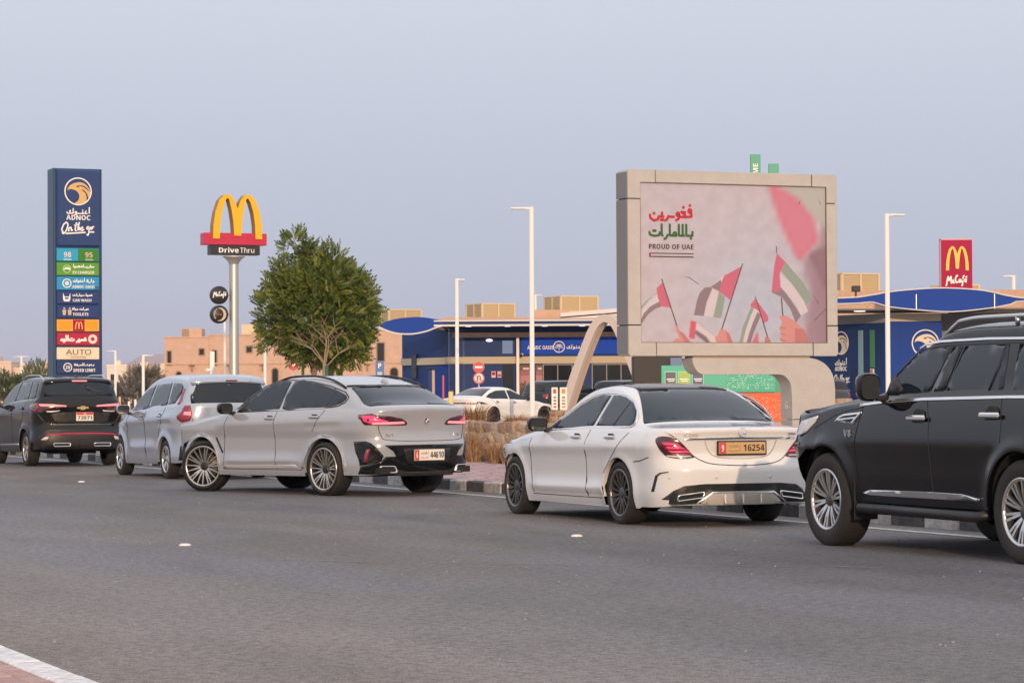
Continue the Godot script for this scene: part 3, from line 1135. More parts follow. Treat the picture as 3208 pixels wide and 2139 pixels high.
	var st = {"m": M.rim_warm, "spokes": spokes(5, 0.026, 0.016, 0.09, 0.0, 0.2) + spokes(5, 0.022, 0.013, 0.17, 0.0, 0.2 + PI / 5), "dish_in": 0.6, "hub": M.black_plastic}
	wheel(o, 2.80, -0.80, 0.36, 0.25, 0.284, st, deg_to_rad(23))
	wheel(o, 2.80, 0.80, 0.36, 0.25, 0.284, st, deg_to_rad(21))
	wheel(o, 0, -0.80, 0.36, 0.27, 0.284, st)
	wheel(o, 0, 0.80, 0.36, 0.27, 0.284, st)
	place_car(o, -1.8438, 37.42, -42.16)

# an open frame, hollow in the middle
func ring_box(w, h, t, d, lean = 0.0):
	var outer = rounded(-w / 2, -h / 2, w / 2, h / 2, h * 0.3, 4)
	var inner = rounded(-w / 2 + t, -h / 2 + t, w / 2 - t, h / 2 - t, h * 0.22, 4)
	var b = MB.new(true)
	var n = outer.size()
	for i in n:
		var j = (i + 1) % n
		var k = lean * 0.35
		var o0 = Vector3(outer[i].x + k * outer[i].y, outer[i].y, d * 0.5)
		var o1 = Vector3(outer[j].x + k * outer[j].y, outer[j].y, d * 0.5)
		var i0 = Vector3(inner[i].x + k * inner[i].y, inner[i].y, d * 0.5)
		var i1 = Vector3(inner[j].x + k * inner[j].y, inner[j].y, d * 0.5)
		var back = Vector3(0, 0, -d)
		b.quad(i0, o0, o1, i1)
		b.quad(o0, o0 + back, o1 + back, o1)
		b.quad(i0 + back, i0, i1, i1 + back)
	return b.done()

func white_saloon():
	var spec = {
		"r": 0.325, "arch": 0.362, "wb": 2.84, "fr0": -0.5, "ff0": 2.95, "tumble": 0.42, "cap": 0.075, "flare": 0.011, "n": 3.5, "ledge": 0.025, "cowl": 2.0, "mid": 0.8, "bow_r": 0.18, "curve": 0.15,
		"sec": [[0.15, 0.84], [0.25, 0.87], [0.34, 0.885], [0.5, 0.882], [0.66, 0.888], [0.76, 0.898], [0.84, 0.888], [0.92, 0.862], [1.0, 0.825]],
		"plan": [[-1.0, 0.95], [-0.5, 0.98], [0.1, 1.0], [1.8, 1.0], [2.6, 0.985], [2.95, 0.965], [3.5, 0.92]],
		"crease": [[-0.75, 0.815, 2.6, 0.76, 0.022, 0.12], [-0.2, 0.36, 2.4, 0.33, 0.026, 0.06]],
		"shoulder": [[-0.5, 0.955], [-0.1, 0.97], [0.6, 0.965], [1.5, 0.94], [2.0, 0.915], [2.5, 0.865], [2.95, 0.785], [3.3, 0.66]],
		"roof": [[-1.08, 0.972], [-1.03, 0.99], [-0.9, 1.005], [-0.7, 1.02], [-0.48, 1.052], [-0.25, 1.16], [0.05, 1.30], [0.22, 1.365], [0.45, 1.418], [0.8, 1.44], [1.1, 1.425], [1.4, 1.36], [1.75, 1.20], [2.08, 1.03], [2.3, 0.985], [2.8, 0.92], [3.2, 0.81], [3.48, 0.62]],
		"rear": [[0.16, -0.98], [0.26, -1.04], [0.42, -1.075], [0.58, -1.085], [0.64, -1.06], [0.75, -1.02], [0.87, -1.035], [0.93, -1.06], [0.972, -1.08]],
		"front": [[0.14, 3.4], [0.3, 3.48], [0.55, 3.5], [0.62, 3.48]],
		"low": [[-1.1, 0.23], [-0.5, 0.20], [-0.4, 0.18], [0.4, 0.18], [2.4, 0.17], [3.0, 0.15], [3.5, 0.16]],
	}
	var pm = paint(0.665, 0.675, 0.685, 0.0, 0.35)
	var cr = car_shell("white four-door saloon with a dark glass roof waiting behind the grey SUV", spec, pm, 1.5)
	var c = cr[0]
	var o = cr[1]
	both(c, "side_window", poly([1.88, 0.965, 1.4, 0.98, 0.80, 0.995, 0.72, 1.18, 0.66, 1.318, 0.86, 1.328, 1.08, 1.298, 1.32, 1.225, 1.66, 1.07]), M.glass, o, true)
	both(c, "side_window", poly([0.73, 0.998, 0.2, 1.008, -0.10, 1.008, -0.175, 1.03, -0.185, 1.075, -0.11, 1.16, 0.05, 1.245, 0.25, 1.298, 0.45, 1.318, 0.60, 1.32]), M.glass, o, true)
	both_strip(c, "window_trim", poly([1.95, 0.952, 1.4, 0.968, 0.7, 0.985, 0.1, 0.995, -0.14, 0.996, -0.205, 1.02, -0.222, 1.075, -0.14, 1.175, 0.03, 1.264, 0.25, 1.318, 0.55, 1.342, 0.86, 1.346, 1.10, 1.318, 1.35, 1.243, 1.72, 1.075, 1.9, 0.99]), 0.017, M.chrome, o, true, 0.007)
	both_strip(c, "window_divider", poly([0.29, 1.01, 0.10, 1.25]), 0.022, M.black_plastic, o, true, 0.006)
	both(c, "mirror_corner", poly([1.96, 0.96, 1.76, 0.968, 1.70, 1.05, 1.74, 1.062]), M.black_plastic, o, true, 0.008)
	screen(c, "rear_window", 0.27, -0.47, 0.80, 0.93, M.glass, o)
	screen(c, "windscreen", 2.05, 1.42, 0.92, 0.84, M.glass, o)
	screen(c, "glass_roof", 1.28, 0.30, 0.80, 0.78, M.black_gloss, o, 0.005)
	part("shut_line", strip(c, poly([0.29, -0.77, 0.29, 0.77]), 0.012, c.on_top, 0.007), M.gap, o)
	both_strip(c, "shut_line", poly([2.28, 0.86, 2.33, 0.7, 2.33, 0.5, 2.26, 0.27]), 0.006, M.gap, o)
	both_strip(c, "shut_line", poly([0.77, 0.96, 0.80, 0.75, 0.80, 0.5, 0.76, 0.27]), 0.006, M.gap, o)
	both_strip(c, "shut_line", poly([-0.20, 0.94, -0.04, 0.80, 0.18, 0.66, 0.36, 0.52]), 0.006, M.gap, o)
	both_strip(c, "shut_line", poly([2.3, 0.255, 0.4, 0.262]), 0.006, M.gap, o)
	both_strip(c, "bumper_line", poly([-0.36, 0.65, -0.5, 0.66, -0.7, 0.70]), 0.009, M.gap, o)
	for h in [[1.05, 0.885], [0.18, 0.892]]:
		handle(c, o, h[0], h[1], M.chrome, 0.22)
	mirror(c, o, 1.86, 1.01, 0.98, Vector2(0.215, 0.15), M.black_gloss)
	# lamps
	var lamp = [-0.825, 0.80, -0.838, 0.865, -0.815, 0.903, -0.76, 0.910, -0.69, 0.885, -0.61, 0.825, -0.515, 0.715, -0.53, 0.695, -0.65, 0.688, -0.75, 0.705, -0.79, 0.745]
	rear_pair(c, "tail_light", curve(lamp, true, 2), M.lens_dark, o, 0.008, 0.05)
	rear_pair(c, "tail_light_glow", poly([-0.80, 0.86, -0.70, 0.855, -0.63, 0.81, -0.55, 0.735, -0.64, 0.735, -0.78, 0.78]), M.lens_red, o, 0.012, 0.05)
	for k in 3:
		rear_pair(c, "light_guide", poly([-0.79 + k * 0.02, 0.845 - k * 0.038, -0.68 + k * 0.05, 0.842 - k * 0.038, -0.64 + k * 0.05, 0.822 - k * 0.038, -0.78 + k * 0.03, 0.825 - k * 0.038]), M.lamp_red, o, 0.015, 0.05)
	rear_pair(c, "reversing_lamp", poly([-0.76, 0.722, -0.63, 0.715, -0.55, 0.714, -0.54, 0.704, -0.65, 0.698, -0.755, 0.708]), M.lens_clear, o, 0.014)
	# boot
	part("shut_line", strip(c, curve([-0.79, 0.965, -0.70, 0.90, -0.63, 0.84, -0.545, 0.745, -0.45, 0.672, -0.31, 0.632, 0, 0.615, 0.31, 0.632, 0.45, 0.672, 0.545, 0.745, 0.63, 0.84, 0.70, 0.90, 0.79, 0.965]), 0.007, c.on_rear), M.gap, o)
	part("boot_trim", strip(c, poly([-0.62, 0.885, 0, 0.892, 0.62, 0.885]), 0.02, c.on_rear, 0.012), M.chrome, o)
	part("boot_recess_line", strip(c, curve([-0.40, 0.865, -0.36, 0.77, -0.28, 0.705, -0.1, 0.685, 0.1, 0.685, 0.28, 0.705, 0.36, 0.77, 0.40, 0.865]), 0.010, c.on_rear), mt(0.45, 0.43, 0.4, 0.5), o)
	var em = hold("emblem", o, Vector3(0, 0.945, -c.rear_f(0, 0.945) + 0.014))
	em.rotation.x = -0.3
	part("emblem_ring", ring_mesh(0, 0, 0.048, 0.009, 0.012), M.satin, em)
	var star = PackedVector2Array()
	for k in 6:
		var a = PI / 2 + TAU * k / 6
		star.append(Vector2(cos(a), sin(a)) * (0.044 if k % 2 == 0 else 0.009))
	part("emblem_star", flat(star, 0.01), M.satin, em)
	letters("C 200", -0.55, 0.925, -c.rear_f(-0.55, 0.925) + 0.014, 0.15, 0.026, M.satin, o, "Droid Sans Bold", "badge").rotation.y = -0.2
	letters("TURBO", 0.57, 0.925, -c.rear_f(0.57, 0.925) + 0.014, 0.10, 0.022, M.satin, o, "Droid Sans Bold", "badge").rotation.y = 0.2
	plate(o, Vector3(0, 0.79, -c.rear_f(0, 0.79) + 0.025), 0, 0.52, 0.115, ["9", "16254"], "long", 0.0, mt(0.52, 0.34, 0.16, 0.5))
	# lower bumper
	on_rear_piece(c, "bumper_insert", curve([-0.80, 0.285, -0.72, 0.37, -0.62, 0.42, -0.42, 0.437, 0.42, 0.437, 0.62, 0.42, 0.72, 0.37, 0.80, 0.285, 0.46, 0.25, 0.33, 0.352, -0.33, 0.352, -0.46, 0.25], true, 1), M.black_plastic, o, 0.006)
	on_rear_piece(c, "diffuser", poly([-0.45, 0.252, -0.33, 0.345, 0.33, 0.345, 0.45, 0.252, 0.36, 0.232, -0.36, 0.232]), mt(0.42, 0.40, 0.38, 0.5), o, 0.018)
	part("diffuser_trim", strip(c, poly([-0.50, 0.248, -0.34, 0.355, 0.34, 0.355, 0.50, 0.248]), 0.014, c.on_rear, 0.024), M.satin, o)
	for s in [-0.2, 0.0, 0.2]:
		var fb = MB.new()
		fb.prism(poly([0, 0, 0.05, 0.09, 0.0, 0.09]), 0.014, Transform3D(Basis(Vector3.UP, PI / 2), Vector3(s - 0.007, 0.242, -c.rear_f(s, 0.3) + 0.055)))
		part("diffuser_fin", fb.done(), pm, o)
	rear_pair(c, "corner_slit", poly([-0.76, 0.562, -0.815, 0.552, -0.838, 0.52, -0.855, 0.36, -0.845, 0.36, -0.828, 0.515, -0.81, 0.54, -0.76, 0.553]), M.gap, o, 0.006)
	for sg in [-1.0, 1.0]:
		var s = sg * 0.56
		var e = hold("exhaust", o, Vector3(s, 0.312, -c.rear_f(s, 0.312) + 0.006))
		e.rotation = Vector3(0, sg * 0.18, -sg * 0.12)
		part("exhaust_trim", ring_box(0.28, 0.066, 0.012, 0.05, -sg), M.chrome, e)
		part("exhaust_bore", boxm(Vector3(0.23, 0.04, 0.012), 0.0, Vector3(0, 0, 0.004)), M.well, e)
	for s in [-0.75, -0.3, 0.3, 0.75]:
		var d = MB.new(true)
		d.lathe(Vector3(s, 0.50, -c.rear_f(s, 0.50)), Vector3(0, 0, 1), [[0.013, 0.0], [0.013, 0.004], [0.0, 0.005]], 12)
		part("parking_sensor", d.done(), mt(0.6, 0.58, 0.55, 0.5), o)
	var st = {"m": M.rim_grey, "spokes": spokes(14, 0.022, 0.016), "dish_in": 0.66, "lip": mt(0.2, 0.19, 0.19, 0.35, 0.8), "hub": M.rim_grey}
	for w in [[2.84, -1], [2.84, 1], [0.0, -1], [0.0, 1]]:
		wheel(o, w[0], w[1] * 0.765, 0.325, 0.235, 0.243, st)
	place_car(o, 1.895, 28.516, -22.1)

func black_offroader():
	var spec = {
		"r": 0.405, "arch": 0.47, "wb": 3.075, "fr0": -0.7, "ff0": 3.25, "tumble": 0.20, "cap": 0.12, "flare": 0.030, "ledge": 0.035, "cowl": 2.3, "mid": 0.9, "bow_r": 0.08, "curve": 0.2, "n": 4.4, "blend": 0.9, "m": 3.2,
		"sec": [[0.32, 0.915], [0.42, 0.94], [0.55, 0.955], [0.75, 0.974], [0.89, 0.982], [1.0, 0.975], [1.1, 0.96], [1.2, 0.937], [1.32, 0.90]],
		"plan": [[-1.2, 0.96], [-0.7, 0.99], [0.0, 1.0], [2.2, 1.0], [3.0, 0.985], [3.25, 0.975], [3.9, 0.95]],
		"crease": [[-1.0, 0.93, 3.4, 0.90, 0.008, 0.10]],
		"shoulder": [[-0.7, 1.30], [0.3, 1.298], [1.5, 1.285], [2.2, 1.262], [2.6, 1.235], [2.95, 1.205], [3.25, 1.16], [3.7, 1.05]],
		"roof": [[-1.18, 1.32], [-1.13, 1.42], [-1.04, 1.70], [-0.96, 1.80], [-0.6, 1.865], [0.2, 1.90], [1.0, 1.90], [1.45, 1.87], [1.75, 1.78], [2.1, 1.58], [2.45, 1.36], [2.62, 1.315], [3.0, 1.28], [3.4, 1.225], [3.74, 1.12], [3.88, 1.02]],
		"rear": [[0.35, -1.1], [0.5, -1.2], [0.8, -1.2], [1.1, -1.19], [1.32, -1.18]],
		"front": [[0.34, 3.76], [0.5, 3.86], [0.8, 3.90], [1.02, 3.88]],
		"low": [[-1.2, 0.42], [-0.5, 0.40], [0.5, 0.40], [2.6, 0.40], [3.3, 0.36], [3.8, 0.36]],
	}
	var pm = paint(0.0035, 0.0042, 0.0052, 0.0, 0.5)
	var cr = car_shell("large black off-road vehicle cut off by the right edge of the picture, chrome trim", spec, pm, 1.2, "off-road vehicle")
	var c = cr[0]
	var o = cr[1]
	both(c, "side_window", poly([2.13, 1.325, 2.10, 1.44, 1.92, 1.565, 1.84, 1.625, 1.78, 1.655, 1.55, 1.685, 1.32, 1.695, 1.40, 1.5, 1.49, 1.325]), M.glass, o, true)
	both(c, "side_window", poly([1.24, 1.322, 1.17, 1.50, 1.11, 1.695, 0.8, 1.70, 0.46, 1.70, 0.42, 1.55, 0.40, 1.322]), M.glass, o, true)
	both(c, "side_window", poly([0.26, 1.322, 0.31, 1.70, -0.60, 1.685, -0.70, 1.64, -0.76, 1.34, -0.70, 1.325]), M.glass, o, true)
	both(c, "door_pillar", poly([1.46, 1.325, 1.36, 1.52, 1.29, 1.695, 1.15, 1.695, 1.20, 1.52, 1.27, 1.325]), M.black_gloss, o, true, 0.006)
	both_strip(c, "window_divider", poly([0.60, 1.325, 0.52, 1.52, 0.50, 1.695]), 0.03, M.black_gloss, o, true, 0.007)
	both_strip(c, "door_frame", poly([2.16, 1.30, 2.14, 1.44, 1.80, 1.675, 1.5, 1.71, 1.2, 1.716, 0.4, 1.718, -0.62, 1.702]), 0.016, M.black_plastic, o, true, 0.006)
	both_strip(c, "belt_trim", poly([2.52, 1.222, 2.2, 1.245, 1.5, 1.272, 0.3, 1.286, -0.68, 1.288]), 0.022, M.chrome, o, false, 0.010)
	both_strip(c, "drip_trim", poly([1.80, 1.69, 1.72, 1.722, 1.5, 1.742, 0.8, 1.75, -0.6, 1.73]), 0.018, M.chrome, o, true, 0.012)
	both(c, "mirror_corner", poly([2.18, 1.31, 1.98, 1.315, 1.92, 1.36, 2.08, 1.47, 2.13, 1.46]), M.black_plastic, o, true, 0.009)
	screen(c, "rear_window", -1.045, -1.14, 0.84, 0.9, M.glass, o)
	screen(c, "windscreen", 2.42, 1.80, 0.93, 0.88, M.glass, o)
	for sg in [-1.0, 1.0]:
		var rail = MB.new(true)
		var pts = []
		for k in 21:
			var t = k / 20.0
			var f = lerpf(1.62, -0.8, t)
			var p = c.top_pt(f, sg * 0.9)
			var up = 0.075 * minf(1.0, minf(t / 0.10, (1.0 - t) / 0.10))
			pts.append(p + Vector3(0, up - 0.01, 0))
		rail.path(pts, 0.021, 8)
		for f in [0.5, -0.2]: rail.tube(c.top_pt(f, sg * 0.9), c.top_pt(f, sg * 0.9) + Vector3(0, 0.07, 0), 0.02, 0.02)
		part("roof_rail", rail.done(), M.satin, o)
	both_strip(c, "shut_line", poly([2.47, 1.22, 2.52, 1.0, 2.55, 0.83, 2.53, 0.52]), 0.006, M.gap, o)
	both_strip(c, "shut_line", poly([1.45, 1.27, 1.36, 1.1, 1.32, 0.9, 1.31, 0.44]), 0.006, M.gap, o)
	both_strip(c, "shut_line", poly([0.34, 1.28, 0.28, 1.1, 0.26, 0.93]), 0.006, M.gap, o)
	both_strip(c, "shut_line", poly([3.3, 1.02, 2.95, 1.135, 2.7, 1.18, 2.5, 1.20]), 0.006, M.gap, o)
	for h in [[1.52, 1.12], [0.42, 1.145]]:
		for sg in [-1.0, 1.0]:
			var s = c.side_s(h[0], h[1])
			var g = hold("door_handle", o, Vector3(sg * (s + 0.03), h[1], -h[0]))
			part("grip", boxm(Vector3(0.03, 0.045, 0.29), 0.013), M.chrome, g)
			part("grip_cup", flat(disc(0, 0, 0.095, 20, 0.08), 0.02), M.gap, g, Vector3(-sg * 0.022, -0.005, 0), sg * PI / 2)
	# wing vent, its letters, headlamp
	both(c, "wing_vent", poly([2.93, 1.085, 2.86, 1.125, 2.78, 1.145, 2.47, 1.165, 2.60, 1.062]), M.chrome, o, false, 0.010, 0.05)
	both(c, "vent_slot", poly([2.86, 1.105, 2.78, 1.128, 2.53, 1.145, 2.56, 1.125]), M.gap, o, false, 0.014, 0.05)
	both(c, "vent_slot", poly([2.87, 1.088, 2.59, 1.108, 2.63, 1.078]), M.gap, o, false, 0.014, 0.05)
	var v8 = hold("badge", o, Vector3(-c.side_s(2.66, 0.985) - 0.008, 0.985, -2.66))
	v8.rotation.y = -PI / 2
	letters("V8", 0, 0, 0, 0.125, 0.06, M.satin, v8, "Droid Sans Bold", "badge_letters")
	both(c, "headlamp", poly([3.26, 1.13, 3.30, 1.07, 3.44, 0.99, 3.60, 0.95, 3.70, 0.97, 3.56, 1.08]), M.lens_clear, o, false, 0.008, 0.05)
	both(c, "sill_trim", poly([2.44, 0.485, 2.30, 0.512, 1.4, 0.522, 0.86, 0.52, 0.60, 0.488, 0.62, 0.468, 1.4, 0.47, 2.3, 0.468]), M.chrome, o, false, 0.02, 0.08)
	for sg in [-1.0, 1.0]:
		var sb = MB.new(true)
		var pts = [Vector3(sg * 0.86, 0.38, -2.5), Vector3(sg * 0.985, 0.355, -2.44), Vector3(sg * 0.985, 0.345, -0.6), Vector3(sg * 0.9, 0.37, -0.52)]
		sb.path(pts, 0.042, 10)
		sb.box(Vector3(sg * 0.9, 0.37, -1.5), Vector3(0.2, 0.03, 1.8))
		part("side_step", sb.done(), M.black_plastic, o)
		var fl = MB.new()
		fl.box(Vector3(sg * 0.86, 0.42, -2.565), Vector3(0.22, 0.34, 0.015))
		part("mud_flap", fl.done(), M.black_plastic, o)
	mirror(c, o, 2.12, 1.375, 1.06, Vector2(0.20, 0.235), M.black_gloss, 0.1)
	var st = {"m": M.rim_bright, "spokes": spokes(10, 0.020, 0.023, 0.10, 0.0, 0.1), "dish_in": 0.62, "hub": M.rim_grey}
	for w in [[3.075, -1], [3.075, 1], [0.0, -1], [0.0, 1]]:
		wheel(o, w[0], w[1] * 0.845, 0.405, 0.27, 0.265, st)
	# rear lamps, unseen from here but part of the thing
	rear_pair(c, "tail_light", poly([-0.88, 0.95, -0.70, 0.95, -0.72, 1.22, -0.86, 1.25]), M.lens_red, o)
	place_car(o, 4.786, 21.51, -22.4)

func black_crossover():
	var spec = {
		"r": 0.345, "arch": 0.40, "wb": 2.75, "fr0": -0.38, "ff0": 2.9, "tumble": 0.30, "cap": 0.10, "flare": 0.024, "ledge": 0.03, "cowl": 2.2, "mid": 0.8, "bow_r": 0.08, "blend": 0.8, "m": 3.0,
		"sec": [[0.26, 0.85], [0.38, 0.895], [0.6, 0.905], [0.82, 0.912], [0.98, 0.918], [1.1, 0.905], [1.2, 0.885], [1.3, 0.85]],
		"plan": [[-0.9, 0.96], [-0.38, 0.985], [0.1, 1.0], [1.8, 1.0], [2.6, 0.98], [2.9, 0.96], [3.6, 0.92]],
		"crease": [[-0.6, 1.10, 2.6, 1.0, 0.012, 0.1]],
		"shoulder": [[-0.38, 1.295], [0.0, 1.285], [1.0, 1.245], [1.9, 1.19], [2.4, 1.12], [2.9, 1.0], [3.3, 0.88]],
		"roof": [[-0.88, 1.31], [-0.83, 1.38], [-0.72, 1.65], [-0.66, 1.70], [-0.5, 1.725], [0.0, 1.755], [0.7, 1.76], [1.2, 1.72], [1.6, 1.58], [2.0, 1.38], [2.3, 1.215], [2.6, 1.16], [3.1, 1.08], [3.4, 0.95], [3.5, 0.85]],
		"rear": [[0.28, -0.86], [0.40, -0.95], [0.6, -0.96], [0.72, -0.92], [0.82, -0.88], [1.05, -0.89], [1.15, -0.905], [1.31, -0.88]],
		"front": [[0.2, 3.4], [0.5, 3.5], [0.85, 3.5]],
		"low": [[-0.9, 0.33], [-0.4, 0.30], [0.5, 0.27], [2.3, 0.26], [3.5, 0.25]],
	}
	var pm = paint(0.005, 0.0055, 0.006, 0.0, 0.5)
	var cr = car_shell("black crossover with lit tail lights and roof rails, second from the left edge", spec, pm)
	var c = cr[0]
	var o = cr[1]
	both(c, "side_window", poly([2.22, 1.22, 1.98, 1.39, 1.66, 1.56, 1.38, 1.625, 1.04, 1.64, 1.10, 1.265]), M.glass, o, true)
	both(c, "side_window", poly([1.02, 1.27, 0.95, 1.645, 0.15, 1.65, 0.05, 1.31]), M.glass, o, true)
	both(c, "side_window", poly([-0.02, 1.315, 0.06, 1.65, -0.18, 1.645, -0.34, 1.60, -0.42, 1.37, -0.36, 1.325]), M.glass, o, true)
	both_strip(c, "belt_trim", poly([2.2, 1.20, 1.0, 1.255, 0.0, 1.295, -0.36, 1.30]), 0.014, M.satin, o, true, 0.008)
	screen(c, "rear_window", -0.725, -0.825, 0.90, 0.95, M.glass, o)
	part("roof_spoiler", patch(c, poly([-0.55, -0.9, -0.715, -0.95, -0.715, 0.95, -0.55, 0.9]), c.on_top, 0.018, 0.03), M.black_gloss, o)
	screen(c, "windscreen", 2.26, 1.55, 0.92, 0.86, M.glass, o)
	var hb = MB.new()
	var hp = c.top_pt(-0.70, 0)
	hb.box(hp + Vector3(0, -0.005, 0.045), Vector3(0.30, 0.028, 0.03), Basis.IDENTITY, 0.008)
	part("high_brake_light", hb.done(), M.lamp_hot, o)
	for sg in [-1.0, 1.0]:
		var rail = MB.new(true)
		var pts = []
		for k in 17:
			var t = k / 16.0
			var p = c.top_pt(lerpf(1.3, -0.45, t), sg * 0.90)
			pts.append(p + Vector3(0, 0.07 * minf(1.0, minf(t / 0.15, (1.0 - t) / 0.15)) - 0.01, 0))
		rail.path(pts, 0.016, 8)
		part("roof_rail", rail.done(), M.satin, o)
	var fin = MB.new()
	fin.prism(poly([0.0, 0.0, 0.14, 0.0, 0.11, 0.05, 0.08, 0.06]), 0.03, Transform3D(Basis(Vector3.UP, -PI / 2), c.top_pt(-0.35, 0) + Vector3(0.015, -0.01, -0.07)))
	part("aerial_fin", fin.done(), M.black_gloss, o)
	rear_pair(c, "tail_light", poly([-0.90, 1.19, -0.86, 1.235, -0.76, 1.24, -0.28, 1.20, -0.27, 1.16, -0.45, 1.14, -0.80, 1.06, -0.87, 1.05]), M.lens_dark, o, 0.007, 0.05)
	rear_pair(c, "tail_light_edge", poly([-0.895, 1.19, -0.87, 1.225, -0.80, 1.225, -0.82, 1.12, -0.86, 1.07, -0.885, 1.08]), M.lens_red, o, 0.011, 0.05)
	rear_pair(c, "tail_light_bar", poly([-0.79, 1.222, -0.52, 1.21, -0.30, 1.19, -0.30, 1.165, -0.5, 1.175, -0.78, 1.178]), M.lamp_hot, o, 0.013, 0.05)
	rear_pair(c, "reversing_lamp", poly([-0.68, 1.085, -0.50, 1.092, -0.42, 1.10, -0.44, 1.075, -0.66, 1.06]), M.lens_clear, o, 0.012)
	var em = hold("emblem", o, Vector3(0.02, 1.145, -c.rear_f(0, 1.145) + 0.012))
	part("emblem_bar", flat(poly([-0.115, -0.02, -0.035, -0.02, -0.045, -0.038, 0.045, -0.038, 0.055, -0.018, 0.125, -0.014, 0.105, 0.022, 0.045, 0.02, 0.05, 0.036, -0.04, 0.036, -0.03, 0.018, -0.1, 0.016]), 0.012), mt(0.62, 0.45, 0.2, 0.3, 0.7), em)
	part("tailgate_recess", patch(c, poly([-0.60, 1.045, -0.30, 1.06, 0.30, 1.06, 0.60, 1.045, 0.52, 0.84, -0.52, 0.84]), c.on_rear, 0.004, 0.01), M.black_plastic, o)
	part("shut_line", strip(c, poly([-0.82, 1.03, -0.70, 0.86, -0.6, 0.825, 0.6, 0.825, 0.70, 0.86, 0.82, 1.03]), 0.007, c.on_rear, 0.006), M.satin, o)
	plate(o, Vector3(0.06, 0.975, -c.rear_f(0, 0.975) + 0.02), 0, 0.34, 0.165, ["12", "73971"], "square")
	on_rear_piece(c, "bumper_cladding", poly([-0.885, 0.52, -0.72, 0.70, -0.6, 0.73, 0.6, 0.73, 0.72, 0.70, 0.885, 0.52, 0.88, 0.35, -0.88, 0.35]), M.black_plastic, o, 0.006)
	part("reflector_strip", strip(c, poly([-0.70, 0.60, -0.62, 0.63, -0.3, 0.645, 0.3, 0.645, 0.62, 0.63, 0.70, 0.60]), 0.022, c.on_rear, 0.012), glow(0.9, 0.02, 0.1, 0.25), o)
	rear_pair(c, "bumper_lamp", poly([-0.78, 0.53, -0.71, 0.585, -0.64, 0.585, -0.68, 0.52]), M.lens_clear, o, 0.012)
	for sg in [-1.0, 1.0]:
		var e = hold("exhaust", o, Vector3(sg * 0.40, 0.43, -c.rear_f(0.40, 0.43) + 0.012))
		part("exhaust_trim", ring_box(0.34, 0.075, 0.016, 0.04), M.chrome, e)
	part("rear_wiper", strip(c, poly([-0.765, 0.16, -0.79, 0.42, -0.80, 0.62]), 0.03, c.on_top, 0.012), M.black_plastic, o)
	for sg in [-1.0, 1.0]: pass
	both_strip(c, "shut_line", poly([1.08, 1.24, 1.08, 0.4]), 0.006, M.gap, o)
	both_strip(c, "shut_line", poly([2.2, 1.15, 2.28, 0.4]), 0.006, M.gap, o)
	both_strip(c, "shut_line", poly([0.03, 1.26, 0.12, 1.0, 0.36, 0.75]), 0.006, M.gap, o)
	both_strip(c, "sill_trim", poly([2.2, 0.40, 0.5, 0.43]), 0.03, M.satin, o, false, 0.012)
	both(c, "arch_cladding", arch_band(c, 0.0, 0.06), M.black_plastic, o, false, 0.005)
	handle(c, o, 1.22, 1.10, M.black_gloss)
	handle(c, o, 0.20, 1.13, M.black_gloss)
	mirror(c, o, 2.02, 1.24, 1.03, Vector2(0.22, 0.16), M.black_gloss)
	var st = {"m": M.rim_warm, "spokes": spokes(5, 0.06, 0.045, 0.1, 0.15), "dish_in": 0.7}
	for w in [[2.75, -1], [2.75, 1], [0.0, -1], [0.0, 1]]:
		wheel(o, w[0], w[1] * 0.785, 0.345, 0.225, 0.235, st)
	place_car(o, -8.737, 54.48, -23.28)
	# the next car ahead: only its rear corner shows at the left edge
	var d = copy_car(o, "black car ahead of the crossover, only its corner and red lamp at the left edge")
	place_car(d, -12.9, 64.3, -23.3)

func copy_car(o, label):
	var c = o.duplicate()
	c.name = numbered("car")
	add_child(c)
	c.set_meta("label", label)
	return c

func arch_band(c: Car, f, wide):
	var p = PackedVector2Array()
	for k in 21:
		var a = PI * k / 20.0
		p.append(Vector2(f + cos(a) * (c.ra + 0.003), c.r + sin(a) * (c.ra + 0.003)))
	for k in range(20, -1, -1):
		var a = PI * k / 20.0
		p.append(Vector2(f + cos(a) * (c.ra + wide), c.r + sin(a) * (c.ra + wide)))
	return p

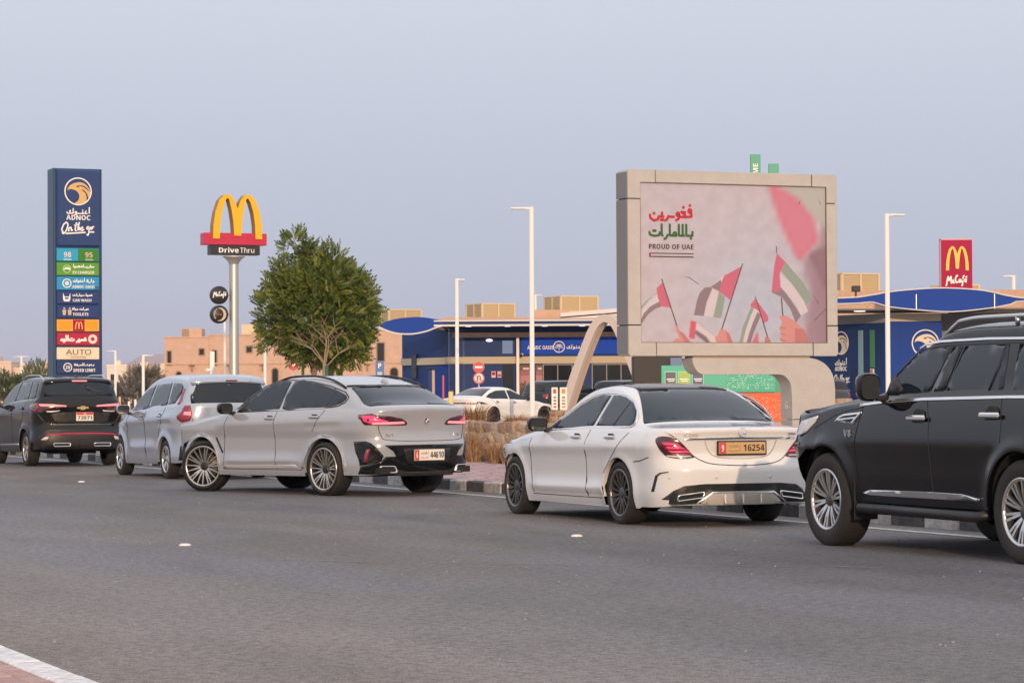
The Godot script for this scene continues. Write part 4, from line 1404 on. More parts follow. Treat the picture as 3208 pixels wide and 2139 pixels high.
func silver_van():
	var spec = {
		"r": 0.325, "arch": 0.375, "wb": 2.775, "fr0": -0.42, "ff0": 2.75, "tumble": 0.27, "cap": 0.10, "flare": 0.024, "ledge": 0.025, "cowl": 2.3, "mid": 0.8, "bow_r": 0.08, "blend": 0.8, "m": 2.9,
		"sec": [[0.2, 0.82], [0.32, 0.85], [0.5, 0.85], [0.7, 0.855], [0.85, 0.868], [0.98, 0.862], [1.1, 0.84], [1.22, 0.81]],
		"plan": [[-0.9, 0.96], [-0.42, 0.985], [0.1, 1.0], [1.8, 1.0], [2.5, 0.97], [2.75, 0.95], [3.4, 0.9]],
		"crease": [[-0.6, 1.0, 2.5, 0.90, 0.022, 0.09], [0.5, 0.5, 2.2, 0.46, 0.02, 0.08]],
		"shoulder": [[-0.42, 1.21], [0.0, 1.18], [1.2, 1.125], [2.1, 1.085], [2.5, 1.0], [2.75, 0.92], [3.2, 0.8]],
		"roof": [[-0.92, 1.22], [-0.87, 1.30], [-0.80, 1.56], [-0.74, 1.63], [-0.6, 1.67], [-0.2, 1.70], [0.6, 1.715], [1.1, 1.68], [1.6, 1.55], [2.0, 1.36], [2.35, 1.17], [2.6, 1.09], [2.95, 1.0], [3.2, 0.86], [3.3, 0.78]],
		"rear": [[0.24, -0.84], [0.36, -0.93], [0.6, -0.94], [0.75, -0.92], [1.0, -0.92], [1.22, -0.92]],
		"front": [[0.2, 3.2], [0.5, 3.3], [0.78, 3.3]],
		"low": [[-0.9, 0.30], [-0.4, 0.27], [0.5, 0.24], [2.3, 0.22], [3.3, 0.22]],
	}
	var pm = paint(0.37, 0.43, 0.52, 0.4, 0.28)
	var cr = car_shell("silver people carrier with a black rear window between the crossover and the grey SUV", spec, pm, 1.0, "people carrier")
	var c = cr[0]
	var o = cr[1]
	both(c, "side_window", poly([2.06, 1.10, 1.75, 1.34, 1.4, 1.48, 1.05, 1.54, 1.15, 1.14]), M.glass, o, true)
	both(c, "side_window", poly([1.08, 1.145, 0.98, 1.545, 0.14, 1.57, 0.06, 1.195]), M.glass, o, true)
	both(c, "side_window", poly([-0.01, 1.20, 0.06, 1.57, -0.38, 1.555, -0.52, 1.50, -0.55, 1.42, -0.30, 1.225]), M.glass, o, true)
	screen(c, "rear_window", -0.795, -0.905, 0.90, 0.94, M.glass, o)
	screen(c, "windscreen", 2.3, 1.6, 0.92, 0.86, M.glass, o)
	part("roof_spoiler", patch(c, poly([-0.5, -0.86, -0.79, -0.93, -0.79, 0.93, -0.5, 0.86]), c.on_top, 0.02, 0.035), pm, o)
	var hb = MB.new()
	hb.box(c.top_pt(-0.775, 0.05) + Vector3(0, 0.0, 0.03), Vector3(0.20, 0.025, 0.03), Basis.IDENTITY, 0.008)
	part("high_brake_light", hb.done(), M.lens_red, o)
	rear_pair(c, "tail_light", poly([-0.66, 1.20, -0.64, 1.05, -0.67, 0.96, -0.78, 0.93, -0.83, 0.98, -0.84, 1.03, -0.78, 1.10, -0.735, 1.20]), M.lens_red, o, 0.012, 0.05)
	rear_pair(c, "tail_light_glow", poly([-0.74, 1.10, -0.66, 1.10, -0.66, 1.04, -0.76, 1.05]), M.lamp_hot, o, 0.017, 0.05)
	both(c, "tail_light_fin", poly([-0.60, 1.215, -0.52, 1.215, -0.555, 1.36, -0.585, 1.47, -0.615, 1.47]), M.lens_red, o, true, 0.014, 0.05)
	part("rear_wiper", strip(c, poly([-0.88, -0.05, -0.885, 0.45]), 0.02, c.on_top, 0.01), M.black_plastic, o)
	on_rear_piece(c, "lower_bumper", poly([-0.80, 0.55, 0.80, 0.55, 0.82, 0.32, -0.82, 0.32]), M.black_plastic, o)
	part("shut_line", strip(c, poly([-0.64, 1.0, -0.60, 0.75, -0.4, 0.62, 0.4, 0.62, 0.60, 0.75, 0.64, 1.0]), 0.007, c.on_rear), M.gap, o)
	both_strip(c, "shut_line", poly([1.13, 1.11, 1.15, 0.8, 1.1, 0.3]), 0.006, M.gap, o)
	both_strip(c, "shut_line", poly([2.2, 1.05, 2.26, 0.8, 2.28, 0.3]), 0.006, M.gap, o)
	both_strip(c, "shut_line", poly([0.04, 1.17, 0.2, 0.9, 0.38, 0.68]), 0.006, M.gap, o)
	handle(c, o, 1.30, 0.98, pm)
	handle(c, o, 0.24, 1.03, pm)
	mirror(c, o, 2.02, 1.13, 0.98, Vector2(0.22, 0.16), pm)
	var st = {"m": M.rim_bright, "spokes": spokes(5, 0.05, 0.04, 0.14, 0.1), "dish_in": 0.7}
	for w in [[2.775, -1], [2.775, 1], [0.0, -1], [0.0, 1]]:
		wheel(o, w[0], w[1] * 0.745, 0.325, 0.205, 0.215, st)
	place_car(o, -4.892, 45.34, -23.5)

# cars standing in the station yard
func saloon_spec():
	return {
		"r": 0.34, "arch": 0.385, "wb": 2.83, "fr0": -0.5, "ff0": 2.9, "tumble": 0.42, "cap": 0.075, "flare": 0.02, "ledge": 0.02, "cowl": 2.0, "mid": 0.8, "bow_r": 0.18, "curve": 0.15, "parked": true,
		"sec": [[0.15, 0.84], [0.3, 0.89], [0.5, 0.89], [0.75, 0.905], [0.88, 0.895], [0.96, 0.86], [1.05, 0.82]],
		"plan": [[-1.0, 0.95], [-0.5, 0.98], [0.1, 1.0], [1.8, 1.0], [2.5, 0.98], [2.9, 0.96], [3.6, 0.9]],
		"shoulder": [[-0.5, 0.98], [0.3, 0.965], [1.5, 0.93], [2.0, 0.90], [2.5, 0.84], [2.9, 0.76], [3.4, 0.62]],
		"roof": [[-1.14, 1.0], [-1.08, 1.03], [-0.9, 1.05], [-0.65, 1.10], [-0.3, 1.22], [0.1, 1.36], [0.5, 1.43], [0.8, 1.44], [1.15, 1.41], [1.6, 1.24], [2.05, 1.02], [2.3, 0.97], [2.8, 0.9], [3.3, 0.76], [3.62, 0.58]],
		"rear": [[0.2, -1.04], [0.35, -1.12], [0.6, -1.13], [0.75, -1.08], [0.9, -1.1], [1.0, -1.14]],
		"front": [[0.2, 3.56], [0.4, 3.64], [0.58, 3.62]],
		"low": [[-1.1, 0.28], [-0.5, 0.22], [0.4, 0.2], [2.4, 0.19], [3.6, 0.18]],
	}

func wagon_spec():
	return {
		"r": 0.37, "arch": 0.42, "wb": 2.8, "fr0": -0.45, "ff0": 2.85, "tumble": 0.28, "cap": 0.11, "flare": 0.02, "ledge": 0.03, "cowl": 2.2, "mid": 0.8, "bow_r": 0.08, "blend": 0.8, "m": 3.0, "parked": true,
		"sec": [[0.26, 0.86], [0.4, 0.92], [0.7, 0.93], [0.95, 0.93], [1.1, 0.91], [1.25, 0.87]],
		"plan": [[-0.9, 0.96], [-0.45, 0.985], [0.1, 1.0], [1.8, 1.0], [2.6, 0.98], [2.85, 0.96], [3.6, 0.92]],
		"shoulder": [[-0.45, 1.2], [1.0, 1.17], [2.0, 1.13], [2.5, 1.07], [2.85, 1.0], [3.3, 0.88]],
		"roof": [[-0.92, 1.22], [-0.87, 1.32], [-0.76, 1.62], [-0.68, 1.70], [-0.4, 1.74], [0.7, 1.76], [1.2, 1.72], [1.7, 1.5], [2.25, 1.18], [2.6, 1.12], [3.1, 1.04], [3.42, 0.92], [3.5, 0.84]],
		"rear": [[0.28, -0.86], [0.40, -0.95], [0.8, -0.94], [1.22, -0.92]],
		"front": [[0.2, 3.4], [0.5, 3.5], [0.84, 3.5]],
		"low": [[-0.9, 0.35], [-0.4, 0.31], [0.5, 0.29], [2.3, 0.28], [3.5, 0.28]],
	}

func plain_wagon(label, pm, x, ahead, heading, stance = 1.0):
	var cr = car_shell(label, wagon_spec(), pm, 0.7)
	var c = cr[0]
	var o = cr[1]
	both(c, "side_window", poly([2.1, 1.17, 1.6, 1.50, 1.15, 1.62, 1.02, 1.63, 1.08, 1.2]), M.dark_glass, o, true)
	both(c, "side_window", poly([1.0, 1.2, 0.94, 1.635, 0.1, 1.64, 0.05, 1.22]), M.dark_glass, o, true)
	both(c, "side_window", poly([-0.03, 1.225, 0.02, 1.64, -0.35, 1.62, -0.42, 1.25]), M.dark_glass, o, true)
	screen(c, "rear_window", -0.765, -0.88, 0.9, 0.94, M.dark_glass, o)
	screen(c, "windscreen", 2.2, 1.5, 0.92, 0.86, M.dark_glass, o)
	rear_pair(c, "tail_light", poly([-0.87, 0.98, -0.70, 0.98, -0.66, 1.15, -0.86, 1.17]), M.lens_red, o, 0.01)
	plate(o, Vector3(0, 0.85, -c.rear_f(0, 0.85) + 0.02), 0, 0.5, 0.11, ["8", "20417"], "long")
	part("headlamp", patch(c, poly([-0.84, 0.80, -0.6, 0.82, -0.58, 0.72, -0.82, 0.7]), c.on_front, 0.01, 0.02), M.lens_clear, o)
	part("headlamp", patch(c, poly([0.84, 0.80, 0.6, 0.82, 0.58, 0.72, 0.82, 0.7]), c.on_front, 0.01, 0.02), M.lens_clear, o)
	both_strip(c, "shut_line", poly([1.05, 1.15, 1.05, 0.35]), 0.006, M.gap, o)
	mirror(c, o, 2.05, 1.2, 1.03, Vector2(0.22, 0.17), M.black_gloss)
	var st = {"m": M.rim_bright, "spokes": spokes(6, 0.06, 0.05), "dish_in": 0.7}
	for w in [[2.8, -1], [2.8, 1], [0.0, -1], [0.0, 1]]:
		wheel(o, w[0], w[1] * 0.79, 0.37, 0.24, 0.24, st)
	place_car(o, x, ahead, heading)
	o.position.y = 0.25
	return o

func yard_cars():
	var pm = paint(0.78, 0.755, 0.745, 0.0, 0.4)
	var cr = car_shell("white saloon with black wheels crossing the yard behind the dry grass", saloon_spec(), pm, 0.9)
	var c = cr[0]
	var o = cr[1]
	both(c, "side_window", poly([1.9, 0.95, 0.95, 0.975, 0.92, 1.31, 1.15, 1.30, 1.5, 1.17]), M.glass, o, true)
	both(c, "side_window", poly([0.88, 0.98, -0.05, 1.0, -0.32, 1.06, -0.1, 1.18, 0.3, 1.29, 0.85, 1.315]), M.glass, o, true)
	both_strip(c, "window_divider", poly([0.05, 1.0, 0.0, 1.2]), 0.025, M.black_gloss, o, true, 0.006)
	screen(c, "rear_window", 0.2, -0.62, 0.82, 0.92, M.glass, o)
	screen(c, "windscreen", 2.02, 1.3, 0.92, 0.84, M.glass, o)
	part("high_brake_light", patch(c, poly([0.12, -0.28, 0.05, -0.28, 0.05, 0.28, 0.12, 0.28]), c.on_top, 0.008, 0.01), M.lamp_red, o)
	on_rear_piece(c, "tail_light_band", poly([-0.86, 0.90, -0.80, 0.86, 0.80, 0.86, 0.86, 0.90, 0.84, 0.80, 0.5, 0.815, -0.5, 0.815, -0.84, 0.80]), M.lens_dark, o, 0.008)
	both(c, "tail_light_tip", poly([-0.30, 0.80, -0.62, 0.885, -0.78, 0.88, -0.70, 0.81]), M.lens_dark, o, false, 0.008)
	for k in 4:
		for sg in [-1.0, 1.0]:
			part("tail_light_dot", patch(c, rect(sg * (0.50 + k * 0.09), 0.825, sg * (0.50 + k * 0.09) + 0.055, 0.865), c.on_rear, 0.013, 0.01), M.lamp_hot, o)
	on_rear_piece(c, "lower_bumper", poly([-0.70, 0.42, 0.70, 0.42, 0.78, 0.29, -0.78, 0.29]), M.black_plastic, o)
	both_strip(c, "shut_line", poly([0.92, 0.95, 0.93, 0.6, 0.9, 0.3]), 0.006, M.gap, o)
	both_strip(c, "shut_line", poly([2.15, 0.88, 2.22, 0.6, 2.2, 0.3]), 0.006, M.gap, o)
	both_strip(c, "shut_line", poly([-0.1, 0.97, 0.1, 0.85, 0.36, 0.62]), 0.006, M.gap, o)
	handle(c, o, 1.15, 0.86, M.satin)
	handle(c, o, 0.2, 0.88, M.satin)
	mirror(c, o, 1.85, 1.0, 1.0, Vector2(0.21, 0.15), M.black_gloss)
	var st = {"m": M.rim_dark, "spokes": spokes(9, 0.05, 0.045), "dish_in": 0.7}
	for w in [[2.83, -1], [2.83, 1], [0.0, -1], [0.0, 1]]:
		wheel(o, w[0], w[1] * 0.775, 0.34, 0.235, 0.245, st)
	place_car(o, -1.35, 101.6, 41.5)
	o.position.y = 0.25
	plain_wagon("dark green wagon standing behind the white boards and the lamp post", paint(0.012, 0.028, 0.032), 1.55, 118.0, 52.0)
	plain_wagon("black pickup-like wagon behind the arch, only its roof and rear lamps in view", paint(0.012, 0.013, 0.016), 4.5, 118.0, 38.0)
	plain_wagon("pale sand-coloured wagon parked by the blue store wall, its bonnet to the right", paint(0.55, 0.51, 0.46), -6.6, 128.0, 62.0)
	plain_wagon("dark wagon parked at the wash bay behind the off-road vehicle's mirror", paint(0.03, 0.032, 0.036), 12.6, 112.0, -30.0)

# ---------------------------------------------------------------- ground, road, kerbs
func ground():
	# one sheet of pale dusty ground to the horizon
	var sand_tex = tone_texture(256, 0.02, 21, Color(0.50, 0.44, 0.38), Color(0.66, 0.58, 0.5), 0.08)
	var sand = textured(sand_tex, 0.15, 0.95)
	sand.albedo_color = lin(0.62, 0.6, 0.58)
	var g = MB.new()
	g.quad(Vector3(-7000, 0, 300), Vector3(7000, 0, 300), Vector3(7000, 0, -9000), Vector3(-7000, 0, -9000))
	part("ground", g.done(), sand, self).set_meta("kind", "structure")
	# the road: a grid so that wheel tracks, oil and dust tint it
	var n = FastNoiseLite.new()
	n.seed = 8
	n.frequency = 0.16
	n.fractal_octaves = 4
	var n2 = FastNoiseLite.new()
	n2.seed = 19
	n2.frequency = 0.5
	n2.fractal_octaves = 3
	var rm = MB.new(false, true)
	var du = 0.28
	var dv = 0.5
	var tint = func(u: float, v: float) -> Color:
		var k = 1.0 + 0.30 * n.get_noise_2d(u * 2.2, v * 0.35) + 0.16 * n2.get_noise_2d(u * 1.5, v * 0.5)
		# polished wheel paths and darker oil lines along the lanes
		for c in [4.2, 5.9, 7.9, 9.6, 11.8, 13.3]:
			k -= 0.05 * exp(-pow((u - c) / 0.28, 2.0))
		k -= 0.16 * maxf(0.0, n2.get_noise_2d(u * 4.0 + 9.0, v * 2.2) - 0.12) * 2.0
		k -= 0.10 * (exp(-pow((u - 6.62) / 0.16, 2.0)) + exp(-pow((u - 10.30) / 0.16, 2.0)))
		k += 0.42 * smoothstep(9.5, 4.0, u)
		var warm = clampf(0.45 + 0.9 * n.get_noise_2d(u * 1.4 + 60.0, v * 0.3) + 0.35 * smoothstep(8.0, 3.0, u), 0.0, 1.2)
		return Color(0.208 * k * (0.94 + 0.14 * warm), 0.196 * k, 0.203 * k * (1.06 - 0.20 * warm))
	var us = int(ceil((14.12 - 2.8) / du))
	for i in us:
		for j in range(-20, 280):
			var u0 = 2.8 + i * du
			var u1 = minf(u0 + du, 14.12)
			var q = [[u0, j * dv], [u1, j * dv], [u1, (j + 1) * dv], [u0, (j + 1) * dv]]
			var pts = []
			var cols = []
			for e in q:
				pts.append(rd(e[0], e[1], 0.006))
				cols.append(tint.call(e[0], e[1]))
			for t in [[0, 1, 2], [0, 2, 3]]:
				for k in [t[0], t[2], t[1]]:
					rm.st.set_color(cols[k])
					rm.st.add_vertex(pts[k])
	part("road", rm.done(), M.asphalt, self).set_meta("kind", "structure")
	# far lanes beyond the verge on the left, and the yard round the station
	var yard_tex = M.asphalt.albedo_texture
	var yard_m = textured(yard_tex, 0.3, 0.9)
	yard_m.albedo_color = lin(0.42, 0.40, 0.38)
	var ym = MB.new()
	ym.box(Vector3(68.5, 0.1, -135), Vector3(84, 0.3, 250))
	part("station_yard", ym.done(), yard_m, self, Vector3.ZERO, TURN).set_meta("kind", "structure")
	# the white line along the far kerb
	var line_m = textured(tone_texture(256, 0.05, 33, Color(0.30, 0.29, 0.28), Color(0.86, 0.84, 0.80), 0.1), 0.7, 0.75)
	line_m.albedo_color = lin(0.8, 0.78, 0.75)
	var lm = MB.new()
	lm.quad(rd(13.52, -10, 0.0105), rd(13.66, -10, 0.0105), rd(13.66, 120, 0.0105), rd(13.52, 120, 0.0105))
	part("edge_line", lm.done(), line_m, self).set_meta("kind", "structure")
	# kerb stones, black and white in turn; every stone a piece of its kerb
	var white_m = textured(tone_texture(256, 0.03, 41, Color(0.26, 0.25, 0.24), Color(0.62, 0.60, 0.58), 0.08), 1.1, 0.7)
	var black_m = textured(tone_texture(256, 0.03, 43, Color(0.035, 0.035, 0.037), Color(0.12, 0.115, 0.11), 0.1), 1.1, 0.7)
	var rng = RandomNumberGenerator.new()
	rng.seed = 5
	var stone = boxm(Vector3(0.16, 0.30, 0.636), 0.018)
	var kerb = thing("kerb", "kerb of black and white painted stones along the far edge of the road", "kerb")
	for i in range(22, 118):
		var along = i * 0.645
		part("kerb_stone", stone, [white_m, black_m][i % 2], kerb, rd(14.2, along, 0.0 + rng.randf_range(-0.004, 0.004)), TURN + rng.randf_range(-0.004, 0.004))
	var near_m = textured(tone_texture(512, 0.022, 47, Color(0.46, 0.44, 0.44), Color(0.92, 0.91, 0.90), 0.06), 0.8, 0.6)
	var near = thing("kerb", "white painted kerb at the near left corner, paint flaking", "kerb")
	var long_stone = boxm(Vector3(0.15, 0.30, 0.74), 0.010)
	for i in range(4, 34):
		part("kerb_stone", long_stone, near_m, near, rd(2.745, i * 0.75 + 0.02, -0.02 + rng.randf_range(-0.003, 0.003)), TURN + rng.randf_range(-0.004, 0.004))
	# near pavement: red pavers laid one by one where the picture shows them
	var bed_m = mt(0.20, 0.15, 0.135, 0.95)
	var nb = MB.new()
	nb.box(Vector3.ZERO, Vector3(4.0, 0.1, 34))
	var near_walk = part("near_pavement", nb.done(), bed_m, self, rd(0.60, 6.0, 0.035), TURN)
	near_walk.set_meta("kind", "structure")
	var pavers = []
	for k in 4:
		var c = [Color(0.42, 0.27, 0.24), Color(0.38, 0.24, 0.215), Color(0.46, 0.31, 0.28), Color(0.36, 0.25, 0.235)][k]
		var m = textured(tone_texture(128, 0.06, 60 + k, c * 0.8, c * 1.12, 0.08), 2.0, 0.85)
		pavers.append(m)
	var paver = boxm(Vector3(0.095, 0.06, 0.195), 0.006)
	for i in 12:
		for j in 20:
			var off = 2.665 - 0.102 * i - 0.05
			var along = 10.4 + j * 0.202 + (0.1 if i % 2 else 0.0)
			part("paver", paver, pavers[rng.randi() % 4], near_walk, Vector3(off - 0.60, 0.058 + rng.randf_range(-0.003, 0.003), -(along - 6.0)), rng.randf_range(-0.01, 0.01))
	# far pavement of pink blocks, joined: too far to pick apart
	var fb = MB.new(false, true)
	var fw = MB.new()
	fw.box(Vector3(16.75, 0.04, -48), Vector3(4.94, 0.08, 90))
	var far_walk = part("far_pavement", fw.done(), mt(0.25, 0.2, 0.2, 0.95), self, Vector3.ZERO, TURN)
	far_walk.set_meta("kind", "structure")
	var b = Basis(Vector3.UP, TURN)
	for i in 24:
		for j in range(140, 290):
			var off = 14.4 + i * 0.205
			var along = j * 0.205 + (0.1 if i % 2 else 0.0)
			var k = rng.randf_range(0.8, 1.12)
			fb.color = Color(0.40 * k, 0.285 * k, 0.30 * k)
			fb.box(Vector3(off, 0.085 + rng.randf_range(-0.004, 0.004), -along), Vector3(0.192, 0.05, 0.195))
	var pm = mt(1, 1, 1, 0.85)
	pm.vertex_color_use_as_albedo = true
	var blocks = part("paving_blocks", fb.done(), pm, far_walk)
	blocks.set_meta("kind", "stuff")

# ---------------------------------------------------------------- buildings
func slab(root, called, x0, y0, x1, y1, z_front, depth, m, bev = 0.0):
	return part(called, boxm(Vector3(x1 - x0, y1 - y0, depth), bev), m, root, Vector3((x0 + x1) / 2.0, (y0 + y1) / 2.0, z_front - depth / 2.0))

func roof_unit(root, x, y, z, w, h, d, m, frame_m, turn = 0.0):
	var o = hold("plant_screen", root, Vector3(x, y, z))
	o.rotation.y = turn
	part("louvre_core", boxm(Vector3(w - 0.06, h - 0.06, d - 0.06), 0.0, Vector3(0, h / 2, 0)), m, o)
	var b = MB.new()
	for sx in [-1, 0, 1]: b.box(Vector3(sx * (w / 2 - 0.05), h / 2, d / 2), Vector3(0.1, h, 0.06))
	for sz in [-1, 0, 1]: b.box(Vector3(-w / 2, h / 2, sz * (d / 2 - 0.05)), Vector3(0.06, h, 0.1))
	for sy in [0.04, h - 0.04]:
		b.box(Vector3(0, sy, d / 2 + 0.004), Vector3(w, 0.08, 0.06))
		b.box(Vector3(-w / 2 - 0.004, sy, 0), Vector3(0.06, 0.08, d))
	part("screen_frame", b.done(), frame_m, o)
	var l = MB.new()
	var n = int(h / 0.12)
	for i in n:
		l.box(Vector3(0, 0.1 + i * (h - 0.2) / n, d / 2 - 0.02), Vector3(w - 0.1, 0.03, 0.05))
		l.box(Vector3(-w / 2 + 0.02, 0.1 + i * (h - 0.2) / n, 0), Vector3(0.05, 0.03, d - 0.1))
	part("louvre_slats", l.done(), m, o).set_meta("kind", "stuff")

func eagle(root, x, y, z, r, m_ring, m_bird, turn = 0.0):
	var o = hold("bird_emblem", root, Vector3(x, y, z))
	o.rotation.y = turn
	part("emblem_ring", ring_mesh(0, 0, r, r * 0.085, 0.02), m_ring, o)
	var head = curve([-0.80, 0.05, -0.80, 0.22, -0.62, 0.45, -0.3, 0.62, 0.1, 0.70, 0.45, 0.62, 0.72, 0.40, 0.93, 0.05, 0.93, -0.25, 0.80, -0.48, 0.70, -0.18, 0.45, 0.10, 0.25, 0.13, 0.55, -0.12, 0.66, -0.45, 0.60, -0.76, 0.25, -0.93, -0.10, -0.95, -0.25, -0.90, 0.0, -0.70, 0.10, -0.40, 0.02, -0.12, -0.22, 0.08, -0.55, 0.16, -0.72, 0.14], true, 3)
	var p = PackedVector2Array()
	for v in head: p.append(v * r * 0.94)
	part("bird_head", flat(p, 0.016), m_bird, o)
	part("bird_eye", flat(poly([-0.18 * r, 0.36 * r, -0.02 * r, 0.28 * r, 0.12 * r, 0.34 * r, 0.02 * r, 0.42 * r]), 0.01, 0.006), M.wood, o)
	part("bird_brow", flat(curve([0.0, 0.43 * r, 0.3 * r, 0.44 * r, 0.62 * r, 0.26 * r, 0.85 * r, -0.02 * r, 0.60 * r, 0.18 * r, 0.3 * r, 0.36 * r], true, 2), 0.01, 0.006), M.navy, o)

const SCRIPT_GO := [[0.10, 0.05, 0.02, 0.35, 0.10, 0.75, 0.22, 0.95, 0.30, 0.80, 0.26, 0.45, 0.17, 0.1, 0.08, 0.0, 0.04, 0.15], [0.32, 0.18, 0.33, 0.45, 0.36, 0.50, 0.42, 0.55, 0.44, 0.25, 0.50, 0.35],
	[0.66, 0.95, 0.62, 0.60, 0.60, 0.30, 0.66, 0.25], [0.56, 0.70, 0.74, 0.78], [0.78, 0.98, 0.73, 0.55, 0.72, 0.28, 0.76, 0.52, 0.81, 0.5, 0.80, 0.30, 0.88, 0.42], [0.86, 0.40, 0.93, 0.52, 0.90, 0.58, 0.86, 0.42, 0.90, 0.28, 0.99, 0.38],
	[1.20, 0.62, 1.12, 0.58, 1.10, 0.42, 1.18, 0.42, 1.21, 0.6, 1.19, 0.1, 1.15, -0.10, 1.10, 0.0], [1.30, 0.58, 1.25, 0.50, 1.28, 0.40, 1.35, 0.46, 1.33, 0.58, 1.42, 0.62], [0.2, 0.02, 1.05, 0.14], [1.24, 0.18, 1.42, 0.18]]

func arches_mark(root, x, y, z, w, h, m, called = "arches_mark", depth = 0.03):
	var o = part(called, flat(M_SHAPE(w / 1.951, h / 1.71), depth), m, root, Vector3(x, y, z))
	return o

func M_SHAPE(sx, sy) -> PackedVector2Array:
	var a = [-0.922, 7.38, -0.90, 7.9, -0.82, 8.4, -0.66, 8.85, -0.48, 9.04, -0.341, 9.09, -0.20, 9.03, -0.06, 8.82, 0.0535, 8.53, 0.167, 8.82, 0.307, 9.03, 0.448, 9.09, 0.587, 9.04, 0.767, 8.85, 0.927, 8.4, 1.007, 7.9, 1.029, 7.38, 0.761, 7.38, 0.745, 7.9, 0.68, 8.38, 0.56, 8.78, 0.47, 8.93, 0.40, 8.90, 0.30, 8.5, 0.225, 8.0, 0.192, 7.50, -0.085, 7.50, -0.115, 8.0, -0.19, 8.5, -0.29, 8.90, -0.365, 8.93, -0.455, 8.78, -0.57, 8.38, -0.635, 7.9, -0.654, 7.38]
	var p = PackedVector2Array()
	for i in range(0, a.size(), 2): p.append(Vector2((a[i] - 0.0535) * sx, (a[i + 1] - 8.235) * sy))
	return p

func downlight(root, x, y, z, r = 0.12):
	var b = MB.new(true)
	b.lathe(Vector3(x, y, z), Vector3(0, -1, 0), [[r * 1.25, 0.0], [r * 1.25, 0.03], [r, 0.035], [0.0, 0.03]], 14)
	part("ceiling_light", b.done(), M.lit, root)

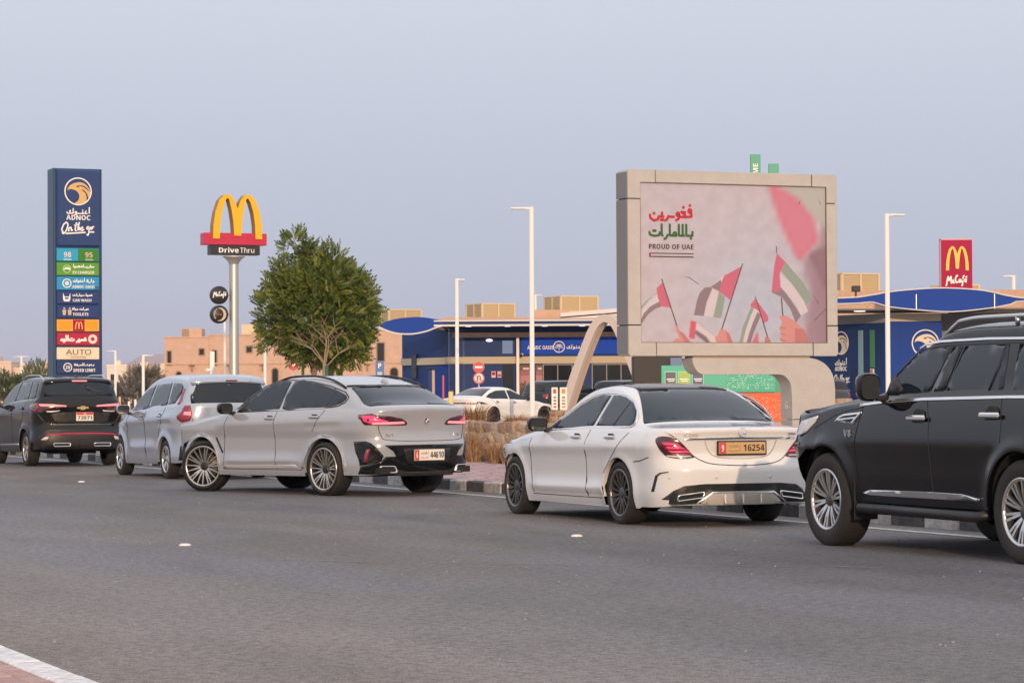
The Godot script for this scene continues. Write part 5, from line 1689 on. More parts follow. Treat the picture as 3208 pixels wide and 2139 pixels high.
func store_building():
	M.lit = glow(1.0, 0.95, 0.88, 1.4)
	var tan_m = textured(tone_texture(128, 0.03, 71, Color(0.48, 0.32, 0.235), Color(0.56, 0.38, 0.28), 0.05), 0.4, 0.85)
	M.tan = tan_m
	M.frame_grey = mt(0.25, 0.25, 0.25, 0.6)
	M.cream = mt(0.52, 0.45, 0.33, 0.7)
	M.louvre = mt(0.50, 0.40, 0.25, 0.7)
	M.louvre_frame = mt(0.62, 0.50, 0.33, 0.6)
	M.soffit = mt(0.20, 0.175, 0.18, 0.8)
	M.trim = mt(0.60, 0.59, 0.60, 0.6)
	M.pink_roof = mt(0.42, 0.30, 0.26, 0.8)
	var o = thing("store", "long blue service station store with cream band and sign panel, left of the billboard", "shop building", Vector3(0.64, 0, -165))
	# walls: front, and the left end running back
	slab(o, "lower_wall", -3.5, 0, 9.5, 3.30, 0, 8, M.navy)
	slab(o, "upper_wall", -3.5, 3.72, 9.5, 5.5, 0, 8, M.navy)
	slab(o, "cream_band", -3.55, 3.30, 9.6, 3.72, 0.12, 8.2, M.cream)
	var corner = MB.new(true)
	corner.lathe(Vector3(-3.5, 0, -1.0), Vector3.UP, [[1.0, 0.0], [1.0, 3.3]], 40)
	corner.lathe(Vector3(-3.5, 3.72, -1.0), Vector3.UP, [[1.0, 0.0], [1.0, 1.7]], 40)
	part("rounded_corner", corner.done(), mt(0.02, 0.045, 0.16, 0.22, 0.2), o)
	var cb = MB.new(true)
	cb.lathe(Vector3(-3.5, 3.30, -1.0), Vector3.UP, [[0.0, 0.0], [1.12, 0.0], [1.12, 0.42], [0.0, 0.42]], 40)
	part("cream_band", cb.done(), M.cream, o)
	var le = hold("end_wall", o, Vector3(-4.2, 0, -0.8))
	le.rotation.y = -1.08
	slab(le, "end_wall_lower", -7.0, 0, 0.0, 3.30, 0, 0.4, M.navy)
	slab(le, "end_wall_upper", -7.0, 3.72, 0.0, 5.4, 0, 0.4, M.navy)
	slab(le, "end_wall_band", -7.0, 3.30, 0.0, 3.72, 0.1, 0.5, M.cream)
	slab(le, "dark_window", -5.4, 2.5, -4.75, 3.95, 0.14, 0.16, M.dark_glass)
	slab(le, "wall_panel", -3.0, 0.3, -0.5, 3.2, 0.02, 0.04, M.blue)
	# cornice and overhanging roof
	slab(o, "cornice", -4.2, 4.87, 9.5, 5.16, 0.25, 8, M.tan)
	slab(o, "soffit", -5.4, 5.50, 10.0, 5.56, 4.0, 12, M.soffit)
	slab(o, "lower_trim", -5.2, 5.44, 10.0, 5.55, 4.12, 0.1, M.trim)
	slab(o, "roof_fascia", -5.2, 5.555, 10.0, 5.72, 4.04, 0.3, M.navy)
	slab(o, "upper_trim", -5.2, 5.72, 10.0, 5.80, 4.15, 0.4, M.trim)
	slab(o, "roof_slab", -5.2, 5.74, 10.0, 5.90, 3.7, 12, M.pink_roof)
	var lens = curve([-8.45, 5.50, -8.1, 5.70, -7.27, 5.92, -6.13, 6.0, -5.26, 5.90, -4.6, 5.72], false, 4)
	var low = curve([-4.6, 5.50, -5.13, 5.36, -5.6, 5.18, -6.4, 5.02, -7.27, 5.04, -7.94, 5.22, -8.45, 5.46], false, 4)
	var shape = lens.duplicate()
	shape.append_array(low)
	var lb = MB.new()
	lb.prism(shape, 0.5)
	part("lens_fascia", lb.done(), M.blue, o, Vector3(0, 0, 4.1))
	pen_lines([_flat_list(low)], 1, 1, 0.08, M.trim, o, Vector3(0, 0, 4.14), "lens_trim", 0.5)
	var so = MB.new()
	so.box(Vector3(-6.2, 5.42, 1.0), Vector3(3.2, 0.06, 5.6), Basis(Vector3.BACK, -0.07))
	part("lens_soffit", so.done(), M.soffit, o)
	for x in [-3.2, -0.9, 1.3, 3.5, 5.8]: downlight(o, x, 5.49, 2.4, 0.14)
	# sign panel
	var sg = hold("shop_sign", o, Vector3(0, 0, 0))
	slab(sg, "sign_panel", -0.10, 3.84, 8.2, 4.86, 0.12, 0.1, M.royal)
	letters("ADNOC OASIS", 1.05, 4.25, 0.14, 1.55, 0.22, M.white, sg)
	part("palm_emblem_ring", ring_mesh(2.17, 4.29, 0.35, 0.05, 0.03, 0.15), M.white, sg)
	var palm = []
	for k in 9:
		var a = lerpf(-0.35, PI + 0.35, k / 8.0)
		palm.append([0, 0, cos(a) * 0.13, sin(a) * 0.16 + 0.03, cos(a) * 0.24, sin(a) * 0.19 - 0.01])
	palm.append([0, 0, 0, -0.22])
	pen_lines(palm, 1, 1, 0.03, M.white, sg, Vector3(2.17, 4.27, 0.15), "palm_emblem", 0.02)
	arabic("WARH hDnWK", 4.35, 4.2, 0.14, 1.75, 0.22, M.white, sg, 0.2)
	slab(o, "banner", -1.22, 3.9, -0.6, 4.68, 0.05, 0.05, mt(0.03, 0.16, 0.48, 0.4))
	var wl = MB.new(true)
	wl.lathe(Vector3(-2.0, 4.72, 0.12), Vector3(0, 0, 1), [[0.16, 0.0], [0.14, 0.05], [0.0, 0.08]], 16)
	var wlo = part("wall_light", wl.done(), M.lit, o)
	wlo.scale = Vector3(1.3, 0.55, 1)
	wlo.position = Vector3(0.6, 2.1, 0)
	slab(o, "column", -0.385, 0, -0.215, 4.86, 0.6, 0.2, M.pole)
	var cam = hold("security_camera", o, Vector3(-0.05, 3.84, 0.7))
	part("camera_body", boxm(Vector3(0.16, 0.12, 0.3), 0.03), M.white, cam)
	part("camera_lens", boxm(Vector3(0.12, 0.1, 0.04), 0.01, Vector3(-0.04, -0.02, 0.17)), M.dark, cam)
	# shopfront
	slab(o, "dark_doorway", -1.2, 0, -0.55, 3.27, 0.01, 0.1, M.dark_glass)
	slab(o, "notice", -1.88, 2.47, -1.63, 2.85, 0.03, 0.03, mt(0.7, 0.5, 0.5, 0.6))
	slab(o, "notice", -1.52, 2.47, -1.29, 2.85, 0.03, 0.03, mt(0.72, 0.42, 0.4, 0.6))
	slab(o, "notice_print", -1.85, 2.62, -1.66, 2.8, 0.04, 0.02, M.mred)
	slab(o, "notice_print", -1.49, 2.55, -1.32, 2.66, 0.04, 0.02, M.mred)
	var poster = mt(1, 1, 1, 0.5)
	poster.albedo_texture = shop_poster()
	for p in [[-0.16, 0.42], [0.78, 1.16]]:
		slab(o, "poster_frame", p[0] - 0.03, 0.9, p[1] + 0.03, 3.24, 0.04, 0.05, M.dark)
		var q = QuadMesh.new()
		q.size = Vector2(p[1] - p[0], 2.25)
		part("poster", q, poster, o, Vector3((p[0] + p[1]) / 2, 2.07, 0.045))
	for g in [[1.22, 2.95, 2], [4.15, 7.6, 4]]:
		slab(o, "shop_glass", g[0], 0.1, g[1], 3.22, 0.02, 0.04, M.dark_glass)
		var w = (g[1] - g[0]) / g[2]
		for i in g[2] + 1: slab(o, "mullion", g[0] + i * w - 0.03, 0, g[0] + i * w + 0.03, 3.24, 0.06, 0.06, M.frame_grey)
		slab(o, "transom", g[0] - 0.03, 3.2, g[1] + 0.03, 3.26, 0.065, 0.05, M.frame_grey)
	# things inside the glass and on the roof
	for u in [[-9.2, 6.05, 2.3, 0.95], [-3.2, 6.2, 2.35, 1.15], [1.85, 6.75, 2.7, 1.05]]:
		roof_unit(o, u[0] + u[2] / 2, u[1], -14.0, u[2], u[3], 2.6, M.louvre, M.louvre_frame, 0.42)
	slab(o, "roof_parapet", -5.0, 5.8, 10.0, 6.35, -9.0, 6, M.tan)
	slab(o, "roof_parapet", 0.6, 5.8, 3.0, 6.85, -11.0, 6, M.tan)
	var rl = MB.new()
	rl.box(Vector3(5.6, 6.52, -4), Vector3(6.6, 0.24, 3), Basis(Vector3.BACK, 0.075))
	rl.box(Vector3(5.6, 6.20, -4), Vector3(6.6, 0.24, 3), Basis(Vector3.BACK, 0.075))
	part("sloping_roof_edge", rl.done(), M.trim, o)
	slab(o, "kiosk_wall", 7.7, 0, 9.4, 3.29, 0.3, 0.3, M.dark)
	letters("Speciality", 8.45, 3.05, 0.32, 0.95, 0.2, M.white, o, "Droid Serif")

func _flat_list(p):
	var a = []
	for v in p:
		a.append(v.x)
		a.append(v.y)
	return a

# a blurred advertisement: pink sky, dark heads of a crowd
func shop_poster():
	var im = Image.create(48, 96, false, Image.FORMAT_RGB8)
	im.fill(Color(0.55, 0.30, 0.36))
	im.fill_rect(Rect2i(0, 0, 48, 14), Color(0.38, 0.2, 0.26))
	im.fill_rect(Rect2i(0, 26, 48, 20), Color(0.66, 0.42, 0.44))
	var rng = RandomNumberGenerator.new()
	rng.seed = 77
	im.fill_rect(Rect2i(0, 62, 48, 34), Color(0.06, 0.05, 0.06))
	for i in 6:
		var x = 3 + i * 8
		var y = 44 + rng.randi_range(-6, 8)
		im.fill_rect(Rect2i(x, y, 8, 10), Color(0.10, 0.06, 0.07))
		im.fill_rect(Rect2i(x + 2, y + 4, 4, 6), Color(0.55, 0.34, 0.28))
		im.fill_rect(Rect2i(x - 1, y + 11, 10, 22), Color(0.08, 0.07, 0.09))
	im.fill_rect(Rect2i(14, 6, 30, 5), Color(0.85, 0.75, 0.75))
	im.resize(24, 48, Image.INTERPOLATE_BILINEAR)
	im.resize(96, 192, Image.INTERPOLATE_CUBIC)
	return ImageTexture.create_from_image(im)

func service_building():
	var o = thing("service_building", "blue building with a lens-shaped roof fascia to the right of the billboard", "building", Vector3(16.37, 0, -120))
	slab(o, "front_wall", -0.15, 0, 2.35, 4.50, 0, 6, M.blue)
	slab(o, "front_band", -0.1, 4.50, 2.3, 4.84, 0.08, 6, M.cream)
	slab(o, "side_wall", 2.35, 0, 14.0, 4.9, -2.0, 6, mt(0.22, 0.215, 0.215, 0.8))
	for x in [0.55, 1.75]: slab(o, "panel_joint", x - 0.012, 0, x + 0.012, 4.5, 0.004, 0.02, M.navy)
	var le = hold("wash_wall", o, Vector3(-0.16, 0, -0.02))
	le.rotation.y = -1.01
	slab(le, "wash_wall_panel", -12.0, 0, 0.0, 4.45, 0, 0.4, M.navy)
	slab(le, "wash_wall_band", -12.0, 4.45, 0.0, 4.85, 0.02, 0.5, mt(0.30, 0.29, 0.285, 0.7))
	eagle(le, -2.95, 3.62, 0.03, 0.52, M.white, mt(0.7, 0.62, 0.5, 0.5))
	arabic("hDnWK", -2.55, 2.66, 0.02, 0.86, 0.24, M.white, le, 0.2)
	letters("ADNOC", -2.98, 2.48, 0.02, 0.84, 0.2, M.white, le)
	pen_lines(SCRIPT_GO, 0.78, 0.42, 0.05, M.white, le, Vector3(-3.5, 1.82, 0.02), "lettering_script")
	slab(le, "tall_light_panel", -1.72, 1.6, -1.44, 4.15, 0.06, 0.08, mt(0.20, 0.36, 0.44, 0.3))
	slab(le, "tall_green_panel", -0.92, 2.5, -0.64, 4.15, 0.06, 0.08, mt(0.05, 0.22, 0.08, 0.3))
	slab(le, "tall_white_panel", -0.92, 1.5, -0.70, 2.45, 0.06, 0.08, M.white)
	slab(le, "orange_panel", -0.90, 2.1, -0.72, 2.42, 0.07, 0.08, mt(0.6, 0.2, 0.03, 0.5))
	var hose = MB.new(true)
	hose.path([Vector3(-1.75, 2.55, 0.12), Vector3(-1.9, 2.4, 0.15), Vector3(-1.92, 1.6, 0.16), Vector3(-2.6, 1.75, 0.3), Vector3(-4.2, 0.9, 0.5)], 0.025, 6)
	part("wash_hose", hose.done(), M.dark, le)
	slab(le, "counter", -4.3, 1.42, -2.4, 1.55, 1.2, 1.2, M.cream)
	slab(le, "counter_base", -4.2, 0.0, -2.5, 1.42, 1.1, 1.0, M.dark)
	eagle(o, 1.62, 3.55, 0.04, 0.60, M.white, mt(0.7, 0.62, 0.5, 0.5))
	# roof: lens-shaped fascia between two white edges
	var top = curve([-6.0, 5.42, -2.14, 5.45, -1.0, 5.56, -0.145, 5.705, 1.0, 5.81, 2.245, 5.85, 3.84, 5.736, 5.16, 5.45, 6.4, 5.40, 12.0, 5.4], false, 3)
	var bot = curve([12.0, 5.34, 5.9, 5.33, 5.0, 5.18, 4.1, 5.02, 2.5, 4.87, 1.07, 4.955, -0.15, 5.09, -0.7, 5.24, -1.05, 5.30, -2.11, 5.24, -6.0, 5.24], false, 3)
	var shape = top.duplicate()
	shape.append_array(bot)
	var lb = MB.new()
	lb.prism(shape, 0.5)
	part("lens_fascia", lb.done(), M.blue, o, Vector3(0, 0, 2.0))
	pen_lines([_flat_list(top)], 1, 1, 0.05, M.trim, o, Vector3(0, 0.02, 2.03), "upper_trim", 0.6)
	pen_lines([_flat_list(bot)], 1, 1, 0.042, M.trim, o, Vector3(0, -0.02, 2.03), "lower_trim", 0.6)
	for x in [0.95, 4.3]: slab(o, "fascia_joint", x - 0.015, 4.97, x + 0.015, 5.6, 2.012, 0.03, M.steel)
	var so = MB.new()
	so.box(Vector3(2.0, 4.98, -0.6), Vector3(16, 0.06, 4.6))
	part("soffit", so.done(), M.soffit, o)
	for p in [[-1.3, 0.6], [4.4, 0.6], [6.6, 0.6]]: downlight(o, p[0], 4.95, p[1], 0.2)
	slab(o, "gutter_beam", 2.4, 4.80, 14.0, 4.93, 1.6, 0.2, M.dark)
	slab(o, "roof_parapet", -7.0, 5.0, 9.0, 6.35, -13.0, 8, M.tan)
	roof_unit(o, 0.1, 6.28, -15.0, 2.15, 0.95, 2.4, M.louvre, M.louvre_frame, 0.42)
	roof_unit(o, 5.5, 5.95, -16.0, 1.3, 0.75, 2.4, M.louvre, M.louvre_frame, 0.42)
	var spot = hold("roof_floodlight", o, Vector3(-1.45, 5.55, 0.5))
	part("floodlight_stand", boxm(Vector3(0.08, 0.3, 0.08), 0.0, Vector3(0, 0.12, 0)), M.dark, spot)
	part("floodlight_head", boxm(Vector3(0.38, 0.26, 0.2), 0.03, Vector3(0, 0.36, 0.05)), M.dark, spot)
	# the red sign standing on the roof
	var s = thing("roof_sign", "tall red sign with yellow arches standing on the service building's roof", "sign", Vector3(19.5, 5.45, -120.9))
	slab(s, "sign_box", -0.69, 0.0, 0.69, 2.66, 0.15, 0.3, M.mred, 0.02)
	slab(s, "sign_edge", -0.71, 2.62, 0.71, 2.68, 0.16, 0.32, mt(0.55, 0.3, 0.32, 0.5))
	slab(s, "sign_edge", -0.71, 0.0, -0.68, 2.66, 0.16, 0.32, mt(0.55, 0.3, 0.32, 0.5))
	arches_mark(s, 0.03, 1.82, 0.19, 1.0, 1.06, M.myellow)
	pen_lines(SCRIPT_CAFE, 0.60, 0.50, 0.065, M.white, s, Vector3(-0.46, 0.66, 0.17), "lettering_script", 0.02)

const SCRIPT_CAFE := [[0.0, -0.1, 0.1, 0.55, 0.16, 0.75, 0.2, 0.35, 0.36, 0.75, 0.36, 0.2, 0.42, 0.12], [0.58, 0.42, 0.50, 0.40, 0.48, 0.22, 0.56, 0.16, 0.62, 0.22],
	[0.86, 0.75, 0.78, 0.82, 0.68, 0.6, 0.68, 0.3, 0.78, 0.18, 0.88, 0.28], [1.06, 0.45, 0.96, 0.45, 0.93, 0.28, 1.0, 0.2, 1.06, 0.42, 1.10, 0.22], [1.34, 0.78, 1.26, 0.76, 1.22, 0.45, 1.18, 0.0, 1.12, -0.12], [1.12, 0.42, 1.32, 0.48],
	[1.36, 0.34, 1.48, 0.42, 1.44, 0.5, 1.37, 0.42, 1.38, 0.26, 1.50, 0.26], [1.42, 0.62, 1.52, 0.74]]

func window_hole(root, x, y, w, h, z, arched = false):
	var o = hold("window", root, Vector3(x, y, z))
	var p = rect(-w / 2, -h / 2, w / 2, h / 2)
	if arched:
		p = poly([-w / 2, -h / 2, w / 2, -h / 2])
		for k in 9: p.append(Vector2(cos(PI * k / 8.0) * w / 2, h / 2 - w / 2 + sin(PI * k / 8.0) * w / 2))
	var b = MB.new()
	b.prism(p, 0.05, Transform3D(Basis.IDENTITY, Vector3(0, 0, 0.01)))
	part("pane", b.done(), M.dark_glass, o)
	var f = MB.new()
	for i in p.size():
		var a = p[i]
		var c = p[(i + 1) % p.size()]
		f.stroke(PackedVector2Array([a, c]), 0.10, 0.12, Transform3D(Basis.IDENTITY, Vector3(0, 0, 0.06 + 0.002 * (i % 3))))
	part("window_frame", f.done(), M.tan_dark, o)

func tan_house():
	M.tan_dark = mt(0.30, 0.19, 0.13, 0.8)
	var wall = textured(tone_texture(128, 0.03, 75, Color(0.50, 0.34, 0.255), Color(0.57, 0.39, 0.295), 0.05), 0.3, 0.85)
	var o = thing("house", "long two-storey sandy pink house with small dark windows behind the tree", "house", Vector3(-20.32, 0, -250))
	for b in [[-11.2, -7.2, 6.82, 0.0], [-7.2, -0.6, 7.02, -0.12], [-0.6, 6.2, 7.0, 0.03], [6.2, 13.5, 7.4, -0.15]]:
		slab(o, "wall", b[0], 0, b[1], b[2], b[3], 9.0, wall)
		slab(o, "parapet_cap", b[0] - 0.04, b[2], b[1] + 0.04, b[2] + 0.12, b[3] + 0.06, 9.1, wall)
		slab(o, "string_course", b[0] + 0.01, 4.42, b[1] - 0.01, 4.56, b[3] + 0.09, 0.2, wall)
	for w in [[-10.76, 5.0, 0.4, 1.3, 0.0, false], [-7.83, 5.55, 0.5, 0.6, 0.0, false], [-6.68, 5.0, 0.45, 1.4, -0.12, false], [-3.53, 5.75, 0.55, 0.6, -0.12, false], [8.4, 5.45, 0.7, 1.7, -0.15, false],
			[-9.9, 3.2, 0.5, 1.2, 0.0, true], [-1.18, 3.3, 0.6, 1.5, -0.12, true], [3.9, 3.3, 0.6, 1.5, 0.03, true], [9.61, 3.2, 0.75, 1.7, -0.15, true], [1.6, 2.9, 0.6, 0.9, 0.03, false]]:
		window_hole(o, w[0], w[1], w[2], w[3], w[4], w[5])
	for x in [-8.7, -5.3, 7.2, -2.3]:
		var l = MB.new()
		l.box(Vector3(x, 4.05, 0.2), Vector3(0.14, 0.55, 0.14))
		l.box(Vector3(x, 4.36, 0.25), Vector3(0.5, 0.08, 0.4))
		part("wall_lantern", l.done(), M.tan_dark, o)
	slab(o, "rooftop_room", -9.9, 6.9, -8.05, 7.72, -2.0, 3, wall)
	slab(o, "rooftop_vent", -9.85, 6.95, -9.2, 7.66, -1.98, 0.2, mt(0.3, 0.22, 0.17, 0.8))
	slab(o, "rooftop_room", -4.4, 7.1, -3.1, 8.05, -2.0, 3, M.louvre_frame)
	var rail = MB.new()
	for x in [-7.0, -6.6, -2.9, -2.5]: rail.tube(Vector3(x, 7.1, -1), Vector3(x, 7.55, -1), 0.03, 0.03, 6)
	rail.tube(Vector3(-7.0, 7.5, -1), Vector3(-6.6, 7.5, -1), 0.03, 0.03, 6)
	rail.tube(Vector3(-2.9, 7.5, -1), Vector3(-2.5, 7.5, -1), 0.03, 0.03, 6)
	part("roof_railing", rail.done(), M.steel, o)

func far_view():
	var rng = RandomNumberGenerator.new()
	rng.seed = 12
	# a pale ridge far off behind the houses
	var h = MB.new(true)
	var prof = []
	for i in 41:
		var x = lerpf(-1500, 900, i / 40.0)
		var y = 92.0 * smoothstep(-880.0, -690.0, x) * smoothstep(300.0, -350.0, x) + 3.0 * sin(i * 1.7) * smoothstep(-880.0, -700.0, x)
		prof.append([x, maxf(y, 0.5)])
	for i in 40:
		var a = prof[i]
		var b = prof[i + 1]
		h.quad(Vector3(a[0], -1, -5000), Vector3(b[0], -1, -5000), Vector3(b[0], b[1], -5350), Vector3(a[0], a[1], -5350))
		h.quad(Vector3(a[0], a[1], -5350), Vector3(b[0], b[1], -5350), Vector3(b[0], -1, -5900), Vector3(a[0], -1, -5900))
	part("hills", h.done(), mt(0.40, 0.29, 0.25, 0.95), self).set_meta("kind", "structure")
	var cols = [Color(0.62, 0.48, 0.38), Color(0.66, 0.54, 0.44), Color(0.56, 0.43, 0.34), Color(0.70, 0.60, 0.50)]
	var rows = [[-116.5, -109.0, 9.4, "white-topped low house at the far left edge"], [-109.0, -104.6, 8.0, "low sandy house left of the bushes, far off"], [-104.4, -100.6, 8.6, "flat-roofed pale house just left of the blue pylon, far off"], [-89.5, -85.2, 8.6, "low sandy house just right of the pylon, far off"], [-84.6, -79.0, 8.3, "long flat sandy house behind the grey palm, far off"], [-78.6, -72.0, 8.9, "pale flat-roofed house beside the long house, far off"]]
	for i in rows.size():
		var r = rows[i]
		var o = thing("far_house", r[3], "house", Vector3((r[0] + r[1]) / 2, 0, -600 - i * 3), 0.0, "low houses on the horizon")
		var w = r[1] - r[0]
		var c = cols[i % 4]
		slab(o, "wall", -w / 2, 0, w / 2, r[2], 0, 10, mt(c.r, c.g, c.b, 0.9))
		slab(o, "parapet", -w / 2 - 0.1, r[2], w / 2 + 0.1, r[2] + 0.3, 0.1, 10.2, mt(c.r * 1.1, c.g * 1.1, c.b * 1.12, 0.9))
		slab(o, "roof_room", -w * 0.2, r[2] + 0.3, w * 0.1, r[2] + 1.3, -3, 4, mt(c.r, c.g, c.b, 0.9))
		for k in int(w / 2.2):
			slab(o, "window", -w / 2 + 0.8 + k * 2.2, 5.4, -w / 2 + 1.6 + k * 2.2, 6.8, 0.02, 0.1, M.dark_glass)
	var wall = thing("boundary_wall", "long low sandy boundary wall across the far ground on the left", "wall", Vector3(-62, 0, -420))
	for k in 10: slab(wall, "wall_panel", -30 + k * 4.4, 0, -25.7 + k * 4.4, 2.6, 0, 0.4, mt(0.55, 0.43, 0.34, 0.9))

# ---------------------------------------------------------------- billboard
func billboard():
	var o = thing("billboard", "large beige framed billboard with waving flags poster on a curved arm", "billboard", Vector3(4.18, 0, -52), TURN)
	var shell = textured(tone_texture(256, 0.02, 81, Color(0.395, 0.385, 0.375), Color(0.455, 0.445, 0.435), 0.04), 0.5, 0.6)
	var x0 = -2.18
	var x1 = 2.24
	var y0 = 2.06
	var y1 = 5.53
	var px0 = -1.924
	var px1 = 2.017
	var py0 = 2.303
	var py1 = 5.295
	var g = 0.010
	var d = 0.5
	var corner = func(cx, cy, sx, sy, lx, ly, tx, ty):
		# an L of the frame, its outer corner rounded
		var p = PackedVector2Array()
		p.append(Vector2(cx, cy + sy * ly))
		for k in 6:
			var a = PI / 2 * k / 5.0
			p.append(Vector2(cx + sx * 0.06 * (1 - cos(a)), cy + sy * 0.06 * (1 - sin(a))))
		p.append(Vector2(cx + sx * lx, cy))
		p.append(Vector2(cx + sx * lx, cy + sy * ty))
		p.append(Vector2(cx + sx * tx, cy + sy * ty))
		p.append(Vector2(cx + sx * tx, cy + sy * ly))
		part("frame_panel", flat(p, d), shell, o)
	corner.call(x0, y1, 1, -1, -1.61 - x0 - g, y1 - 4.983 - g, px0 - x0, y1 - py1)
	corner.call(x1, y1, -1, -1, x1 - 1.697 - g, y1 - 4.98 - g, x1 - px1, y1 - py1)
	corner.call(x0, y0, 1, 1, -1.61 - x0 - g, 2.63 - y0 - g, px0 - x0, py0 - y0)
	corner.call(x1, y0, -1, 1, x1 - 1.705 - g, 2.635 - y0 - g, x1 - px1, py0 - y0)
	slab(o, "frame_panel", -1.61 + g, py1, 1.697 - g, y1, 0, d, shell, 0.008)
	slab(o, "frame_panel", -1.61 + g, y0, 1.705 - g, py0, 0, d, shell, 0.008)
	slab(o, "frame_panel", x0, 2.63 + g, px0, 4.983 - g, 0, d, shell, 0.008)
	slab(o, "frame_panel", px1, 2.635 + g, x1, 4.98 - g, 0, d, shell, 0.008)
	var grey = mt(0.20, 0.20, 0.205, 0.6)  # shade of the left face painted in, as darker grey slabs over the shell
	for e in [[y0 + 0.05, 2.63 - g], [2.63 + g, 4.983 - g], [4.983 + g, y1 - 0.05]]: slab(o, "side_shade_slab", x0 - 0.012, e[0], x0 + 0.02, e[1], -0.025, d - 0.03, grey)
	slab(o, "inner_box", x0 + 0.02, y0 + 0.02, x1 - 0.02, y1 - 0.02, -0.05, d - 0.1, mt(0.05, 0.045, 0.04, 0.8))
	var q = QuadMesh.new()
	q.size = Vector2(px1 - px0 + 0.01, py1 - py0 + 0.01)
	var pm = mt(1, 1, 1, 0.35)
	pm.albedo_texture = flag_poster()
	pm.albedo_color = lin(0.83, 0.87, 0.96)
	part("poster", q, pm, o, Vector3((px0 + px1) / 2, (py0 + py1) / 2, -0.035))
	var rim = MB.new()
	for e in [[px0, py0, px1, py0], [px0, py1, px1, py1]]: rim.box(Vector3((e[0] + e[2]) / 2, e[1], -0.03), Vector3(e[2] - e[0], 0.022, 0.03))
	for e in [px0, px1]: rim.box(Vector3(e, (py0 + py1) / 2, -0.031), Vector3(0.022, py1 - py0, 0.03))
	part("poster_rim", rim.done(), mt(0.10, 0.07, 0.05, 0.6), o)
	var red = mt(0.42, 0.012, 0.03, 0.5)
	var green = mt(0.02, 0.10, 0.03, 0.5)
	var bk = mt(0.06, 0.035, 0.02, 0.5)
	arabic("FXW-RyN", -0.835, 4.66, -0.028, 0.90, 0.24, red, o, 0.2, "poster_lettering", 0.004)
	arabic("BaLaMaRaT", -0.83, 4.31, -0.028, 0.91, 0.22, green, o, 0.2, "poster_lettering", 0.004)
	letters("PROUD OF UAE", -1.277, 4.10, -0.03, 0.925, 0.092, bk, o, "Droid Sans Bold", "poster_lettering", 0.004)
	slab(o, "poster_rule", -1.735, 3.965, -0.812, 3.982, -0.029, 0.004, bk)
	slab(o, "poster_rule", -1.735, 3.902, -0.812, 3.922, -0.029, 0.004, bk)
	slab(o, "poster_rule", -1.735, 3.922, -1.70, 3.975, -0.0285, 0.004, red)
	# arm and leg in one curved piece
	var post = curve([-0.86, 2.02, -0.845, 1.93, -0.80, 1.83, -0.73, 1.75, -0.644, 1.714], false, 3)
	post.append_array(curve([0.95, 1.712, 1.07, 1.69, 1.17, 1.61, 1.225, 1.50, 1.246, 1.30], false, 3))
	post.append(Vector2(1.25, 0.86))
	var post2 = post.duplicate()
	post2.append(Vector2(2.18, 0.86))
	post2.append_array(curve([2.181, 1.45, 2.15, 1.64, 2.08, 1.79, 1.96, 1.91, 1.80, 1.99, 1.65, 2.02], false, 3))
	part("arm", flat(post2, 0.46), shell, o, Vector3(0, 0, -0.02))
	slab(o, "leg", 1.25, 0, 2.18, 0.845, -0.02, 0.46, shell, 0.006)
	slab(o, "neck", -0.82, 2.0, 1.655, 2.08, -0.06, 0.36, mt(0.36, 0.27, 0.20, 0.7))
	var mark = hold("leg_mark", o, Vector3(1.243, 1.12, -0.25))
	mark.rotation.y = -PI / 2
	letters("G", 0, 0, 0.004, 0.11, 0.15, mt(0.6, 0.55, 0.48, 0.6), mark)
	slab(o, "footing", 1.1, -0.1, 2.35, 0.16, 0.1, 0.75, mt(0.35, 0.31, 0.28, 0.9))

# filled shape in an image
func fill_shape(im: Image, p: PackedVector2Array, c: Color):
	var h = im.get_height()
	var lo = 1e9
	var hi = -1e9
	for v in p:
		lo = minf(lo, v.y)
		hi = maxf(hi, v.y)
	for y in range(maxi(0, int(lo)), mini(h - 1, int(hi)) + 1):
		var xs = []
		for i in p.size():
			var a = p[i]
			var b = p[(i + 1) % p.size()]
			if (a.y <= y + 0.5) != (b.y <= y + 0.5): xs.append(a.x + (y + 0.5 - a.y) / (b.y - a.y) * (b.x - a.x))
		xs.sort()
		for i in range(0, xs.size() - 1, 2):
			var x0 = clampi(int(round(xs[i])), 0, im.get_width())
			var x1 = clampi(int(round(xs[i + 1])), 0, im.get_width())
			if x1 > x0: im.fill_rect(Rect2i(x0, y, x1 - x0, 1), c)

func soft_shape(im: Image, p: PackedVector2Array, c: Color, blur):
	var layer = Image.create(im.get_width(), im.get_height(), false, Image.FORMAT_RGBA8)
	layer.fill(Color(c.r, c.g, c.b, 0))
	fill_shape(layer, p, c)
	if blur > 1:
		layer.resize(im.get_width() / blur, im.get_height() / blur, Image.INTERPOLATE_LANCZOS)
		layer.resize(im.get_width(), im.get_height(), Image.INTERPOLATE_CUBIC)
	im.blend_rect(layer, Rect2i(0, 0, im.get_width(), im.get_height()), Vector2i.ZERO)

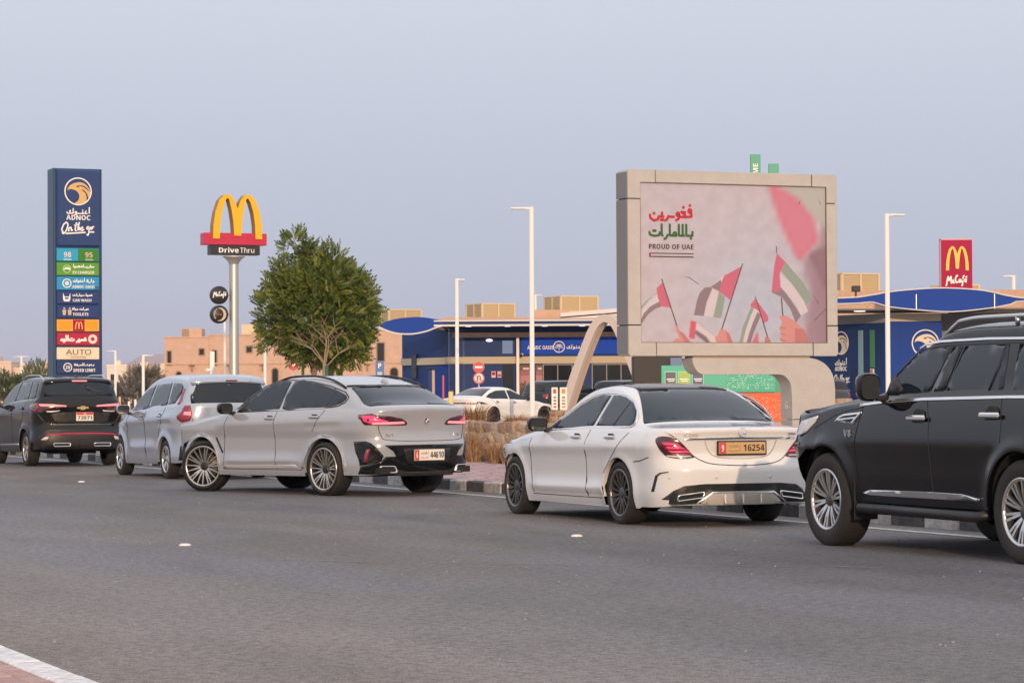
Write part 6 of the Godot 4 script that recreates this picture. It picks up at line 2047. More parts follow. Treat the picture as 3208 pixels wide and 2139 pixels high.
# the printed picture: small flags held up against a pale sky; measures follow the print, 820 by 706
func flag_poster():
	var W = 820
	var H = 706
	var im = Image.create(W, H, false, Image.FORMAT_RGBA8)
	var n = noise_image(512, 0.012, 91, 3)
	var fine = noise_image(512, 0.25, 92, 2)
	var fb = fine.get_data()
	var nb = n.get_data()
	var data = PackedByteArray()
	data.resize(W * H * 4)
	for y in H:
		var v = y / float(H)
		for x in W:
			var u = x / float(W)
			var k = (nb[(y % 512) * 512 + (x % 512)] - 128) * 0.05 + (fb[(y % 512) * 512 + (x % 512)] - 128) * 0.05
			var pale = exp(-pow((u - 0.62) / 0.3, 2.0) - pow((v - 0.75) / 0.4, 2.0))
			var shade = smoothstep(0.80, 1.0, u) * smoothstep(0.25, 0.7, v)
			var i = (y * W + x) * 4
			data[i] = clampi(int(190 - 12 * pale - 30 * shade + k), 0, 255)
			data[i + 1] = clampi(int(182 + 2 * pale - 46 * shade + k), 0, 255)
			data[i + 2] = clampi(int(188 + 10 * pale - 40 * shade + k), 0, 255)
			data[i + 3] = 255
	im = Image.create_from_data(W, H, false, Image.FORMAT_RGBA8, data)
	var s = func(a): 
		var p = PackedVector2Array()
		for i in range(0, a.size(), 2): p.append(Vector2((a[i] - 132) / 1636.0 * W, (a[i + 1] - 40) / 1396.0 * H))
		return p
	var sky = Color8(205, 190, 190)
	var white = Color8(204, 194, 198)
	var red = Color8(196, 104, 124)
	var black = Color8(138, 120, 124)
	var grn = Color8(142, 156, 142)
	var skin = Color8(205, 140, 134)
	var skin2 = Color8(186, 120, 116)
	# the large flag out of focus, upper right, and the dark folds below it
	soft_shape(im, s.call([1780, 20, 1780, 1440, 1560, 1440, 1600, 1150, 1640, 1000, 1560, 720, 1700, 560]), Color8(150, 118, 126, 150), 24)
	soft_shape(im, s.call([1330, 20, 1780, 20, 1780, 420, 1600, 260, 1500, 160]), Color8(176, 176, 166, 220), 20)
	soft_shape(im, s.call([1240, 10, 1330, 40, 1520, 150, 1660, 330, 1700, 520, 1560, 690, 1500, 690, 1400, 480, 1310, 250]), Color8(204, 116, 134, 215), 22)
	soft_shape(im, s.call([1600, 640, 1780, 560, 1780, 1000, 1720, 900]), Color8(136, 108, 116, 200), 20)
	# flags: each its stripes, then its stick
	fill_shape(im, s.call([285, 990, 220, 1050, 150, 1130, 130, 1170, 130, 1130, 200, 1060, 270, 1010]), grn)
	fill_shape(im, s.call([285, 1010, 210, 1075, 150, 1150, 130, 1190, 130, 1235, 190, 1150, 300, 1075]), white)
	fill_shape(im, s.call([300, 1075, 220, 1120, 165, 1180, 130, 1250, 130, 1290, 200, 1190, 260, 1140, 315, 1120]), black)
	fill_shape(im, s.call([325, 912, 275, 960, 285, 1040, 315, 1118, 395, 1128, 370, 1050]), red)
	fill_shape(im, s.call([740, 945, 690, 950, 645, 1000, 620, 1070, 595, 1192, 680, 1198, 705, 1080, 755, 960]), black)
	fill_shape(im, s.call([755, 958, 705, 1080, 680, 1198, 762, 1208, 790, 1090, 812, 985]), white)
	fill_shape(im, s.call([812, 985, 790, 1090, 762, 1208, 828, 1217, 850, 1130, 865, 1030]), grn)
	fill_shape(im, s.call([1012, 760, 860, 845, 800, 890, 740, 945, 815, 980, 860, 1010, 910, 1055]), white)
	fill_shape(im, s.call([830, 880, 740, 945, 815, 980, 840, 930]), black)
	fill_shape(im, s.call([1012, 760, 860, 845, 835, 905, 815, 985, 910, 1055, 940, 990]), red)
	fill_shape(im, s.call([1120, 1065, 1075, 1160, 1020, 1290, 985, 1440, 1020, 1440, 1060, 1290, 1110, 1160]), grn)
	fill_shape(im, s.call([1135, 1100, 1090, 1190, 1045, 1320, 1015, 1440, 1060, 1440, 1090, 1320, 1160, 1165]), white)
	fill_shape(im, s.call([1150, 1160, 1110, 1250, 1075, 1350, 1050, 1440, 1085, 1440, 1115, 1340, 1180, 1190]), black)
	fill_shape(im, s.call([1130, 1040, 1085, 1105, 1160, 1150, 1200, 1262, 1245, 1235, 1240, 1190]), red)
	fill_shape(im, s.call([1355, 940, 1275, 985, 1370, 1030, 1440, 1130, 1490, 1255, 1535, 1190, 1480, 1100, 1410, 1000]), black)
	fill_shape(im, s.call([1352, 820, 1360, 940, 1430, 1010, 1500, 1110, 1535, 1190, 1600, 1150, 1560, 1060, 1450, 900]), white)
	fill_shape(im, s.call([1400, 715, 1362, 800, 1450, 900, 1540, 1020, 1590, 1095, 1635, 1030, 1560, 900]), grn)
	fill_shape(im, s.call([1325, 640, 1300, 760, 1275, 985, 1355, 970, 1348, 820, 1400, 715]), red)
	soft_shape(im, s.call([565, 1240, 615, 1250, 600, 1400, 552, 1390]), Color8(205, 90, 104), 6)
	soft_shape(im, s.call([615, 1260, 800, 1400, 780, 1440, 700, 1440, 610, 1330]), Color8(212, 196, 194), 8)
	soft_shape(im, s.call([610, 1320, 700, 1380, 740, 1440, 710, 1440, 600, 1350]), Color8(120, 104, 108), 8)
	soft_shape(im, s.call([1150, 1330, 1160, 1440, 1095, 1440]), Color8(206, 110, 118), 6)
	for st in [[315, 878, 322, 876, 462, 1320, 454, 1322], [1019, 735, 1026, 737, 838, 1320, 830, 1316], [1128, 1022, 1133, 1022, 1260, 1440, 1250, 1440], [1318, 575, 1325, 575, 1326, 640, 1320, 640], [1358, 1030, 1366, 1030, 1390, 1350, 1380, 1350]]:
		fill_shape(im, s.call(st), Color8(84, 62, 60))
	# hands
	fill_shape(im, s.call([430, 1270, 455, 1290, 470, 1330, 500, 1345, 575, 1440, 400, 1440, 430, 1400, 470, 1390, 440, 1330]), skin)
	fill_shape(im, s.call([465, 1330, 500, 1345, 575, 1440, 520, 1440]), skin2)
	fill_shape(im, s.call([820, 1310, 860, 1315, 900, 1350, 935, 1440, 790, 1440, 775, 1385, 800, 1370]), skin)
	fill_shape(im, s.call([870, 1330, 900, 1350, 935, 1440, 890, 1440]), skin2)
	fill_shape(im, s.call([1340, 1195, 1400, 1190, 1470, 1230, 1560, 1310, 1600, 1390, 1600, 1440, 1370, 1440, 1345, 1390, 1370, 1350, 1340, 1310, 1355, 1280, 1370, 1250]), skin)
	for k in 3: fill_shape(im, s.call([1345, 1285 + k * 55, 1395, 1300 + k * 55, 1400, 1312 + k * 55, 1350, 1300 + k * 55]), skin2)
	fill_shape(im, s.call([1480, 1300, 1560, 1310, 1600, 1390, 1600, 1440, 1480, 1440]), skin2)
	fill_shape(im, s.call([1215, 1380, 1250, 1385, 1275, 1440, 1210, 1440]), skin2)
	# creases in the vinyl
	for c in [[500, 855, 560, 862, 640, 920, 636, 924, 555, 868], [1530, 170, 1538, 172, 1530, 205, 1524, 205], [1690, 120, 1720, 200, 1716, 204], [1640, 990, 1700, 1080, 1690, 1085], [1650, 1230, 1760, 1120, 1762, 1130, 1660, 1236], [285, 35, 290, 60, 284, 60]]:
		fill_shape(im, s.call(c), Color8(120, 104, 106))
	var soft = im.duplicate()
	soft.resize(W / 3, H / 3, Image.INTERPOLATE_LANCZOS)
	soft.resize(W / 2, H / 2, Image.INTERPOLATE_CUBIC)
	soft.convert(Image.FORMAT_RGB8)
	return ImageTexture.create_from_image(soft)

# ---------------------------------------------------------------- pylon with its panels
func pylon():
	var o = thing("price_pylon", "tall navy service station pylon with stacked coloured panels at the left", "sign pylon", Vector3(-14.24, 0, -90), TURN)
	var body = mt(0.016, 0.045, 0.12, 0.35)
	part("pylon_body", flat(rounded(-0.74, -0.82, 0.887, 0.0, 0.06, 4), 8.84), body, o).rotation.x = PI / 2
	slab(o, "side_fin", -0.76, 0.0, -0.66, 8.842, 0.06, 0.8, mt(0.02, 0.06, 0.13, 0.4), 0.02)
	var x0 = -0.645
	var x1 = 0.765
	var xc = (x0 + x1) / 2
	var main = hold("main_panel", o)
	slab(main, "panel_face", x0, 6.29, 0.80, 8.80, 0.10, 0.16, mt(0.014, 0.045, 0.16, 0.3), 0.05)
	eagle(main, 0.06, 8.09, 0.115, 0.455, M.white, M.gold)
	arabic("hDn-WK", 0.47, 7.37, 0.104, 0.80, 0.17, M.white, main, 0.22)
	letters("ADNOC", 0.07, 7.235, 0.104, 0.80, 0.16, M.white, main)
	pen_lines(SCRIPT_GO, 0.77, 0.40, 0.045, M.white, main, Vector3(-0.5, 6.70, 0.104), "lettering_script")
	var rows = [[6.235, 5.808, "fuel"], [5.774, 5.339, "ev"], [5.31, 4.869, "oasis"], [4.84, 4.413, "wash"], [4.385, 3.958, "toilets"], [3.915, 3.517, "arches"], [3.474, 3.075, "juice"], [3.004, 2.606, "auto"], [2.563, 2.147, "limit"]]
	var faces = {"fuel": mt(0.02, 0.33, 0.56, 0.3), "ev": mt(0.09, 0.30, 0.03, 0.3), "oasis": mt(0.02, 0.27, 0.56, 0.3), "wash": mt(0.014, 0.04, 0.17, 0.3), "toilets": mt(0.014, 0.04, 0.17, 0.3), "arches": mt(0.72, 0.32, 0.01, 0.3), "juice": mt(0.42, 0.012, 0.05, 0.3), "auto": mt(0.74, 0.64, 0.50, 0.4), "limit": mt(0.014, 0.04, 0.15, 0.3)}
	var z = 0.085
	for r in rows:
		var p = hold("panel", o)
		slab(p, "panel_face", x0, r[1], x1, r[0], z - 0.005, 0.12, faces[r[2]], 0.02)
		var yc = (r[0] + r[1]) / 2
		match r[2]:
			"fuel":
				slab(p, "panel_half", 0.06, r[1] + 0.015, x1 - 0.015, r[0] - 0.015, z, 0.02, mt(0.03, 0.20, 0.02, 0.3))
				letters("98", -0.29, yc + 0.0, z + 0.006, 0.24, 0.17, mt(0.75, 0.62, 0.6, 0.5), p)
				letters("95", 0.42, yc + 0.0, z + 0.006, 0.24, 0.17, mt(0.6, 0.45, 0.35, 0.5), p)
				slab(p, "panel_strip", -0.42, r[1] + 0.03, -0.16, r[1] + 0.085, z + 0.004, 0.01, mt(0.3, 0.55, 0.68, 0.5))
				slab(p, "panel_strip", 0.30, r[1] + 0.03, 0.56, r[1] + 0.085, z + 0.004, 0.01, mt(0.25, 0.45, 0.2, 0.5))
			"ev":
				part("panel_ring", ring_mesh(-0.31, yc, 0.135, 0.025, 0.01, z + 0.004), mt(0.45, 0.65, 0.3, 0.5), p)
				part("panel_car_sign", flat(curve([-0.42, yc - 0.02, -0.36, yc + 0.05, -0.24, yc + 0.05, -0.19, yc - 0.02, -0.24, yc - 0.03, -0.31, yc - 0.005, -0.38, yc - 0.03], true, 2), 0.01, z + 0.006), M.white, p)
				arabic("SXN-KEMyL", 0.59, yc + 0.06, z + 0.004, 0.70, 0.10, M.white, p, 0.26)
				letters("EV CHARGER", 0.24, yc - 0.11, z + 0.004, 0.72, 0.095, M.white, p)
			"oasis":
				part("panel_ring", ring_mesh(-0.31, yc, 0.15, 0.03, 0.01, z + 0.004), M.white, p)
				part("panel_palm", flat(disc(-0.31, yc, 0.075, 9), 0.01, z + 0.004), mt(0.6, 0.68, 0.72, 0.5), p)
				arabic("WARH hDnWK", 0.60, yc + 0.05, z + 0.004, 0.72, 0.10, M.white, p, 0.26)
				letters("ADNOC OASIS", 0.24, yc - 0.11, z + 0.004, 0.74, 0.095, M.white, p)
				slab(p, "torn_film", 0.58, r[1] + 0.02, 0.75, r[1] + 0.13, z + 0.002, 0.01, mt(0.01, 0.12, 0.3, 0.3))
			"wash":
				part("panel_car_sign", flat(poly([-0.44, yc + 0.15, -0.39, yc + 0.03, -0.24, yc + 0.03, -0.20, yc + 0.15, -0.20, yc - 0.05, -0.23, yc - 0.13, -0.41, yc - 0.13, -0.44, yc - 0.05]), 0.01, z + 0.004), M.white, p)
				slab(p, "panel_car_glass", -0.38, yc - 0.05, -0.26, yc + 0.0, z + 0.012, 0.01, faces.wash)
				arabic("EMyL SyaRaT", 0.53, yc + 0.06, z + 0.004, 0.66, 0.08, M.white, p, 0.26)
				letters("CAR WASH", 0.19, yc - 0.09, z + 0.004, 0.62, 0.09, M.white, p)
			"toilets":
				for sx in [-0.40, -0.22]:
					part("panel_figure", flat(disc(sx, yc + 0.10, 0.032, 12), 0.01, z + 0.004), M.cream, p)
					part("panel_figure", flat(poly([sx - 0.065, yc + 0.05, sx + 0.065, yc + 0.05, sx + 0.045, yc - 0.12, sx - 0.045, yc - 0.12]), 0.01, z + 0.004), M.cream, p)
				arabic("DWRaT MyaH", 0.42, yc + 0.06, z + 0.004, 0.56, 0.08, M.white, p, 0.26)
				letters("TOILETS", 0.14, yc - 0.09, z + 0.004, 0.52, 0.09, M.white, p)
			"arches":
				slab(p, "panel_square", -0.11, r[1] + 0.015, 0.27, r[0] - 0.015, z + 0.004, 0.02, M.mred)
				arches_mark(p, 0.08, yc, z + 0.012, 0.26, 0.26, mt(0.78, 0.42, 0.1, 0.5))
				for e in [[-0.62, -0.13], [0.29, 0.74]]:
					part("panel_border", ring_rect(e[0], r[1] + 0.03, e[1], r[0] - 0.03, 0.02, 0.01, z + 0.003), mt(0.76, 0.46, 0.16, 0.4), p)
			"juice":
				part("panel_ring", ring_mesh(0.54, yc, 0.15, 0.085, 0.01, z + 0.004), mt(0.78, 0.66, 0.6, 0.5), p)
				arabic("ESyR TaLyM", 0.33, yc - 0.05, z + 0.004, 0.86, 0.18, M.white, p, 0.26)
			"auto":
				letters("AUTO", 0.07, yc + 0.045, z + 0.004, 0.84, 0.17, mt(0.14, 0.10, 0.05, 0.6), p, "Droid Sans")
				slab(p, "panel_rule", -0.35, yc - 0.085, 0.45, yc - 0.075, z + 0.003, 0.008, mt(0.4, 0.3, 0.2, 0.6))
				letters("Automotive Trading", 0.06, yc - 0.13, z + 0.004, 0.5, 0.045, mt(0.14, 0.10, 0.05, 0.6), p, "Droid Sans")
			"limit":
				part("panel_ring", ring_mesh(-0.29, yc, 0.145, 0.028, 0.01, z + 0.004), M.white, p)
				letters("20", -0.29, yc, z + 0.004, 0.15, 0.11, M.white, p)
				arabic("BDWD-aLSREH", 0.58, yc + 0.06, z + 0.004, 0.66, 0.08, M.white, p, 0.26)
				letters("SPEED LIMIT", 0.26, yc - 0.10, z + 0.004, 0.73, 0.10, M.white, p)
	slab(o, "plinth", -0.95, 0, 1.05, 0.35, 0.15, 1.15, mt(0.3, 0.28, 0.26, 0.9))

func ring_rect(x0, y0, x1, y1, w, depth, z):
	var b = MB.new()
	var t = Transform3D(Basis.IDENTITY, Vector3(0, 0, z))
	b.prism(rect(x0, y0, x1, y0 + w), depth, t)
	b.prism(rect(x0, y1 - w, x1, y1), depth, t)
	b.prism(rect(x0, y0 + w, x0 + w, y1 - w), depth, t)
	b.prism(rect(x1 - w, y0 + w, x1, y1 - w), depth, t)
	return b.done()

# ---------------------------------------------------------------- the tall arches sign
func arch_sign():
	var o = thing("drive_through_sign", "yellow arches on a red bar on a tall steel pole beside the tree", "pole sign", Vector3(-10.5, 0, -105), TURN)
	var p = MB.new(true)
	p.lathe(Vector3(-0.014, 0, -0.25), Vector3.UP, [[0.185, 0.0], [0.18, 6.42]], 28)
	part("pole", p.done(), M.steel, o)
	var f = MB.new(true)
	f.lathe(Vector3(-0.014, 6.42, -0.25), Vector3.UP, [[0.18, 0.0], [0.22, 0.10], [0.34, 0.24], [0.42, 0.27], [0.42, 0.31], [0.0, 0.31]], 28)
	part("pole_head", f.done(), M.steel, o)
	slab(o, "name_board", -0.99, 6.775, 0.952, 7.135, 0.0, 0.5, mt(0.02, 0.022, 0.024, 0.4), 0.012)
	letters("Drive", -0.29, 6.955, 0.012, 0.78, 0.20, M.white, o)
	letters("Thru", 0.44, 6.955, 0.012, 0.56, 0.20, M.white, o, "Droid Sans")
	slab(o, "red_bar", -1.253, 7.15, 1.228, 7.605, 0.0, 0.55, mt(0.50, 0.02, 0.07, 0.35), 0.015)
	var m = M_SHAPE(1.0, 1.0)
	part("arches_face", flat(m, 0.03), M.myellow, o, Vector3(0.0535, 8.235, 0.07))
	part("arches_sides", flat(m, 0.44), mt(0.34, 0.17, 0.035, 0.5), o, Vector3(0.0535, 8.235, 0.04))
	for k in 2:
		var d = thing("round_sign", ["round black sign with white handwriting hung on the steel pole, the upper of two", "round black sign with a pale crescent ring on the steel pole, the lower of two"][k], "sign", Vector3(-10.5, 0, -105) + Vector3(-0.633 * cos(TURN), 5.238 - k * 0.732, 0.633 * sin(TURN)), TURN)
		var b = MB.new(true)
		b.lathe(Vector3(0, 0, -0.28), Vector3(0, 0, 1), [[0.0, 0.0], [0.33, 0.0], [0.345, 0.02], [0.345, 0.20], [0.33, 0.22], [0.0, 0.22]], 36)
		part("sign_disc", b.done(), mt(0.018, 0.02, 0.022, 0.4), d)
		var br = MB.new(true)
		br.tube(Vector3(0.33, 0, -0.18), Vector3(0.46, 0, -0.22), 0.022, 0.022, 8)
		part("sign_bracket", br.done(), M.steel, d)
		if k == 0: pen_lines(SCRIPT_CAFE, 0.34, 0.26, 0.035, M.white, d, Vector3(-0.26, -0.08, -0.05), "lettering_script", 0.01)
		else:
			var cr = PackedVector2Array()
			for i in 21:
				var a = lerpf(-PI * 0.62, PI * 0.58, i / 20.0)
				cr.append(Vector2(cos(a), sin(a)) * 0.255)
			for i in range(20, -1, -1):
				var a = lerpf(-PI * 0.62, PI * 0.58, i / 20.0)
				cr.append(Vector2(cos(a), sin(a)) * (0.255 - 0.11 * cos((a) * 0.78)))
			part("crescent", flat(cr, 0.01, -0.05), M.cream, d)
			for i in 6:
				var a = PI * 0.68 + i * 0.33
				part("ray_dot", flat(disc(cos(a) * 0.225, sin(a) * 0.225, 0.02 + 0.005 * (i % 3), 8, 0.03), 0.01, -0.05), M.cream, d)
			letters("24h", 0.0, 0.0, -0.05, 0.16, 0.06, mt(0.6, 0.08, 0.08, 0.5), d)

# ---------------------------------------------------------------- lamp posts, signs, boards, arch
func lamp_post(label, x, ahead, h, r, arm, group = "", both_arms = false):
	var o = thing("lamp_post", label, "lamp post", Vector3(x, 0, -ahead), 0.0, group)
	var p = MB.new(true)
	p.lathe(Vector3.ZERO, Vector3.UP, [[r * 1.9, 0.0], [r * 1.9, 0.03], [r, 0.05], [r * 0.92, h], [0.0, h]], 14)
	part("pole", p.done(), M.pole, o)
	for sg in [signf(arm)] + ([-signf(arm)] if both_arms else []):
		var a = MB.new(true)
		a.tube(Vector3(0, h - 0.06, 0), Vector3(sg * absf(arm) * 0.5, h - 0.04, 0), r * 0.55, r * 0.5, 8)
		a.box(Vector3(sg * absf(arm) * 0.7, h - 0.05, 0), Vector3(absf(arm) * 0.62, 0.07, 0.2), Basis.IDENTITY, 0.03)
		part("lamp_head", a.done(), M.pole, o)
	return o

func round_board(label, x, y, ahead, r, kind):
	var o = thing("road_sign", label, "road sign", Vector3(x, 0, -ahead))
	var p = MB.new(true)
	p.tube(Vector3(0, 0, -0.05), Vector3(0, y + r, -0.05), 0.035, 0.035, 10)
	part("post", p.done(), M.steel, o)
	var b = MB.new(true)
	b.lathe(Vector3(0, y, -0.01), Vector3(0, 0, 1), [[0.0, 0.0], [r, 0.0], [r, 0.015], [0.0, 0.015]], 32)
	part("sign_plate", b.done(), M.white if kind != "entry" else mt(0.6, 0.5, 0.5, 0.5), o)
	if kind == "entry":
		part("sign_face", flat(disc(0, y, r * 0.93, 32), 0.01, 0.016), mt(0.52, 0.012, 0.03, 0.4), o)
		slab(o, "sign_bar", -r * 0.66, y - r * 0.17, r * 0.66, y + r * 0.17, 0.024, 0.01, M.white)
	else:
		part("sign_ring", ring_mesh(0, y, r, r * 0.16, 0.01, 0.018), mt(0.52, 0.03, 0.05, 0.4), o)
		pen_lines([[-0.28, -0.5, -0.28, 0.2, -0.1, 0.42, 0.12, 0.42, 0.28, 0.2, 0.28, -0.2]], r, r, r * 0.16, M.ink, o, Vector3(0, y, 0.02), "sign_arrow")
		pen_lines([[-0.6, 0.6, 0.6, -0.6]], r, r, r * 0.13, mt(0.52, 0.03, 0.05, 0.4), o, Vector3(0, y, 0.024), "sign_bar")
	return o

func bollard(label, x, ahead, h, w, m, cat = "bollard"):
	var o = thing("bollard", label, cat, Vector3(x, 0, -ahead))
	part("post", boxm(Vector3(w, h, w), w * 0.2, Vector3(0, h / 2, 0)), m, o)
	part("cap", boxm(Vector3(w * 1.1, 0.05, w * 1.1), 0.01, Vector3(0, h + 0.025, 0)), M.dark, o)
	return o

func board_texture(w, h, back: Color, ink: Color, seed_n, from):
	var im = Image.create(w, h, false, Image.FORMAT_RGB8)
	im.fill(back)
	var rng = RandomNumberGenerator.new()
	rng.seed = seed_n
	var y = 6
	while y < h - 8:
		var x = int(w * from)
		while x < w - 6:
			var l = rng.randi_range(2, 12)
			if rng.randf() < 0.55: im.fill_rect(Rect2i(x, y, mini(l, w - 6 - x), 3), ink.lerp(back, rng.randf() * 0.5))
			x += l + rng.randi_range(2, 9)
		y += 7
	return ImageTexture.create_from_image(im)

func station_things():
	lamp_post("tall cream lamp post in the middle, head to the left, before the store", 0.69, 95, 7.85, 0.085, -0.72)
	lamp_post("cream lamp post just right of the billboard with its head to the right", 12.95, 95, 7.55, 0.085, 0.62)
	lamp_post("slim pale lamp post at the left end of the blue store", -2.37, 119, 6.42, 0.085, 0.36)
	lamp_post("slim white lamp post half hidden by the tree's left side", -11.65, 130, 6.94, 0.07, 0.45)
	lamp_post("pale lamp post behind the tall middle one, only its head in view", 1.72, 200, 8.72, 0.09, 0.5)
	lamp_post("pale lamp post at the far right above the service building's roof", 25.5, 140, 7.34, 0.1, -0.55)
	lamp_post("thin pale post beside the steel pole of the arches sign", -13.55, 130, 5.2, 0.055, 0.02)
	lamp_post("two-headed street lamp far off at the left edge", -52.5, 295, 5.95, 0.12, 0.9, "", true)
	lamp_post("street lamp far off just right of the pylon", -31.8, 221, 5.2, 0.10, -0.7)
	lamp_post("street lamp far off in front of the grey palm", -29.3, 219, 4.8, 0.12, 0.8)
	# CCTV mast by the arches sign
	var c = thing("camera_mast", "short thick white camera mast left of the arches sign's pole", "camera mast", Vector3(-13.05, 0, -120))
	part("mast", boxm(Vector3(0.20, 3.36, 0.2), 0.03, Vector3(0, 1.68, 0)), M.white, c)
	part("camera", boxm(Vector3(0.22, 0.12, 0.2), 0.03, Vector3(-0.16, 2.55, 0.05)), M.white, c)
	round_board("red no-entry disc between the tree and the steel pole", -11.92, 3.11, 150, 0.29, "entry")
	round_board("red no-entry disc in front of the blue store, above another round sign", -1.70, 2.83, 140, 0.295, "entry")
	var u = round_board("round no-turn sign below the no-entry disc at the blue store", -1.69, 2.27, 139.8, 0.29, "turn")
	# triangle behind the tree, seen between the trunks
	var t = thing("road_sign", "triangular warning sign half hidden behind the tree trunks", "road sign", Vector3(-6.68, 0, -97))
	var tp = MB.new(true)
	tp.tube(Vector3(0, 0, -0.05), Vector3(0, 2.6, -0.05), 0.035, 0.035, 8)
	part("post", tp.done(), M.steel, t)
	part("sign_plate", flat(poly([-0.40, 2.45, 0.40, 2.45, 0, 3.12]), 0.015), mt(0.45, 0.03, 0.04, 0.5), t)
	part("sign_face", flat(poly([-0.27, 2.52, 0.27, 2.52, 0, 2.97]), 0.01, 0.008), mt(0.62, 0.52, 0.42, 0.5), t)
	var pk = thing("parking_sign", "blue parking sign on a post in front of the sandy house's right end", "road sign", Vector3(-6.72, 0, -140))
	var pp = MB.new(true)
	pp.tube(Vector3(0, 0, -0.05), Vector3(0, 2.6, -0.05), 0.03, 0.03, 8)
	part("post", pp.done(), M.steel, pk)
	slab(pk, "sign_plate", -0.22, 2.33, 0.22, 3.16, 0.0, 0.02, mt(0.02, 0.12, 0.36, 0.4))
	letters("P", 0.0, 2.93, 0.01, 0.16, 0.24, M.white, pk)
	slab(pk, "sign_print", -0.12, 2.46, 0.12, 2.62, 0.01, 0.01, mt(0.4, 0.5, 0.6, 0.5))
	bollard("tan square post with a dark back at the store's left end", -4.0, 140, 2.69, 0.14, mt(0.5, 0.33, 0.22, 0.7))
	bollard("dark blue box post behind the tan one at the store's left end", -4.35, 148, 2.85, 0.45, M.navy, "post")
	bollard("thin red post at the blue store wall, left of the white saloon", -3.75, 150, 2.5, 0.10, mt(0.6, 0.06, 0.1, 0.5))
	bollard("yellow and white marker post in front of the white saloon's boot", -2.16, 97, 1.53, 0.17, mt(0.7, 0.55, 0.2, 0.5))
	for k in 3: bollard(["orange and white marker post left of the silver carrier's window", "white marker post in the middle of three behind the silver carrier", "short white marker post nearest the silver carrier's windscreen"][k], [-21.35, -20.85, -20.5][k], 150, [1.45, 1.2, 1.3][k], 0.12, [mt(0.7, 0.42, 0.25, 0.6), M.white, M.white][k])
	# the arch
	var a = thing("arch", "cream curved arch with grooved inner face left of the billboard", "arch", Vector3(3.834, 0, -110), -0.61)
	var outer = curve([-1.98, 0.0, -1.74, 0.84, -1.38, 2.1, -0.98, 3.14, -0.65, 3.98, -0.33, 4.44, 0.0, 4.58, 0.33, 4.44, 0.65, 3.98, 0.98, 3.14, 1.38, 2.1, 1.74, 0.84, 1.98, 0.0], false, 4)
	var inner = curve([1.72, 0.0, 1.46, 0.84, 1.05, 2.1, 0.68, 3.14, 0.34, 3.95, 0.17, 4.18, 0.0, 4.27, -0.17, 4.18, -0.34, 3.95, -0.68, 3.14, -1.05, 2.1, -1.46, 0.84, -1.72, 0.0], false, 4)
	var k = 1.0 / 0.82
	var shape = PackedVector2Array()
	for v in outer: shape.append(Vector2(v.x * k, v.y))
	for v in inner: shape.append(Vector2(v.x * k, v.y))
	part("front_shell", flat(shape, 0.24), mt(0.58, 0.50, 0.46, 0.6), a, Vector3(0, 0, 0.27))
	var mid = PackedVector2Array()
	for v in shape: mid.append(v)
	part("groove", flat(shrink(outer, inner, 0.035, k), 0.06), mt(0.22, 0.15, 0.10, 0.8), a, Vector3(0, 0, 0.03))
	part("back_shell", flat(shape, 0.24), mt(0.60, 0.45, 0.33, 0.6), a, Vector3(0, 0, -0.03))
	# green and orange boards
	var g = thing("menu_board", "long green board with small white print below the billboard's arm", "sign board", Vector3(7.10, 0, -95))
	slab(g, "board", -1.96, 1.42, 1.97, 2.36, 0, 0.12, mt(0.03, 0.40, 0.28, 0.45), 0.01)
	var gm = mt(1, 1, 1, 0.5)
	gm.albedo_texture = board_texture(256, 96, Color8(50, 168, 144), Color8(205, 225, 205), 31, 0.02)
	var gq = QuadMesh.new()
	gq.size = Vector2(1.65, 0.82)
	part("board_print", gq, gm, g, Vector3(1.10, 1.87, 0.006))
	for e in [[-1.82, -1.47, mt(0.03, 0.03, 0.09, 0.4)], [-1.36, -1.0, mt(0.26, 0.42, 0.04, 0.4)], [-0.88, -0.53, mt(0.015, 0.035, 0.16, 0.4)]]:
		slab(g, "inset_border", e[0] - 0.03, 1.62, e[1] + 0.03, 2.16, 0.02, 0.03, mt(0.25, 0.62, 0.50, 0.5))
		slab(g, "inset_panel", e[0], 1.65, e[1], 2.13, 0.03, 0.03, e[2])
		slab(g, "inset_line", e[0] + 0.04, 1.87, e[1] - 0.03, 1.91, 0.036, 0.02, M.white)
		slab(g, "inset_line", e[0] + 0.08, 1.81, e[1] - 0.05, 1.84, 0.036, 0.02, M.white)
	for x in [-1.7, 0.0, 1.7]: slab(g, "board_post", x - 0.05, 0, x + 0.05, 1.43, -0.04, 0.06, M.dark)
	var r = thing("orange_board", "orange-red board with pale print right of the white saloon's roof", "sign board", Vector3(7.10, 0, -93.5))
	slab(r, "board", -0.55, 0.43, 2.22, 1.40, 0, 0.12, mt(0.62, 0.085, 0.012, 0.45), 0.01)
	var om = mt(1, 1, 1, 0.5)
	om.albedo_texture = board_texture(220, 110, Color8(206, 82, 30), Color8(226, 160, 140), 37, 0.25)
	var oq = QuadMesh.new()
	oq.size = Vector2(1.9, 0.86)
	part("board_print", oq, om, r, Vector3(1.22, 0.915, 0.006))
	slab(r, "board_base", -0.6, 0.0, 2.3, 0.43, -0.02, 0.3, mt(0.45, 0.33, 0.27, 0.9))
	var kq = thing("kiosk", "black kiosk behind the green board's left end", "kiosk", Vector3(7.10, 0, -99))
	slab(kq, "kiosk_body", -2.75, 0, -1.0, 2.75, 0, 1.5, M.dark, 0.02)
	slab(kq, "blue_box", -1.42, 2.36, -1.0, 2.68, 0.1, 0.3, mt(0.03, 0.12, 0.3, 0.4))
	slab(kq, "kiosk_back", -1.0, 0, 2.7, 2.3, 0, 0.5, M.navy)
